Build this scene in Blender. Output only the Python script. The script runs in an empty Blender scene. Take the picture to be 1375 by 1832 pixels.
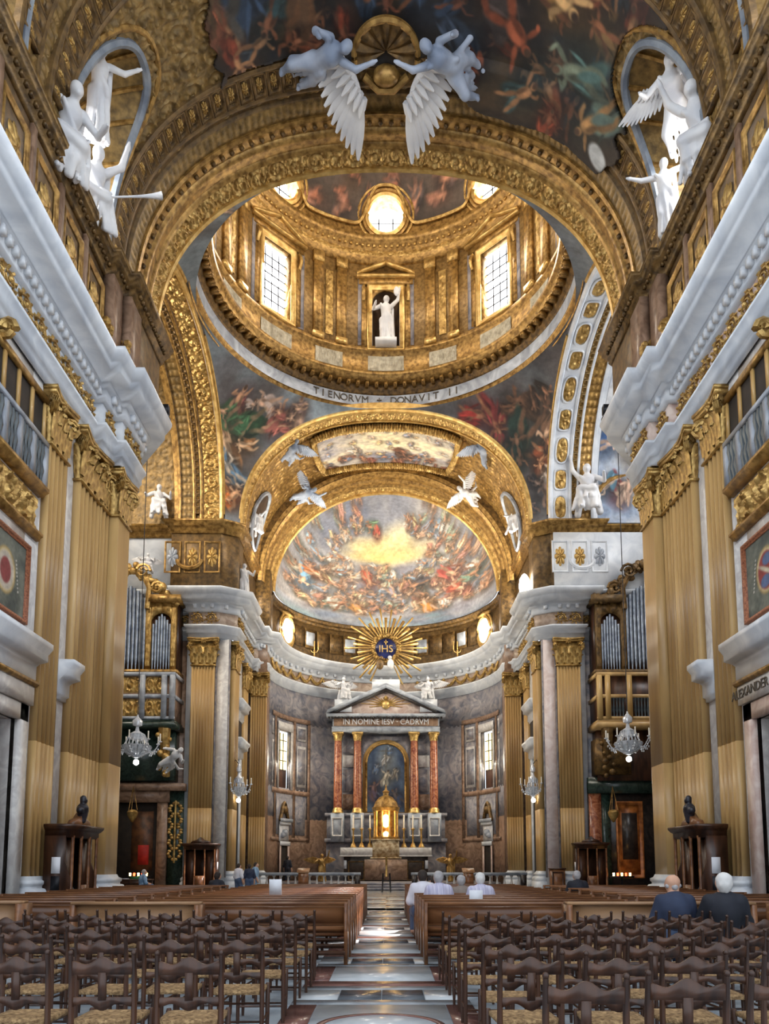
import bpy, bmesh, math, random
import numpy as np
from mathutils import Matrix, Vector, Euler
random.seed(7); RNG = np.random.default_rng(7)
SC = bpy.context.scene
COL = SC.collection
R = math.radians
PI = math.pi

# ------------------------------------------------------------------ camera
FPX, PITCH, CX, CY, EYE = 1362.0, R(6.3), 690.0, 1400.0, 1.5
cam_d = bpy.data.cameras.new('camera'); cam = bpy.data.objects.new('camera', cam_d); COL.objects.link(cam)
cam_d.sensor_fit = 'VERTICAL'; cam_d.sensor_height = 36.0; cam_d.sensor_width = 36.0
cam_d.lens = FPX / 1832.0 * 36.0
cam_d.shift_y = (CY - 916.0) / 1832.0
cam_d.shift_x = -(CX - 687.5) / 1832.0
cam_d.clip_end = 300
cam.location = (0, 0, EYE); cam.rotation_euler = (PI / 2 + PITCH, 0, 0)
SC.camera = cam

def at(px, py, Y):
    """photograph pixel on the plane y = Y  ->  (x, z)"""
    yc = CY - py; d = FPX * math.cos(PITCH) - yc * math.sin(PITCH); k = Y / d
    return ((px - CX) * k, EYE + k * (FPX * math.sin(PITCH) + yc * math.cos(PITCH)))

# ------------------------------------------------------------------ world and lights
SC.view_settings.view_transform = 'Standard'; SC.view_settings.look = 'None'
SC.view_settings.gamma = 1.0; SC.view_settings.use_curve_mapping = False
SC.view_settings.exposure = 0.42
world = bpy.data.worlds.new('sky'); SC.world = world; world.use_nodes = True
wb = world.node_tree.nodes['Background']
wb.inputs[0].default_value = (0.80, 0.89, 1.0, 1); wb.inputs[1].default_value = 1.35

def area(name, loc, target, sx, sy, power, color=(1, 1, 1), spread=180):
    l = bpy.data.lights.new(name, 'AREA'); l.shape = 'RECTANGLE'; l.size = sx; l.size_y = sy
    l.energy = power; l.color = color; l.spread = R(spread)
    o = bpy.data.objects.new(name, l); COL.objects.link(o); o.location = loc
    o.rotation_euler = (Vector(target) - Vector(loc)).to_track_quat('-Z', 'Y').to_euler()
    return o

DOME_C = (0.0, 34.6)
WARM = (1.0, 0.80, 0.52); DAY = (0.93, 0.96, 1.0)
# daylight entering by the windows of the drum (eight openings around the dome)
for k in range(8):
    a = PI / 8 * 2 * k + PI / 4 * 0
    if k % 2 == 0: continue
    x, y = DOME_C[0] + 8.6 * math.sin(a), DOME_C[1] + 8.6 * math.cos(a)
    area('drum_window_light', (x, y, 36.6), (DOME_C[0], DOME_C[1], 33.0), 2.0, 4.4, 430, (1.0, 0.95, 0.86))
for k in range(8):
    a = PI / 4 * k
    x, y = DOME_C[0] + 8.0 * math.sin(a), DOME_C[1] + 8.0 * math.cos(a)
    area('lucarne_light', (x, y, 42.4), (DOME_C[0], DOME_C[1], 41.0), 1.4, 1.4, 110, (1.0, 0.88, 0.68))
# daylight from the clerestory windows of the nave, both sides, several bays
for s in (-1, 1):
    for yy, pw in ((21.3, 450), (13.0, 1100), (5.5, 1100)):
        area('clerestory_light', (s * 10.4, yy, 22.9), (-s * 3.0, yy + 2.0, 12.0), 1.8, 3.0, pw, DAY)
# daylight through the large windows at the ends of the two transepts
area('transept_light', (-17.0, 35.2, 24.0), (0, 37.0, 10.0), 6, 7, 1900, (1.0, 0.9, 0.75))
area('transept_light', (17.0, 35.2, 24.0), (0, 37.0, 10.0), 6, 7, 1000, (0.95, 0.97, 1.0))
# sun falling through the right transept window on to the pews and the far confessional
for tg, pw, an in (((-1.7, 17.5, .6), 220000, 7.5), ((-9.9, 41.8, 1.4), 60000, 3.0)):
    l = bpy.data.lights.new('sunbeam', 'SPOT'); l.energy = pw; l.spot_size = R(an); l.spot_blend = .25; l.color = (1.0, .88, .84); l.shadow_soft_size = .15
    o = bpy.data.objects.new('sunbeam', l); COL.objects.link(o); o.location = (16.2, 36.6, 25.0); o.rotation_euler = (Vector(tg) - o.location).to_track_quat('-Z', 'Y').to_euler()
# windows above the choir cornice
for s in (-1, 1):
    area('choir_window_light', (s * 8.2, 46.6, 20.0), (-s * 4, 51.0, 23.5), 1.6, 1.8, 800, (1.0, 0.93, 0.8))
    area('apse_oval_light', (s * 7.0, 54.9, 18.95), (0, 54.0, 21.0), 1.2, 1.4, 500, (1.0, 0.93, 0.8))
    area('apse_wall_window_light', (s * 7.2, 54.9, 9.7), (0, 52.5, 6.0), 1.2, 3.4, 260, (1.0, 0.95, 0.8))

# ------------------------------------------------------------------ helpers
def lin(c):
    c = c / 255.0
    return c / 12.92 if c <= 0.04045 else ((c + 0.055) / 1.055) ** 2.4
def rgb(r, g, b): return (lin(r), lin(g), lin(b), 1.0)

MATS = {}
def mat(name, c1, c2=None, rough=0.55, metal=0.0, scale=3.0, contrast=(0.35, 0.65), bump=0.0, bscale=20.0, kind='NOISE',
        detail=6.0, stretch=(1, 1, 1), dist=0.0, attr=None, emit=0.0, c3=None, trans=0.0, spec=0.5):
    m = bpy.data.materials.new(name); m.use_nodes = True
    nt = m.node_tree; N = nt.nodes; L = nt.links
    b = N['Principled BSDF']
    b.inputs['Roughness'].default_value = rough; b.inputs['Metallic'].default_value = metal
    b.inputs['Specular IOR Level'].default_value = spec
    if trans: b.inputs['Transmission Weight'].default_value = trans
    tc = N.new('ShaderNodeTexCoord'); mp = N.new('ShaderNodeMapping'); mp.inputs['Scale'].default_value = stretch
    L.new(tc.outputs['Object'], mp.inputs['Vector'])
    src = None
    if attr:
        at_ = N.new('ShaderNodeAttribute'); at_.attribute_name = attr; src = at_.outputs['Color']
    if c2 is None: c2 = c1
    no = N.new('ShaderNodeTexNoise'); no.inputs['Scale'].default_value = scale; no.inputs['Detail'].default_value = detail
    no.inputs['Distortion'].default_value = dist
    L.new(mp.outputs[0], no.inputs['Vector'])
    fac = no.outputs['Fac']
    if kind == 'VORONOI':
        vo = N.new('ShaderNodeTexVoronoi'); vo.inputs['Scale'].default_value = scale
        L.new(mp.outputs[0], vo.inputs['Vector']); fac = vo.outputs['Distance']
    cr = N.new('ShaderNodeValToRGB'); e = cr.color_ramp.elements
    e[0].position, e[1].position = contrast; e[0].color = c1; e[1].color = c2
    if c3 is not None:
        k = cr.color_ramp.elements.new((contrast[0] + contrast[1]) / 2); k.color = c3
    L.new(fac, cr.inputs['Fac'])
    if src is not None:
        mx = N.new('ShaderNodeMixRGB'); mx.blend_type = 'MULTIPLY'; mx.inputs[0].default_value = 1.0
        L.new(src, mx.inputs[1]); L.new(cr.outputs[0], mx.inputs[2]); out = mx.outputs[0]
    else: out = cr.outputs[0]
    L.new(out, b.inputs['Base Color'])
    if bump:
        bn = N.new('ShaderNodeTexNoise'); bn.inputs['Scale'].default_value = bscale; bn.inputs['Detail'].default_value = 4
        L.new(mp.outputs[0], bn.inputs['Vector'])
        bp = N.new('ShaderNodeBump'); bp.inputs['Strength'].default_value = bump; bp.inputs['Distance'].default_value = 0.05
        L.new(bn.outputs['Fac'], bp.inputs['Height']); L.new(bp.outputs[0], b.inputs['Normal'])
    if emit:
        L.new(out, b.inputs['Emission Color']); b.inputs['Emission Strength'].default_value = emit
    MATS[name] = m
    return m

W4 = (1, 1, 1, 1)
mat('gold', rgb(118, 86, 40), rgb(190, 150, 84), 0.38, 0.5, 4.5, bump=0.2, bscale=14)
mat('gold_dark', rgb(70, 52, 28), rgb(128, 98, 54), 0.45, 0.45, 4.5, bump=0.2, bscale=14)
mat('gold_bright', rgb(184, 144, 76), rgb(226, 192, 122), 0.32, 0.6, 3.0, bump=0.2, bscale=20)
mat('gold_leaf', rgb(142, 108, 54), rgb(214, 178, 108), 0.34, 0.6, 4.0, bump=0.3, bscale=25)
mat('gold_stucco', rgb(96, 76, 42), rgb(150, 120, 68), 0.48, 0.35, 4.0, bump=0.3, bscale=12)
mat('bronze_gold', rgb(80, 62, 38), rgb(126, 98, 58), 0.5, 0.3, 4.0, bump=0.2, bscale=12)
mat('ochre', rgb(154, 118, 68), rgb(210, 174, 116), 0.32, 0.0, 0.9, stretch=(1, 1, 0.18), detail=8, bump=0.06, bscale=8)
mat('ochre_plain', rgb(180, 140, 78), rgb(218, 182, 120), 0.3, 0.0, 0.7, stretch=(1, 1, 0.3), detail=8)
mat('white_marble', rgb(198, 203, 210), rgb(226, 229, 232), 0.4, 0.0, 1.1, detail=8, dist=1.0)
mat('grey_marble', rgb(128, 134, 144), rgb(182, 188, 196), 0.4, 0.0, 1.1, detail=8, dist=1.2)
mat('pale_veined', rgb(196, 190, 186), rgb(226, 222, 216), 0.35, 0.0, 1.6, detail=10, dist=2.5, c3=rgb(208, 204, 200))
mat('pink_marble', rgb(190, 160, 148), rgb(222, 204, 192), 0.35, 0.0, 1.6, detail=10, dist=1.5)
mat('blue_grey_marble', rgb(104, 106, 118), rgb(164, 156, 154), 0.35, 0.0, 1.2, detail=10, dist=2.0)
mat('brown_marble', rgb(110, 84, 66), rgb(160, 130, 108), 0.35, 0.0, 1.6, detail=10, dist=2.0)
mat('red_marble', rgb(120, 58, 40), rgb(184, 120, 84), 0.25, 0.0, 2.2, detail=10, dist=2.0)
mat('green_marble', rgb(26, 42, 38), rgb(52, 70, 60), 0.25, 0.0, 2.5, detail=10, dist=2.0)
mat('dark_marble', rgb(34, 30, 30), rgb(66, 56, 50), 0.3, 0.0, 2.0, detail=8, dist=2.0)
mat('statue_white', rgb(194, 195, 199), rgb(224, 223, 222), 0.5, 0.0, 3.0)
mat('stucco_blue', rgb(120, 132, 152), rgb(186, 194, 208), 0.55, 0.0, 2.0)
mat('opening_shade', rgb(30, 24, 20), rgb(48, 38, 30), 0.8, 0.0, 3.0)  # near-black colour standing in for shade inside doorways and recesses
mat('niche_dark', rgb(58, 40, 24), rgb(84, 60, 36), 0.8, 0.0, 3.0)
mat('wood_dark', rgb(44, 26, 18), rgb(84, 52, 34), 0.35, 0.0, 3.5, stretch=(1, 1, 0.2), detail=8, dist=1.0)
mat('wood_chair', rgb(46, 27, 18), rgb(90, 56, 36), 0.38, 0.0, 6.0, stretch=(1, 1, 0.25), detail=8, dist=1.0)
mat('wood_pew', rgb(92, 56, 34), rgb(146, 98, 62), 0.3, 0.0, 3.0, stretch=(0.25, 1, 1), detail=8, dist=1.0)
mat('wood_light', rgb(140, 104, 72), rgb(176, 136, 98), 0.4, 0.0, 3.0, stretch=(0.25, 1, 1), detail=8, dist=1.0)
mat('rush', rgb(122, 92, 58), rgb(196, 160, 112), 0.8, 0.0, 30.0, bump=0.6, bscale=80)
mat('fresco', rgb(225, 225, 225), W4, 0.7, 0.0, 4.0, attr='pigment', bump=0.15, bscale=12)
mat('blue_rim', rgb(96, 104, 116), rgb(140, 146, 152), .5, 0, 2.0)
mat('drum_gold', rgb(120, 92, 50), rgb(172, 138, 84), 0.45, 0.25, 5.0, bump=0.2, bscale=12)
mat('stone_relief', rgb(140, 132, 112), rgb(190, 182, 160), 0.5, 0.1, 3.0)
mat('deep_blue', rgb(26, 34, 84), rgb(40, 52, 110), 0.4)
mat('gold_relief_stone', rgb(150, 120, 80), rgb(214, 196, 160), 0.45, 0.15, 5.0, bump=.5, bscale=12)
mat('brick_red', rgb(120, 66, 46), rgb(176, 112, 76), 0.5, 0, 20)
mat('brown_pale', rgb(150, 128, 112), rgb(190, 170, 152), 0.4, 0.0, 2.0, detail=8, dist=1.5)
mat('pink_pale', rgb(208, 188, 182), rgb(230, 218, 214), 0.35, 0.0, 1.6, detail=10, dist=1.5)
mat('iron', rgb(24, 24, 28), rgb(40, 40, 46), 0.5, 0.4)
mat('pipe_metal', rgb(130, 140, 156), rgb(176, 186, 198), 0.3, 0.75, 3.0)
mat('crystal', rgb(200, 206, 214), rgb(240, 244, 250), 0.12, 0.25, 8.0)
mat('candle_wax', rgb(232, 226, 210), rgb(245, 240, 228), 0.5)
mat('daylight_glass', rgb(255, 255, 255), rgb(245, 250, 255), 0.3, emit=6.0)
mat('soft_glass', rgb(240, 246, 255), rgb(255, 255, 255), 0.3, emit=2.2)
mat('warm_glass', rgb(255, 226, 150), rgb(255, 240, 190), 0.3, emit=1.6, scale=6)
mat('flame', rgb(255, 190, 90), rgb(255, 215, 130), 0.5, emit=12.0)
mat('lamp_white', rgb(255, 252, 240), rgb(255, 255, 250), 0.5, emit=14.0)
mat('red_glow', rgb(255, 60, 36), rgb(255, 90, 50), 0.5, emit=5.0)
mat('paper', rgb(226, 228, 232), rgb(240, 240, 244), 0.7)
mat('letter_dark', rgb(70, 62, 52), rgb(90, 78, 62), 0.6)

class MB:
    """collects geometry; build() links it as one mesh object"""
    def __init__(s, flip=False): s.V = []; s.F = []; s.n = 0; s.flip = flip; s.C = None
    def add(s, V, F):
        V = np.asarray(V, float).reshape(-1, 3)
        if isinstance(F, np.ndarray): s.F.append(F + s.n)
        else:
            by = {}
            for f in F: by.setdefault(len(f), []).append(f)
            for k, l in by.items(): s.F.append(np.array(l, int) + s.n)
        s.V.append(V); s.n += len(V); return s
    def grid(s, P, cu=False, cv=False, keep=None):
        P = np.asarray(P, float); nu, nv = P.shape[:2]
        iu = np.arange(nu if cu else nu - 1); iv = np.arange(nv if cv else nv - 1)
        a, b = np.meshgrid(iu, iv, indexing='ij'); a2 = (a + 1) % nu; b2 = (b + 1) % nv
        F = np.stack([a * nv + b, a2 * nv + b, a2 * nv + b2, a * nv + b2], -1)
        if keep is not None: F = F[keep]
        return s.add(P.reshape(-1, 3), F.reshape(-1, 4))
    def box(s, x0, x1, y0, y1, z0, z1, M=None):
        V = np.array([(x, y, z) for x in (x0, x1) for y in (y0, y1) for z in (z0, z1)], float)
        if M is not None: V = xf(V, M)
        return s.add(V, [(0, 1, 3, 2), (4, 6, 7, 5), (0, 4, 5, 1), (2, 3, 7, 6), (0, 2, 6, 4), (1, 5, 7, 3)])
    def prism(s, poly, h0, h1, axis='z', M=None):
        n = len(poly); p = np.asarray(poly, float)
        def pl(h):
            z = np.full(n, h)
            return np.stack({'z': [p[:, 0], p[:, 1], z], 'y': [p[:, 0], z, p[:, 1]], 'x': [z, p[:, 0], p[:, 1]]}[axis], -1)
        V = np.concatenate([pl(h0), pl(h1)])
        if M is not None: V = xf(V, M)
        F = [tuple(range(n))[::-1], tuple(range(n, 2 * n))] + [(i, (i + 1) % n, n + (i + 1) % n, n + i) for i in range(n)]
        return s.add(V, F)
    def lathe(s, prof, n=12, c=(0, 0, 0), M=None, a0=0, a1=2 * PI, sx=1.0, sy=1.0):
        pr = np.asarray(prof, float); full = abs(a1 - a0 - 2 * PI) < 1e-6
        th = np.linspace(a0, a1, n, endpoint=not full)
        P = np.stack([np.outer(np.cos(th), pr[:, 0]) * sx + c[0], np.outer(np.sin(th), pr[:, 0]) * sy + c[1],
                      np.outer(np.ones(len(th)), pr[:, 1]) + c[2]], -1)
        if M is not None: P = xf(P.reshape(-1, 3), M).reshape(P.shape)
        return s.grid(P, cu=full)
    def tube(s, pts, r, n=6, closed=False, caps=True):
        p = np.asarray(pts, float); m = len(p); r = np.broadcast_to(np.asarray(r, float), (m,))
        t = np.gradient(p, axis=0) if not closed else np.roll(p, -1, 0) - np.roll(p, 1, 0)
        t /= np.linalg.norm(t, axis=1, keepdims=True) + 1e-12
        ref = np.array([0, 0, 1.0]) if abs(t[:, 2]).mean() < 0.8 else np.array([1.0, 0, 0])
        a = np.cross(t, ref); a /= np.linalg.norm(a, axis=1, keepdims=True) + 1e-9; b = np.cross(t, a)
        th = np.linspace(0, 2 * PI, n, endpoint=False)
        P = p[:, None] + r[:, None, None] * (np.cos(th)[None, :, None] * a[:, None] + np.sin(th)[None, :, None] * b[:, None])
        n0 = s.n; s.grid(P, cu=closed, cv=True)
        if caps and not closed:
            s.F.append(np.array([list(range(n0, n0 + n))[::-1]])); s.F.append(np.array([list(range(n0 + (m - 1) * n, n0 + m * n))]))
        return s
    def ball(s, c, r, n=8, m=6, sc=(1, 1, 1)):
        ph = np.linspace(0, PI, m + 1)
        pr = np.stack([np.maximum(np.sin(ph), 1e-3) * r, -np.cos(ph) * r * sc[2]], -1)
        return s.lathe(pr, n, c, sx=sc[0], sy=sc[1])
    def data(s):
        V = np.concatenate(s.V) if s.V else np.zeros((0, 3))
        Fs = s.F
        if s.flip:
            V = V * np.array([-1, 1, 1]); Fs = [f[:, ::-1] for f in Fs]
        return V, Fs
    def mesh(s, name, smooth=False, color=None):
        V, Fs = s.data(); me = bpy.data.meshes.new(name)
        me.vertices.add(len(V)); me.vertices.foreach_set('co', V.astype(np.float32).ravel())
        li = np.concatenate([f.ravel() for f in Fs]); tot = np.concatenate([np.full(len(f), f.shape[1]) for f in Fs])
        st = np.concatenate([[0], np.cumsum(tot)[:-1]])
        me.loops.add(len(li)); me.loops.foreach_set('vertex_index', li.astype(np.int32))
        me.polygons.add(len(tot)); me.polygons.foreach_set('loop_start', st.astype(np.int32))
        me.polygons.foreach_set('loop_total', tot.astype(np.int32))
        if smooth: me.polygons.foreach_set('use_smooth', np.ones(len(tot), bool))
        me.update(calc_edges=True)
        if smooth: me.set_sharp_from_angle(angle=R(48))
        if color is not None:
            ca = me.color_attributes.new('pigment', 'FLOAT_COLOR', 'POINT')
            c = np.ones((len(V), 4), np.float32); c[:, :3] = np.asarray(color).reshape(-1, 3)
            ca.data.foreach_set('color', c.ravel())
        return me
    def build(s, name, material, parent=None, smooth=False, color=None, **kw):
        return link(name, s.mesh(name, smooth, color), material, parent, **kw)

def xf(V, M):
    M = np.array(M); return V @ M[:3, :3].T + M[:3, 3]

def link(name, me, material=None, parent=None, label=None, cat=None, group=None, kind=None, loc=None, rot=None, scale=None, M=None):
    if material is not None and len(me.materials) == 0: me.materials.append(MATS[material] if isinstance(material, str) else material)
    o = bpy.data.objects.new(name, me); COL.objects.link(o)
    if material is not None:
        mm = MATS[material] if isinstance(material, str) else material
        if me.materials[0] != mm: o.material_slots[0].link = 'OBJECT'; o.material_slots[0].material = mm
    if parent is not None: o.parent = parent
    if M is not None: o.matrix_basis = M
    if loc is not None: o.location = loc
    if rot is not None: o.rotation_euler = rot
    if scale is not None: o.scale = scale if not isinstance(scale, (int, float)) else (scale,) * 3
    return tag(o, label, cat, group, kind)

def tag(o, label=None, cat=None, group=None, kind=None):
    if label: o['label'] = label
    if cat: o['category'] = cat
    if group: o['group'] = group
    if kind: o['kind'] = kind
    return o

def empty(name, loc=(0, 0, 0), rotz=0, **kw):
    o = bpy.data.objects.new(name, None); COL.objects.link(o); o.location = loc; o.rotation_euler = (0, 0, rotz)
    o.empty_display_size = 0.1
    return tag(o, **kw)

def copy_tree(o, parent=None):
    c = o.copy(); COL.objects.link(c)
    if parent is not None: c.parent = parent
    for ch in list(o.children): copy_tree(ch, c)
    return c

def SIDE(s): return 'left' if s < 0 else 'right'

# arches: superellipse in a plane, parametrised by arc length from one springing to the other
class Arc:
    def __init__(s, a, b, n, cz):
        th = np.linspace(0, PI, 2001); c, sn = np.cos(th), np.sin(th)
        x = -a * np.sign(c) * np.abs(c) ** (2 / n); z = cz + b * np.abs(sn) ** (2 / n)
        l = np.concatenate([[0], np.cumsum(np.hypot(np.diff(x), np.diff(z)))]); s.len = l[-1]; l /= l[-1]
        u = np.linspace(0, 1, 801); s.u = u; s.x = np.interp(u, l, x); s.z = np.interp(u, l, z)
        tx, tz = np.gradient(s.x), np.gradient(s.z); m = np.hypot(tx, tz); s.nx, s.nz = -tz / m, tx / m
        s.a, s.b, s.cz = a, b, cz
    def pt(s, u, off=0.0):
        x = np.interp(u, s.u, s.x); z = np.interp(u, s.u, s.z)
        nx = np.interp(u, s.u, s.nx); nz = np.interp(u, s.u, s.nz)
        return x + nx * off, z + nz * off
    def nrm(s, u): return np.interp(u, s.u, s.nx), np.interp(u, s.u, s.nz)

def nave_map(u, w, z): return np.stack(np.broadcast_arrays(u, w, z), -1)

def arch_profile(mb, arc, prof, ns=96, s0=0.0, s1=1.0, mp=nave_map):
    u = np.linspace(s0, s1, ns)[:, None]; w = np.array([p[0] for p in prof])[None]; of = np.array([p[1] for p in prof])[None]
    x, z = arc.pt(u, of); return mb.grid(mp(x, w + 0 * u, z))

def scroll_h(u, v, seed=0):
    """running acanthus scroll, one whorl per unit of u, v in 0..1; height 0..1"""
    c = np.floor(u); fu = u - c; up = np.where(c.astype(int) % 2 == 0, 1.0, -1.0)
    x = (fu - 0.5); y = (v - 0.5 - 0.04 * up); r = np.hypot(x, y) + 1e-6; a = np.arctan2(y * up, x)
    sp = 0.5 + 0.5 * np.cos(a + 19 * r)
    leaf = 0.5 + 0.5 * np.cos(9 * a + 6 * r + c)
    h = np.where(r < 0.46, sp * (0.55 + 0.45 * leaf), 0.25 + 0.35 * np.cos(22 * x) * np.cos(16 * y))
    h = np.maximum(h, np.exp(-(r / 0.09) ** 2))
    edge = np.clip(np.minimum(v, 1 - v) / 0.07, 0, 1)
    return np.clip(h, 0, 1) * edge

def arch_relief(mb, arc, w0, w1, reps, ns, nw, off, depth, s0=0.0, s1=1.0, mp=nave_map, hf=scroll_h):
    u = np.linspace(0, 1, ns)[:, None]; v = np.linspace(0, 1, nw)[None]
    h = hf(u * reps + 0 * v, v + 0 * u); s = s0 + (s1 - s0) * u + 0 * v
    x, z = arc.pt(s, off - depth * h); return mb.grid(mp(x, w0 + (w1 - w0) * v + 0 * u, z))

def sweep(mb, path, prof, z0, closed=False, cap=True, follow=None):
    """profile (d, h): d to the right of the travel direction; mitred corners"""
    p = np.asarray(path, float); n = len(p)
    d = np.diff(p, axis=0) if not closed else np.roll(p, -1, 0) - p
    d /= np.linalg.norm(d, axis=1, keepdims=True); nr = np.stack([d[:, 1], -d[:, 0]], -1)
    if closed: a, b = np.roll(nr, 1, 0), nr
    else: a = np.concatenate([nr[:1], nr]); b = np.concatenate([nr, nr[-1:]])
    m = a + b; m /= np.maximum((m * a).sum(1, keepdims=True), 0.25)
    pf = np.asarray(prof, float)
    xy = p[:, None] + m[:, None] * pf[None, :, :1]
    P = np.concatenate([xy, np.broadcast_to(z0 + pf[None, :, 1:], (n, len(pf), 1))], -1)
    n0 = mb.n; mb.grid(P, cu=closed)
    if cap and not closed:
        k = len(pf); mb.F.append(np.array([list(range(n0, n0 + k))])); mb.F.append(np.array([list(range(n0 + (n - 1) * k, n0 + n * k))[::-1]]))
    return mb

def path_points(path, step, inset=0.0):
    """points every `step` along a polyline, with the right-hand normal; corners are left free"""
    out = []
    for (x0, y0), (x1, y1) in zip(path[:-1], path[1:]):
        L = math.hypot(x1 - x0, y1 - y0); n = int((L - 2 * inset) / step)
        if n < 1: continue
        dx, dy = (x1 - x0) / L, (y1 - y0) / L
        for i in range(n):
            t = inset + (L - 2 * inset) * (i + 0.5) / n
            out.append((x0 + dx * t, y0 + dy * t, dy, -dx))
    return out
# ------------------------------------------------------------------ main measures (metres)
XW, XA, XB, XC = 9.35, 9.15, 9.10, 8.62         # nave wall, pilaster planes, crossing pier
ZC0, ZE0, ZE1, ZI0, ZI1 = 13.0, 14.6, 17.38, 20.85, 21.55   # capital, entablature, impost cornice
YN0, YX0, YX1 = 3.0, 27.5, 43.0                 # nave start, crossing
YAP = 51.8                                      # apse centre line

ENT = [(0, 0), (.06, 0), (.06, .32), (.13, .34), (.13, .66), (.26, .76), (.26, .88), (.04, .92), (.04, 1.76), (.18, 1.8), (.18, 1.92),
       (.2, 1.95), (.2, 2.24), (.38, 2.28), (.38, 2.38), (.82, 2.44), (.82, 2.72), (.88, 2.76), (.98, 2.92), (1.04, 3.08), (1.04, 3.2), (0, 3.24)]
ENT = [(d, h * .86) for d, h in ENT]
IMP = [(0, 0), (.08, 0), (.08, .14), (.16, .2), (.2, .36), (.34, .4), (.34, .52), (.42, .58), (.46, .7), (0, .72)]

nave_path = [(-9.3, YN0), (-9.3, 22.75), (-9.02, 22.75), (-9.02, 23.75), (-8.74, 23.75), (-8.74, 25.5), (-10.2, 27.4), (-17.0, 27.4)]
imp_path = [(-9.3, YN0), (-9.3, 23.2), (-9.05, 23.2), (-9.05, 24.2), (-8.75, 24.2), (-8.75, 27.55), (-9.6, 28.2), (-17.0, 28.2)]
far_path = [(-17.0, 43.3), (-11.35, 43.3), (-11.35, 42.72), (-9.65, 42.72), (-9.1, 43.05), (-8.75, 43.3), (-8.75, 45.0), (-9.05, 45.0),
            (-9.05, 50.0), (-8.75, 50.0), (-8.75, 50.6), (-8.2, 51.0)]
APSE_R = 8.2
def apse_arc(r, a0=-88, a1=88, n=33, cy=None):
    return [(r * math.sin(R(a)), (YAP if cy is None else cy) + r * math.cos(R(a))) for a in np.linspace(a0, a1, n)]
mir = lambda p: [(-x, y) for x, y in p[::-1]]
choir_path = far_path + apse_arc(APSE_R) + mir(far_path)
fimp_path = [(-17.0, 43.3), (-12.5, 43.3), (-12.5, 42.6), (-9.6, 42.6), (-8.7, 43.15), (-8.7, 44.6), (-8.9, 44.6), (-8.9, 50.0)]

def dentils(path, zc, d0, h, w=.16, dep=.11, step=.3, flip=False, inset=.1, y0=-99):
    mb = MB(flip)
    for x, y, nx, ny in path_points(path, step, inset):
        if y < y0: continue
        M = Matrix.Translation((x + nx * d0, y + ny * d0, zc)) @ Matrix.Rotation(math.atan2(ny, nx) + PI / 2, 4, 'Z')
        mb.box(-w / 2, w / 2, -dep, dep * .2, -h / 2, h / 2, M)
    return mb
def dentil_set(parent, m, path, zc, d0, h, w=.16, dep=.11, step=.3, flip=False, inset=.1, y0=12.0):
    """each dentil its own part, all sharing one block"""
    b = MB(); b.box(-w / 2, w / 2, -dep, dep * .2, -h / 2, h / 2); me = b.mesh('dentil'); f = -1 if flip else 1
    for x, y, nx, ny in path_points(path, step, inset):
        if y < y0 or abs(x) > 13.5: continue
        link('dentil', me, m, parent, loc=((x + nx * d0) * f, y + ny * d0, zc), rot=(0, 0, f * (math.atan2(ny, nx) + PI / 2)))

def gold_rinceau():
    """one whorl of the gilded acanthus frieze, about 0.8 m long, lying in the local xz plane, facing -y"""
    mb = MB()
    t = np.linspace(0, 1, 18); a = t * 4.2 * PI; r = .33 * (1 - t) + .04
    mb.tube(np.stack([r * np.cos(a), -.03 - .05 * t, r * np.sin(a)], -1), .055 * (1 - .5 * t), 5)
    mb.ball((0, -.09, 0), .09, 7, 4)
    for k in range(9):
        b = k / 9 * 2 * PI; c = np.array([math.cos(b), 0, math.sin(b)])
        p = [c * .3, c * .4 + (0, -.07, 0), c * .47 + np.array([math.sin(b), 0, -math.cos(b)]) * .07 + (0, -.03, 0)]
        mb.tube(p, [.05, .06, .012], 5)
    mb.tube([(.3, -.03, -.1), (.45, -.06, -.25), (.62, -.04, -.1)], [.05, .06, .03], 5)
    return mb.mesh('scroll', True)
RINCEAU = gold_rinceau()

def rosette_mesh(n=8, r=1.0, h=.35):
    nr, na = 6, n * 6; rr = np.linspace(.0, 1, nr)[:, None]; a = np.linspace(0, 2 * PI, na, endpoint=False)[None]
    pet = np.abs(np.cos(n / 2 * a)) ** .6
    rad = r * rr * (.72 + .28 * pet); z = h * (np.sin(PI * (rr * .85 + .1)) * (.45 + .55 * pet) + .8 * np.exp(-(rr / .22) ** 2)) * (rr < .99)
    P = np.stack([rad * np.cos(a), rad * np.sin(a), z + 0 * a], -1)
    mb = MB(); mb.grid(P, cv=True); return mb.mesh('rosette', True)
ROSETTE = rosette_mesh()
for me in (RINCEAU, ROSETTE): me.materials.append(MATS['gold_leaf'])

def frame_mb(w, h, t, d, mb=None, M=None):
    """rectangular moulding frame in the xz plane, projecting to -y"""
    mb = mb or MB(); prof = [(0, 0), (0, d), (t * .35, d * 1.1), (t * .5, d * .6), (t, d * .5), (t, 0)]
    P = []
    for cx, cz in ((-1, -1), (1, -1), (1, 1), (-1, 1)):
        P.append([(cx * (w / 2 - p), -q, cz * (h / 2 - p)) for p, q in prof])
    P = np.array(P)
    if M is not None: P = xf(P.reshape(-1, 3), M).reshape(P.shape)
    return mb.grid(P, cu=True)

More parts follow.
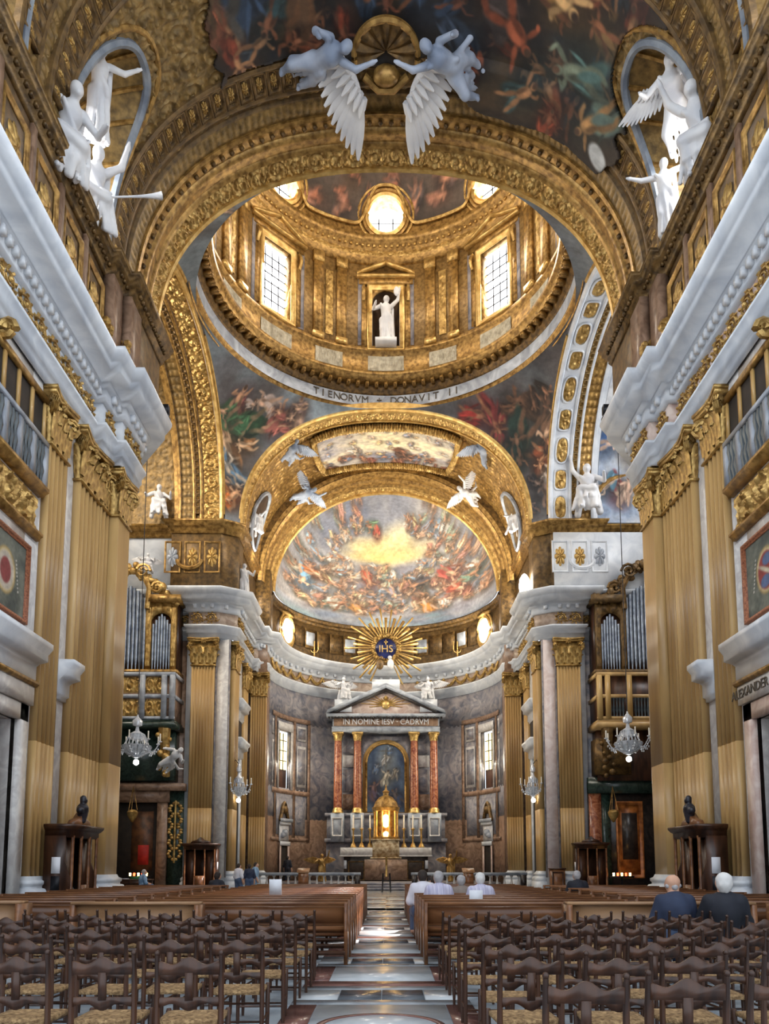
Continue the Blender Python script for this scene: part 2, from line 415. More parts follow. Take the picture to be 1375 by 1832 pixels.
# ------------------------------------------------------------------ floor
def build_floor():
    fl = empty('floor', label='polished grey and white marble floor with red bands along the aisle', cat='floor', kind='structure')
    mb = MB(); mb.box(-17.5, 17.5, -6, 62, -.3, -.012); mb.build('floor_bed', 'floor_grey', fl)
    # slabs of the aisle, modelled singly: bands, squares and large panels
    def slab(name, x0, x1, y0, y1, m, z=0.0):
        b = MB(); b.box(x0 + .006, x1 - .006, y0 + .006, y1 - .006, -.02, z); b.build(name, m, fl)
    y = 3.4; k = 0
    while y < 26.5:
        kind = k % 3
        if kind == 0:
            slab('band', -1.05, .95, y, y + .42, 'floor_red'); y += .42
        elif kind == 1:
            slab('slab', -1.05, -.75, y, y + 1.5, 'floor_red'); slab('slab', .65, .95, y, y + 1.5, 'floor_red')
            slab('slab', -.75, .65, y, y + 1.5, 'floor_white'); y += 1.5
        else:
            slab('slab', -1.05, .95, y, y + .3, 'floor_grey'); y += .3
            for i in range(4):
                slab('slab', -1.05 + .5 * i, -.55 + .5 * i, y, y + .7, 'floor_dark' if i in (1, 2) else 'floor_white')
            y += .7
            slab('slab', -1.05, .95, y, y + .3, 'floor_grey'); y += .3
        k += 1
    for i in range(-6, 6):
        for j in range(9):
            if abs(i + .5) < 1: pass
            slab('slab', i * 1.4, i * 1.4 + 1.4, 26.6 + j * 1.4, 28.0 + j * 1.4, ('floor_white', 'floor_grey', 'floor_dark')[(i + j) % 3])
    for (cx, cy, r) in ((-.05, 7.4, .62),):
        b = MB(); b.lathe([(r - .07, .0), (r - .07, .008), (r, .008), (r, .0)], 40, (cx, cy, 0), sy=1.0); b.build('inlay_ring', 'floor_red', fl)
    return fl
mat('floor_grey', rgb(120, 126, 132), rgb(166, 172, 176), 0.22, 0, 1.2, detail=8, dist=1.5)
mat('floor_white', rgb(176, 182, 186), rgb(206, 210, 212), 0.2, 0, 1.2, detail=8, dist=1.5)
mat('floor_red', rgb(96, 62, 58), rgb(136, 98, 90), 0.22, 0, 2.0, detail=8, dist=1.5)
mat('floor_dark', rgb(72, 78, 86), rgb(104, 110, 116), 0.2, 0, 2.0, detail=8, dist=1.5)
build_floor()

# ------------------------------------------------------------------ pilasters
def leaf_mesh():
    path = [(.0, 0), (.05, .3), (.08, .62), (.16, .86), (.27, .98), (.33, .9)]; P = []
    wid = [.46, .56, .6, .54, .4, .16]
    for (o, z), w in zip(path, wid):
        row = []
        for j, q in enumerate((-1, -.66, -.33, 0, .33, .66, 1)):
            lob = 1.0 if j % 2 else .86
            row.append((q * w * .5, -(o * lob + .06 * (1 - q * q)), z * (1 - .05 * (j % 2 == 0))))
        P.append(row)
    mb = MB(); mb.grid(np.array(P)); return mb.mesh('acanthus_leaf', True)
LEAF = leaf_mesh()
def volute_mesh():
    t = np.linspace(0, 1, 22); a = -PI / 2 + t * 4.6 * PI; r = .5 * (1 - t) ** .8 + .06
    mb = MB(); p = np.stack([0 * t, -r * np.sin(a) * .0 - r * np.cos(a), r * np.sin(a)], -1)
    for dx in (-.16, 0, .16): mb.tube(p + np.array([dx, 0, 0]), .13 * (1 - .45 * t), 5)
    return mb.mesh('volute', True)
VOLUTE = volute_mesh()

def capital(parent, w, p, z0, h, m='gold_leaf', mbell='ochre'):
    """composite pilaster capital, front towards -y; width w, depth p"""
    mb = MB()
    mb.prism([(-w / 2 * .96, 0), (-w / 2 * .96, -p * .96), (w / 2 * .96, -p * .96), (w / 2 * .96, 0)], z0, z0 + h * .84)
    sweep(mb, [(w / 2, 0), (w / 2, -p), (-w / 2, -p), (-w / 2, 0)][::-1], [(-.02, 0), (.05, .0), (.07, .04), (.05, .08), (-.02, .08)], z0 - .04)
    e = .16 * w
    ab = [(-w / 2 - e, 0), (-w / 2 - e, -p - e), (-w * .3, -p - e * .55), (-w * .1, -p - e * .4), (w * .1, -p - e * .4), (w * .3, -p - e * .55), (w / 2 + e, -p - e), (w / 2 + e, 0)]
    mb.prism(ab, z0 + h * .87, z0 + h * .94); mb.prism([(x * 1.03, y * 1.0 - (.03 if y < 0 else 0)) for x, y in ab], z0 + h * .94, z0 + h)
    c = mb.build('capital', m, parent)
    def lf(x, y, z, s, a): link('acanthus_leaf', LEAF, m, c, loc=(x, y, z), rot=(0, 0, a), scale=s)
    n = 3; s = w / 3 * 1.45
    for i in range(n): lf((i - 1) * w / 3.1, -p, z0 + .04, (s, s, h * .42), 0)
    for i in range(4): lf((i - 1.5) * w / 3.3, -p - .01, z0 + h * .1, (s * .9, s * 1.15, h * .58), 0)
    for sx in (-1, 1):
        for k in range(max(1, int(p / .4))):
            yy = -p * (k + .5) / max(1, int(p / .4))
            lf(sx * w / 2, yy, z0 + .04, (min(s, p * 1.2 + .1), s, h * .42), sx * PI / 2); lf(sx * w / 2, yy, z0 + h * .1, (min(s, p * 1.2 + .1), s * 1.1, h * .56), sx * PI / 2)
        v = link('volute', VOLUTE, m, c, loc=(sx * (w / 2 + e * .1), -p - e * .05, z0 + h * .71), rot=(0, 0, sx * PI / 4), scale=(h * .2, h * .3, h * .3))
    f = link('fleuron', ROSETTE, m, c, loc=(0, -p - e * .4, z0 + h * .9), rot=(PI / 2, 0, 0), scale=h * .12)
    return c

def flute_poly(w, p, n, deep=.38, b=0.0):
    pts = [(-w / 2, b), (-w / 2, -p)]; g = w * .04; fw = (w - g * 2) / n
    for i in range(n):
        x0 = -w / 2 + g + i * fw; c = x0 + fw / 2; r = fw * .38
        for a in np.linspace(PI, 0, 6): pts.append((c + r * math.cos(a), -p + r * deep * 2 * math.sin(a) * .5))
    return pts + [(w / 2, -p), (w / 2, b)]

def pilaster(loc, rz, w, p, label, n=7, h_base=1.25, z1=ZC0, hcap=None, m='ochre', mb_='white_marble', mcap='gold_leaf', group=None, plain=False):
    o = empty('pilaster', loc, rz, label=label, cat='pilaster', group=group)
    b = MB(); pt = [(-w / 2, 0), (-w / 2, -p), (w / 2, -p), (w / 2, 0)]
    sweep(b, pt, [(0, 0), (.26, 0), (.26, .62), (.2, .66), (.22, .7), (.24, .82), (.18, .92), (.1, .94), (.1, 1.0), (.14, 1.04), (.14, 1.12), (.06, 1.16), (.02, 1.25), (0, 1.25)], 0)
    b.build('base', mb_, o)
    zl = h_base + (z1 - h_base) * .3
    s = MB(); s.prism(flute_poly(w, p, n, .3 if not plain else 0.0), h_base - .02, zl); s.build('shaft_lower', m, o)
    s = MB(); s.prism(flute_poly(w, p, n, 1.0 if not plain else 0.0), zl, z1 + .02); s.build('shaft', m, o)
    capital(o, w, p, z1, (hcap or ZE0 - z1), mcap)
    return o

for s in (-1, 1):
    D = SIDE(s); q = PI / 2 * (-s)
    pilaster((s * XW, 20.22, 0), q, 1.12, .2, f'fluted ochre pilaster on the {D} nave wall beside the doorway', 4, group='nave pilasters')
    pilaster((s * XW, 22.45, 0), q, 1.6, .22, f'wide fluted ochre pilaster on the {D} nave wall behind the confessional', 5, group='nave pilasters')
    pilaster((s * XW, 23.6, 0), q, .66, .26, f'half pilaster squeezed against the {D} crossing pier', 2, group='nave pilasters')
    pilaster((s * XW, 24.55, 0), q, 1.1, .53, f'tall smooth ochre pilaster at the corner of the {D} crossing pier', 7, group='crossing pilasters', plain=True)
    pilaster((s * 10.5, 43.0, 0), 0, 1.32, .25, f'fluted ochre pilaster facing the nave beside the {D} organ', 7, group='crossing pilasters')
    pilaster((s * 9.1, 44.2, 0), q, 1.3, .3, f'narrow ochre pilaster on the {D} choir wall next to the pale marble strip', 6, group='choir pilasters')
    pilaster((s * 8.62, 50.9, 0), 0, 1.06, .3, f'ochre pilaster at the {D} mouth of the apse', 6, group='choir pilasters')
    pilaster((s * 9.3, 48.9, 0), q, 1.2, .2, f'ochre pilaster deep on the {D} choir wall', 6, group='choir pilasters')

# ------------------------------------------------------------------ walls
DY0, DY1, DZ = 17.1, 18.9, 5.2          # doorway in the last nave bay
for s in (-1, 1):
    D = SIDE(s); F = s > 0
    m = 'pale_veined'
    wl = empty(f'wall_{D}', label=f'pale marble {D} nave wall running up to the crossing', cat='wall', kind='structure')
    b = MB(F)
    b.box(-10.1, -XW, YN0, DY0, 0, 17.3); b.box(-10.1, -XW, DY1, 25.6, 0, 17.3); b.box(-10.1, -XW, DY0, DY1, DZ, 17.3)
    b.build('wall_face', m, wl)
    b = MB(F); b.prism([(-XW, 25.0), (-9.2, 25.2), (-10.4, 27.4), (-12, 27.4), (-12, 25.0)], 0, 17.3); b.build('pier', 'ochre_plain', wl)
    b = MB(F); b.box(-10.1, -9.3, YN0, 23.2, 17.3, ZI1 + .1); b.box(-10.1, -9.05, 23.2, 24.2, 17.3, ZI1 + .1); b.box(-10.1, -8.75, 24.2, 27.5, 17.3, ZI1 + .1)
    b.build('attic', 'bronze_gold', wl)
    b = MB(F); b.box(-11.6, -10.1, DY0 - .3, DY1 + .3, 0, DZ + .2); b.build('passage', 'opening_shade', wl)  # solid block, the passage's darkness put into its colour
    # transept walls
    tw = empty(f'wall_{D}_transept', label=f'marble east wall of the {D} transept behind the organ', cat='wall', kind='structure')
    b = MB(F); b.box(-17.5, -9.1, 43.35, 44.3, 0, ZE0 + .2); b.build('wall_face', 'brown_marble' if s < 0 else 'blue_grey_marble', tw)
    b = MB(F); b.box(-17.5, -12.3, 43.35, 44.3, ZE0, 30); b.build('upper_wall', 'white_marble', tw)
    b = MB(F); b.box(-17.9, -17.4, 26.5, 44.3, 0, 30); b.build('end_wall', 'pale_veined', tw)
    b = MB(F); b.box(-17.9, -10.1, 26.5, 27.5, 0, 30); b.build('west_wall', 'pale_veined', tw)
    # far crossing pier and choir wall
    cw = empty(f'wall_{D}_choir', label=f'{D} choir wall and crossing pier with a pale marble strip', cat='wall', kind='structure')
    b = MB(F); b.box(-11.5, -9.1, 43.0, 44.3, 0, ZE0 + .2); b.build('pier', 'white_marble', cw)
    b = MB(F); b.box(-9.72, -9.08, 42.93, 43.02, .9, ZE0 - .05); b.build('marble_strip', 'pale_veined' if s < 0 else 'pink_pale', cw)
    for x0, x1 in ((-9.84, -9.74), (-9.06, -8.98)):
        b = MB(F); b.box(x0, x1, 42.95, 43.02, .9, ZE0 - .05); b.build('green_edge', 'green_edge' if False else 'blue_grey_marble', cw)
    b = MB(F); b.box(-10.4, -9.3, 44.2, 51.2, 0, ZE0 + .2); b.build('wall_face', 'pale_veined', cw)
    b = MB(F); b.box(-10.4, -8.62 + .55, 50.9, 51.9, 0, ZE0 + .2); b.box(-10.4, -8.1, 50.6, 51.9, ZE0, 17.3); b.build('apse_jamb', 'brown_marble', cw)
    b = MB(F); b.box(-12.5, -9.6, 42.6, 44.3, 17.3, ZI1 + .1); b.box(-10.4, -8.9, 44.0, 51.2, 17.3, ZI1 + .1); b.prism([(-9.6, 42.6), (-8.7, 43.15), (-8.7, 44.6), (-9.6, 44.6)], 17.3, ZI1 + .1)
    b.build('attic', 'bronze_gold', cw)
    b = MB(F); b.box(-9.4, -7.95, 50.3, 51.95, 17.3, ZI1 + .2); b.build('arch_pier', 'gold_dark', cw)
    if s > 0:
        b = MB(F); b.box(-16, -9.75, 42.5, 42.62, 17.4, ZI0 + .02); b.build('attic_facing', 'white_marble', cw)

# apse wall, curved, in marble
aw = empty('wall_apse', label='curved apse wall clad in veined grey and brown marble panels', cat='wall', kind='structure')
def apse_pt(a, z, r=APSE_R): return (r * math.sin(R(a)), YAP + r * math.cos(R(a)), z)
def apse_patch(a0, a1, z0, z1, d, name, m, parent=aw, n=None, thick=.25):
    n = n or max(3, int(abs(a1 - a0) / 3) + 2); b = MB(); r0 = APSE_R - d; r1 = APSE_R + thick
    P = []
    for a in np.linspace(a0, a1, n): P.append([apse_pt(a, z0, r0), apse_pt(a, z1, r0), apse_pt(a, z1, r1), apse_pt(a, z0, r1)])
    b.grid(np.array(P), cv=True); k = (n - 1) * 4; b.F.append(np.array([[0, 1, 2, 3], [k + 3, k + 2, k + 1, k]]))
    return b.build(name, m, parent)
AWIN = (50.5, 58.5)       # window azimuths, either side of the altar
apse_patch(-92, 92, 0, 5.05, 0, 'lower_wall', 'brown_marble'); apse_patch(-92, 92, 12.2, ZE0 + .2, 0, 'upper_wall', 'blue_grey_marble')
apse_patch(-46, 46, 5.0, 12.3, 0, 'middle_wall', 'blue_grey_marble')
for s in (-1, 1):
    apse_patch(s * 46, s * 92, 5.0, 7.2, 0, 'middle_wall', 'blue_grey_marble'); apse_patch(s * 46, s * 92, 11.4, 12.3, 0, 'middle_wall', 'blue_grey_marble')
    apse_patch(s * 46, s * 60.4, 7.1, 11.5, 0, 'middle_wall', 'blue_grey_marble'); apse_patch(s * 71.8, s * 92, 7.1, 11.5, 0, 'middle_wall', 'blue_grey_marble')
apse_patch(-92, 92, 17.3, 20.9, -.05, 'drum_band', 'bronze_gold')

# ------------------------------------------------------------------ entablatures
n_trim = 0
def entab(path, label, flip, mfrieze):
    global n_trim; n_trim += 1
    t = empty(f'trim_{n_trim}', label=label, cat='cornice', kind='structure')
    a = MB(flip); sweep(a, path, ENT[:8] + [(0, ENT[7][1])], ZE0); a.build('architrave', 'white_marble', t)
    a = MB(flip); sweep(a, path, [(0, ENT[7][1] - .03), (ENT[7][0], ENT[7][1] - .03), (ENT[8][0], ENT[8][1] + .02), (0, ENT[8][1] + .02)], ZE0); a.build('frieze', mfrieze, t)
    a = MB(flip); sweep(a, path, [(0, ENT[8][1])] + ENT[8:], ZE0); a.build('cornice', 'white_marble', t)
    return t
def trim(mb, m, label, **kw):
    global n_trim; n_trim += 1
    return mb.build(f'trim_{n_trim}', m, label=label, cat='cornice', kind='structure', **kw)
for s in (-1, 1):
    D = SIDE(s); F = s > 0
    t = entab(nave_path, f'long white marble entablature along the {D} nave wall', F, 'white_marble' if s < 0 else 'pink_marble')
    dentil_set(t, 'white_marble', nave_path, ZE0 + 1.81, .2, .22, .17, .15, .32, flip=F)
    dentils(nave_path, ZE0 + .7, .2, .1, .1, .03, .17, flip=F).build('bead_row', 'gold', t, kind='stuff')
    for x, y, nx, ny in path_points(nave_path[:6], .82, .05):
        if y < 12: continue
        link('gilded_scroll', RINCEAU, 'gold_leaf', t, loc=(-s * (x + nx * .05), y, ZE0 + 1.17), rot=(0, random.choice((0, PI)), (math.atan2(ny, nx) + PI / 2) * 1 if s < 0 else -(math.atan2(ny, nx) + PI / 2)), scale=(.85, .9, .8))
    t = trim(sweep(MB(F), imp_path, IMP, ZI0), 'gold_dark', f'dark gold impost cornice under the {D} side of the nave vault')
    dentils(imp_path, ZI0 + .3, .18, .12, .12, .1, .26, flip=F).build('dentil_row', 'gold_dark', t, kind='stuff')
    t = trim(sweep(MB(F), fimp_path, IMP, ZI0), 'gold' if s < 0 else 'gold', f'gold impost cornice above the {D} far crossing pier')
t = entab(choir_path, 'white marble entablature sweeping round the choir and apse', False, 'brown_pale')
dentil_set(t, 'white_marble', choir_path, ZE0 + 1.81, .2, .22, .2, .16, .38)
for i, (x, y, nx, ny) in enumerate(path_points(choir_path, .7, .02)):
    if abs(x) > 13 or y < 50.9: 
        if abs(x) > 13: continue
        link('gilded_scroll', RINCEAU, 'gold_leaf', t, loc=(x + nx * .05, y + ny * .05, ZE0 + 1.17), rot=(0, 0, math.atan2(ny, nx) + PI / 2), scale=(.8, 1.2, .82))
# garlands on the apse frieze
gm = MB(); tt = np.linspace(-1, 1, 13)
gm.tube(np.stack([tt * .55, -.1 - .06 * (1 - tt ** 2), .28 - .5 * (1 - tt ** 2)], -1), .07 + .07 * (1 - tt ** 2), 6); gm.ball((-.55, -.1, .3), .13, 7, 5)
GARL = gm.mesh('garland', True)
for a in np.arange(-82, 83, 8.0):
    if abs(a) < 20: continue
    p = apse_pt(a, ZE0 + 1.17, APSE_R - .05); link('garland', GARL, 'gold_leaf', t, loc=p, rot=(0, 0, -R(a)))

# ------------------------------------------------------------------ vaults
A_NAVE = Arc(9.25, 7.75, 2.35, ZI1)          # nave barrel
A_X0 = Arc(8.95, 7.55, 2.35, ZI1)             # arch into the crossing
ceil = empty('ceiling', label='gilded barrel vault of the nave with coffered ribs and lunettes', cat='ceiling', kind='structure')
LUN = [(21.3, 1.72, 5.4), (14.9, 2.2, 5.4)]  # lunettes: centre, half width, height along the vault
def lun_in(y, t, g=0.0):
    r = np.zeros(np.broadcast(y, t).shape, bool)
    for c, w, h in LUN: r |= (np.abs((y - c) / (w - g)) ** 2.6 + np.abs(t / (h - g)) ** 2.6) < 1
    return r
ny, ns = 300, 560
Y = np.linspace(12.0, 24.4, ny)[None]; S = np.linspace(0, 1, ns)[:, None]
x, z = A_NAVE.pt(S + 0 * Y, 0.0); P = nave_map(x, Y + 0 * S, z)
yc_ = (Y[:, 1:] + Y[:, :-1]) / 2; sc_ = (S[1:] + S[:-1]) / 2; tl = np.minimum(sc_, 1 - sc_) * A_NAVE.len
hr = 0.11 * scroll_h(Y * 1.1 + 0 * S, (S * 26) % 1.0 + 0 * Y); x, z = A_NAVE.pt(S + 0 * Y, -hr); P = nave_map(x, Y + 0 * S, z)
b = MB(); b.grid(P, keep=~lun_in(yc_ + 0 * sc_, tl + 0 * yc_)); b.build('vault_field', 'gold_stucco', ceil, True)

# stepped mouldings between the coffered rib and the crossing arch
b = MB(); arch_profile(b, A_X0, [(24.15, .28), (24.15, .16), (24.3, .16), (24.35, .2), (24.5, .2), (24.55, .1), (24.62, .1)], 120); b.build('rib_moulding', 'bronze_gold', ceil, True)
b = MB(); arch_relief(b, A_X0, 24.6, 25.2, 110, 660, 8, .1, .05, hf=lambda u, v: np.abs(np.cos(PI * u)) * np.sin(PI * v)); b.build('egg_moulding', 'gold_stucco', ceil, True)
b = MB(); arch_profile(b, A_X0, [(25.2, .12), (25.2, .02), (25.35, .0), (25.4, .05), (25.75, .05), (25.8, -.02), (25.95, -.06), (26.05, -.02), (26.3, .0), (26.36, -.06), (26.5, -.08), (26.55, 0)], 120); b.build('arch_moulding', 'gold', ceil, True)
b = MB(); arch_relief(b, A_X0, 26.55, 27.35, 34, 900, 22, .02, .13); b.build('floral_band', 'gold_leaf', ceil, True)
b = MB(); arch_profile(b, A_X0, [(27.33, .03), (27.35, -.08), (27.5, -.1), (27.56, -.04), (27.6, .1), (27.62, .6)], 120); b.build('arch_edge', 'gold_bright', ceil, True)
# small rosette studs on the arch moulding
b = MB()
for u in np.linspace(.02, .98, 64):
    x, z = A_X0.pt(u, .03); b.ball((float(x), 25.58, float(z)), .1, 6, 4)
b.build('stud_row', 'gold_dark', ceil, True, kind='stuff')

def coffer_mesh(w, l, t=.12, d=.14):
    mb = MB(); frame_mb(w, l, t, d, mb); frame_mb(w - 2.2 * t, l - 2.2 * t, t * .5, d * .55, mb)
    return mb.mesh('coffer')
def rib(yc, w, arc, off, ranges, n, parent=ceil, mp=None, mcof='gold_dark', mros='gold_leaf', mrib='gold_dark', edges='bronze_gold', flipw=1):
    mp = mp or nave_map
    b = MB(); arch_profile(b, arc, [(yc - w / 2, off), (yc - w / 2, off + .02), (yc + w / 2, off + .02), (yc + w / 2, off)], 120, mp=mp); b.build('rib_bed', mrib, parent, True)
    for e in (-1, 1):
        b = MB(); y0 = yc + e * (w / 2 + .06); arch_profile(b, arc, [(y0 - .1, off + .05), (y0 - .09, off - .12), (y0 - .03, off - .16), (y0 + .03, off - .16), (y0 + .09, off - .12), (y0 + .1, off + .05)], 120, mp=mp); b.build('rib_edge', edges, parent, True)
    step = arc.len / n; me = coffer_mesh(step * .96, w * .98)
    for i in range(n):
        u = (i + .5) / n
        if not any(a <= u <= b_ for a, b_ in ranges): continue
        x, z = arc.pt(u, off); nx, nz = arc.nrm(u); o3 = mp(np.array(x), np.array(yc), np.array(z)); c = Vector(o3.tolist())
        nv = Vector(mp(np.array(x + nx), np.array(yc), np.array(z + nz)).tolist()) - c          # outward
        ax = Vector(mp(np.array(x), np.array(yc + 1.0), np.array(z)).tolist()) - c               # along the vault
        tv = nv.cross(ax) * -1
        M = Matrix((( -tv.x, nv.x, ax.x, c.x), (-tv.y, nv.y, ax.y, c.y), (-tv.z, nv.z, ax.z, c.z), (0, 0, 0, 1)))
        cf = link('coffer', me, mcof, parent, M=M)
        link('rosette', ROSETTE, mros, cf, loc=(0, -.02, 0), rot=(PI / 2, 0, 0), scale=(step * .3, w * .3, .22))
rib(23.72, .86, A_NAVE, -.02, [(0, .40), (.81, 1)], 52)
rib(18.95, .85, A_NAVE, -.02, [(0.03, .34), (.66, .97)], 52)
b = MB(); arch_relief(b, A_NAVE, 17.85, 18.4, 110, 600, 8, -.02, .06, hf=lambda u, v: np.abs(np.cos(PI * u)) * np.sin(PI * v)); b.build('egg_moulding', 'gold_stucco', ceil, True)
rib(17.3, .85, A_NAVE, -.02, [(0.03, .3), (.7, .97)], 52)

# lunettes: a shell niche with a moulded rim, a window and a sill on each side
for li, (c, w, h) in enumerate(LUN[:2]):
    for s in (-1, 1):
        if li == 1 : pass
        ph = np.linspace(0, PI, 49); n_ = 2.6
        yy = c - w * np.sign(np.cos(ph)) * np.abs(np.cos(ph)) ** (2 / n_); tt_ = h * np.abs(np.sin(ph)) ** (2 / n_)
        def rim(off, g=1.0):
            u = (tt_ * g) / A_NAVE.len; x, z = A_NAVE.pt(u, off); return np.stack([x, c + (yy - c) * g, z], -1)
        # shell: from the rim back to the window arch
        win = np.stack([np.full(49, -10.7), c - 1.0 * np.sign(np.cos(ph)) * np.abs(np.cos(ph)) ** .8, 21.7 + 2.4 * np.abs(np.sin(ph)) ** .8], -1)
        b = MB(s > 0); rows = []
        for k, q in enumerate(np.linspace(0, 1, 9)):
            rows.append(rim(.02) * (1 - q) + win * q + np.stack([-.35 * np.sin(PI * q) * np.ones(49), 0 * ph, .5 * np.sin(PI * q) * np.sin(ph)], -1))
        rows = np.array(rows); rip = .05 * np.cos(np.arange(49) * PI / 3)[None] * np.sin(np.linspace(0, PI, 9))[:, None]
        rows[:, :, 0] += rip; b.grid(rows); sh = b.build('lunette_shell', 'gold_stucco', ceil, True)
        for d_, rr, m in ((-.06, .13, 'blue_rim'), (-.02, .1, 'gold')):
            b = MB(s > 0); g = 1.0 if m == 'blue_rim' else 1.1
            b.tube(rim(d_, g), rr, 6); b.build('lunette_rim', m, ceil, True)
        # ribs of the shell
        for k in (10, 16, 22, 28, 34, 40): b = MB(s > 0); b.tube(rows[:, k] + np.array([.04, 0, -.03]), .07, 5); b.build('shell_rib', 'gold', ceil, True)



nw = 0
def window_struct(label):
    global nw; nw += 1
    return empty(f'window_{nw}', label=label, cat='window', kind='structure')
for s in (-1, 1):
    w_ = window_struct(f'bright clerestory window in the lunette above the {SIDE(s)} nave cornice')
    b = MB(s > 0); ph = np.linspace(0, PI, 17)
    poly = [(21.3 - 1.05 * math.cos(a), 21.6 + 2.5 * math.sin(a)) for a in ph]
    b.prism(poly, -10.9, -10.72, 'x'); b.build('pane', 'daylight_glass', w_)
    b = MB(s > 0)
    for k in range(5): b.box(-10.72, -10.66, 20.4 + .45 * k - .03, 20.4 + .45 * k + .03, 21.6, 23.9)
    for k in range(4): b.box(-10.72, -10.66, 20.3, 22.3, 21.9 + .6 * k - .03, 21.9 + .6 * k + .03)
    b.build('glazing_bar', 'iron', w_)
# ------------------------------------------------------------------ crossing: transept arches, pendentives, ring, drum, dome
A_TR = Arc(7.45, 7.45, 2.3, ZI1); YT = 35.0; XT0, XT1 = 9.6, 12.4
A_CH = Arc(8.5, 7.2, 2.3, ZI1 - .1)
def tmap(s): return lambda u, w, z: np.stack(np.broadcast_arrays(s * w, YT + u, z), -1)
for s in (-1, 1):
    D = SIDE(s); mp = tmap(s)
    ta = empty(f'ceiling_{D}_transept', label=('dim gilded arch and vault of the left transept' if s < 0 else 'sunlit white and gold arch and vault of the right transept'), cat='ceiling', kind='structure')
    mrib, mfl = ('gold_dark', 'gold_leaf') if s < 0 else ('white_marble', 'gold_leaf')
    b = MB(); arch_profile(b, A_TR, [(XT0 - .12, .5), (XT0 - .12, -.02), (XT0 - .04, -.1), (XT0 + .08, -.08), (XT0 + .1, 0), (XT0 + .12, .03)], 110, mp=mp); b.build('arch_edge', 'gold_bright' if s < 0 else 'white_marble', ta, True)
    if s < 0:
        b = MB(); arch_relief(b, A_TR, XT0 + .12, XT0 + 1.05, 26, 760, 22, .02, .13, mp=mp); b.build('floral_band', 'gold_leaf', ta, True)
    else:
        b = MB(); arch_profile(b, A_TR, [(XT0 + .12, .0), (XT0 + 1.05, .0)], 110, mp=mp); b.build('arch_soffit', 'white_marble', ta, True)
        # gilt cartouches in oval and square fields, one after the other
        n = 15
        for i in range(n):
            u = (i + .5) / n
            if u < .42: continue
            L = A_TR.len / n; long = i % 2 == 0
            hw, hl = .36, L * (.44 if long else .36); q = np.linspace(0, 2 * PI, 28, endpoint=False); e = 2.6 if long else 4.5
            px_, pl_ = hw * np.sign(np.cos(q)) * np.abs(np.cos(q)) ** (2 / e), hl * np.sign(np.sin(q)) * np.abs(np.sin(q)) ** (2 / e)
            x_, z_ = A_TR.pt(u + pl_ / A_TR.len, -.03)
            b = MB(); b.tube(mp(x_, XT0 + .58 + px_, z_), .05, 5, closed=True); fr = b.build('cartouche', 'white_marble', ta, True)
            uu = np.linspace(-1, 1, 16)[:, None]; vv = np.linspace(-1, 1, 14)[None]
            wv = hw * .9 * vv * np.sqrt(np.clip(1 - np.abs(uu) ** e, 0, 1)) ** (.8); lu = hl * .92 * uu + 0 * vv
            hh = .09 * scroll_h((uu + 1) * 1.0 + 0 * vv, (vv + 1) / 2 + 0 * uu)
            x_, z_ = A_TR.pt(u + lu / A_TR.len, -.01 - hh)
            b = MB(); b.grid(mp(x_, XT0 + .58 + wv, z_)); b.build('gilt_relief', 'gold_leaf', fr, True)
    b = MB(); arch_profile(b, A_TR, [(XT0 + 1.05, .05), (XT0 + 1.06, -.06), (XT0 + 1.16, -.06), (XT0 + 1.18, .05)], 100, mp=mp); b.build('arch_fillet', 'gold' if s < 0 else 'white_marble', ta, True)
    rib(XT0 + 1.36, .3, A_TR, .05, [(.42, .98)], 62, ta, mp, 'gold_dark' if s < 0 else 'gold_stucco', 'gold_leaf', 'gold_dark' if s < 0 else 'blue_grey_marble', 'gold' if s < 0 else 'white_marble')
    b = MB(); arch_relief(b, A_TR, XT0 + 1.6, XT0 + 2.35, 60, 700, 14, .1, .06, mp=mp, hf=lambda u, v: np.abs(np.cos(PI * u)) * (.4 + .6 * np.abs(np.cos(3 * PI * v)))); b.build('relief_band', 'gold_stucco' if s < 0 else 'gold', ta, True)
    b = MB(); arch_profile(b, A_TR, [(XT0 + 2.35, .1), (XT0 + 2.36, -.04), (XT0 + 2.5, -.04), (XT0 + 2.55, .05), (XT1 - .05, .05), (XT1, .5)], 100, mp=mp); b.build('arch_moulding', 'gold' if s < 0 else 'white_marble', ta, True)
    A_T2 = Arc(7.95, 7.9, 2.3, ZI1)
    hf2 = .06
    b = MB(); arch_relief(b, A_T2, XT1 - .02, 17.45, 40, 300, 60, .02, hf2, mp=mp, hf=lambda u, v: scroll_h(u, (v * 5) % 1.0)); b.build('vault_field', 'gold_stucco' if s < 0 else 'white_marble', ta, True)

# pendentives (frescoed in the next section); a plain shell lies behind
def pend_pts(sx, sy, nu, nv, inset=0.0, top=1.0):
    """sx: left/right, sy: +1 towards the choir, -1 towards the nave"""
    v = np.linspace(0, top, nv); u = np.linspace(0, 1, nu)
    xt, zt = A_TR.pt(1 - v * .5, .14)                 # along the transept arch from springing to crown
    Lx = np.full(nv, -(XT0 - .12)); Ly = xt if sy > 0 else -xt
    ac = A_CH if sy > 0 else A_X0
    xc, zc = ac.pt(v * .5, .14)
    Rx = xc; Ry = np.full(nv, (YX1 - .02 if sy > 0 else YX0 + .1) - YT)
    a0 = np.arctan2(Lx, sy * Ly); a1 = np.arctan2(Rx, sy * Ry); r0 = np.hypot(Lx, Ly); r1 = np.hypot(Rx, Ry)
    U = u[:, None]; A = a0 + (a1 - a0) * U; RR = r0 + (r1 - r0) * U - inset; Z = zt + (zc - zt) * U
    bulge = np.sin(PI * U) * np.sin(PI * v) * .25
    RR = RR + bulge
    P = np.stack([RR * np.sin(A) * (1 if sx < 0 else -1), YT + sy * RR * np.cos(A), Z], -1)
    return P
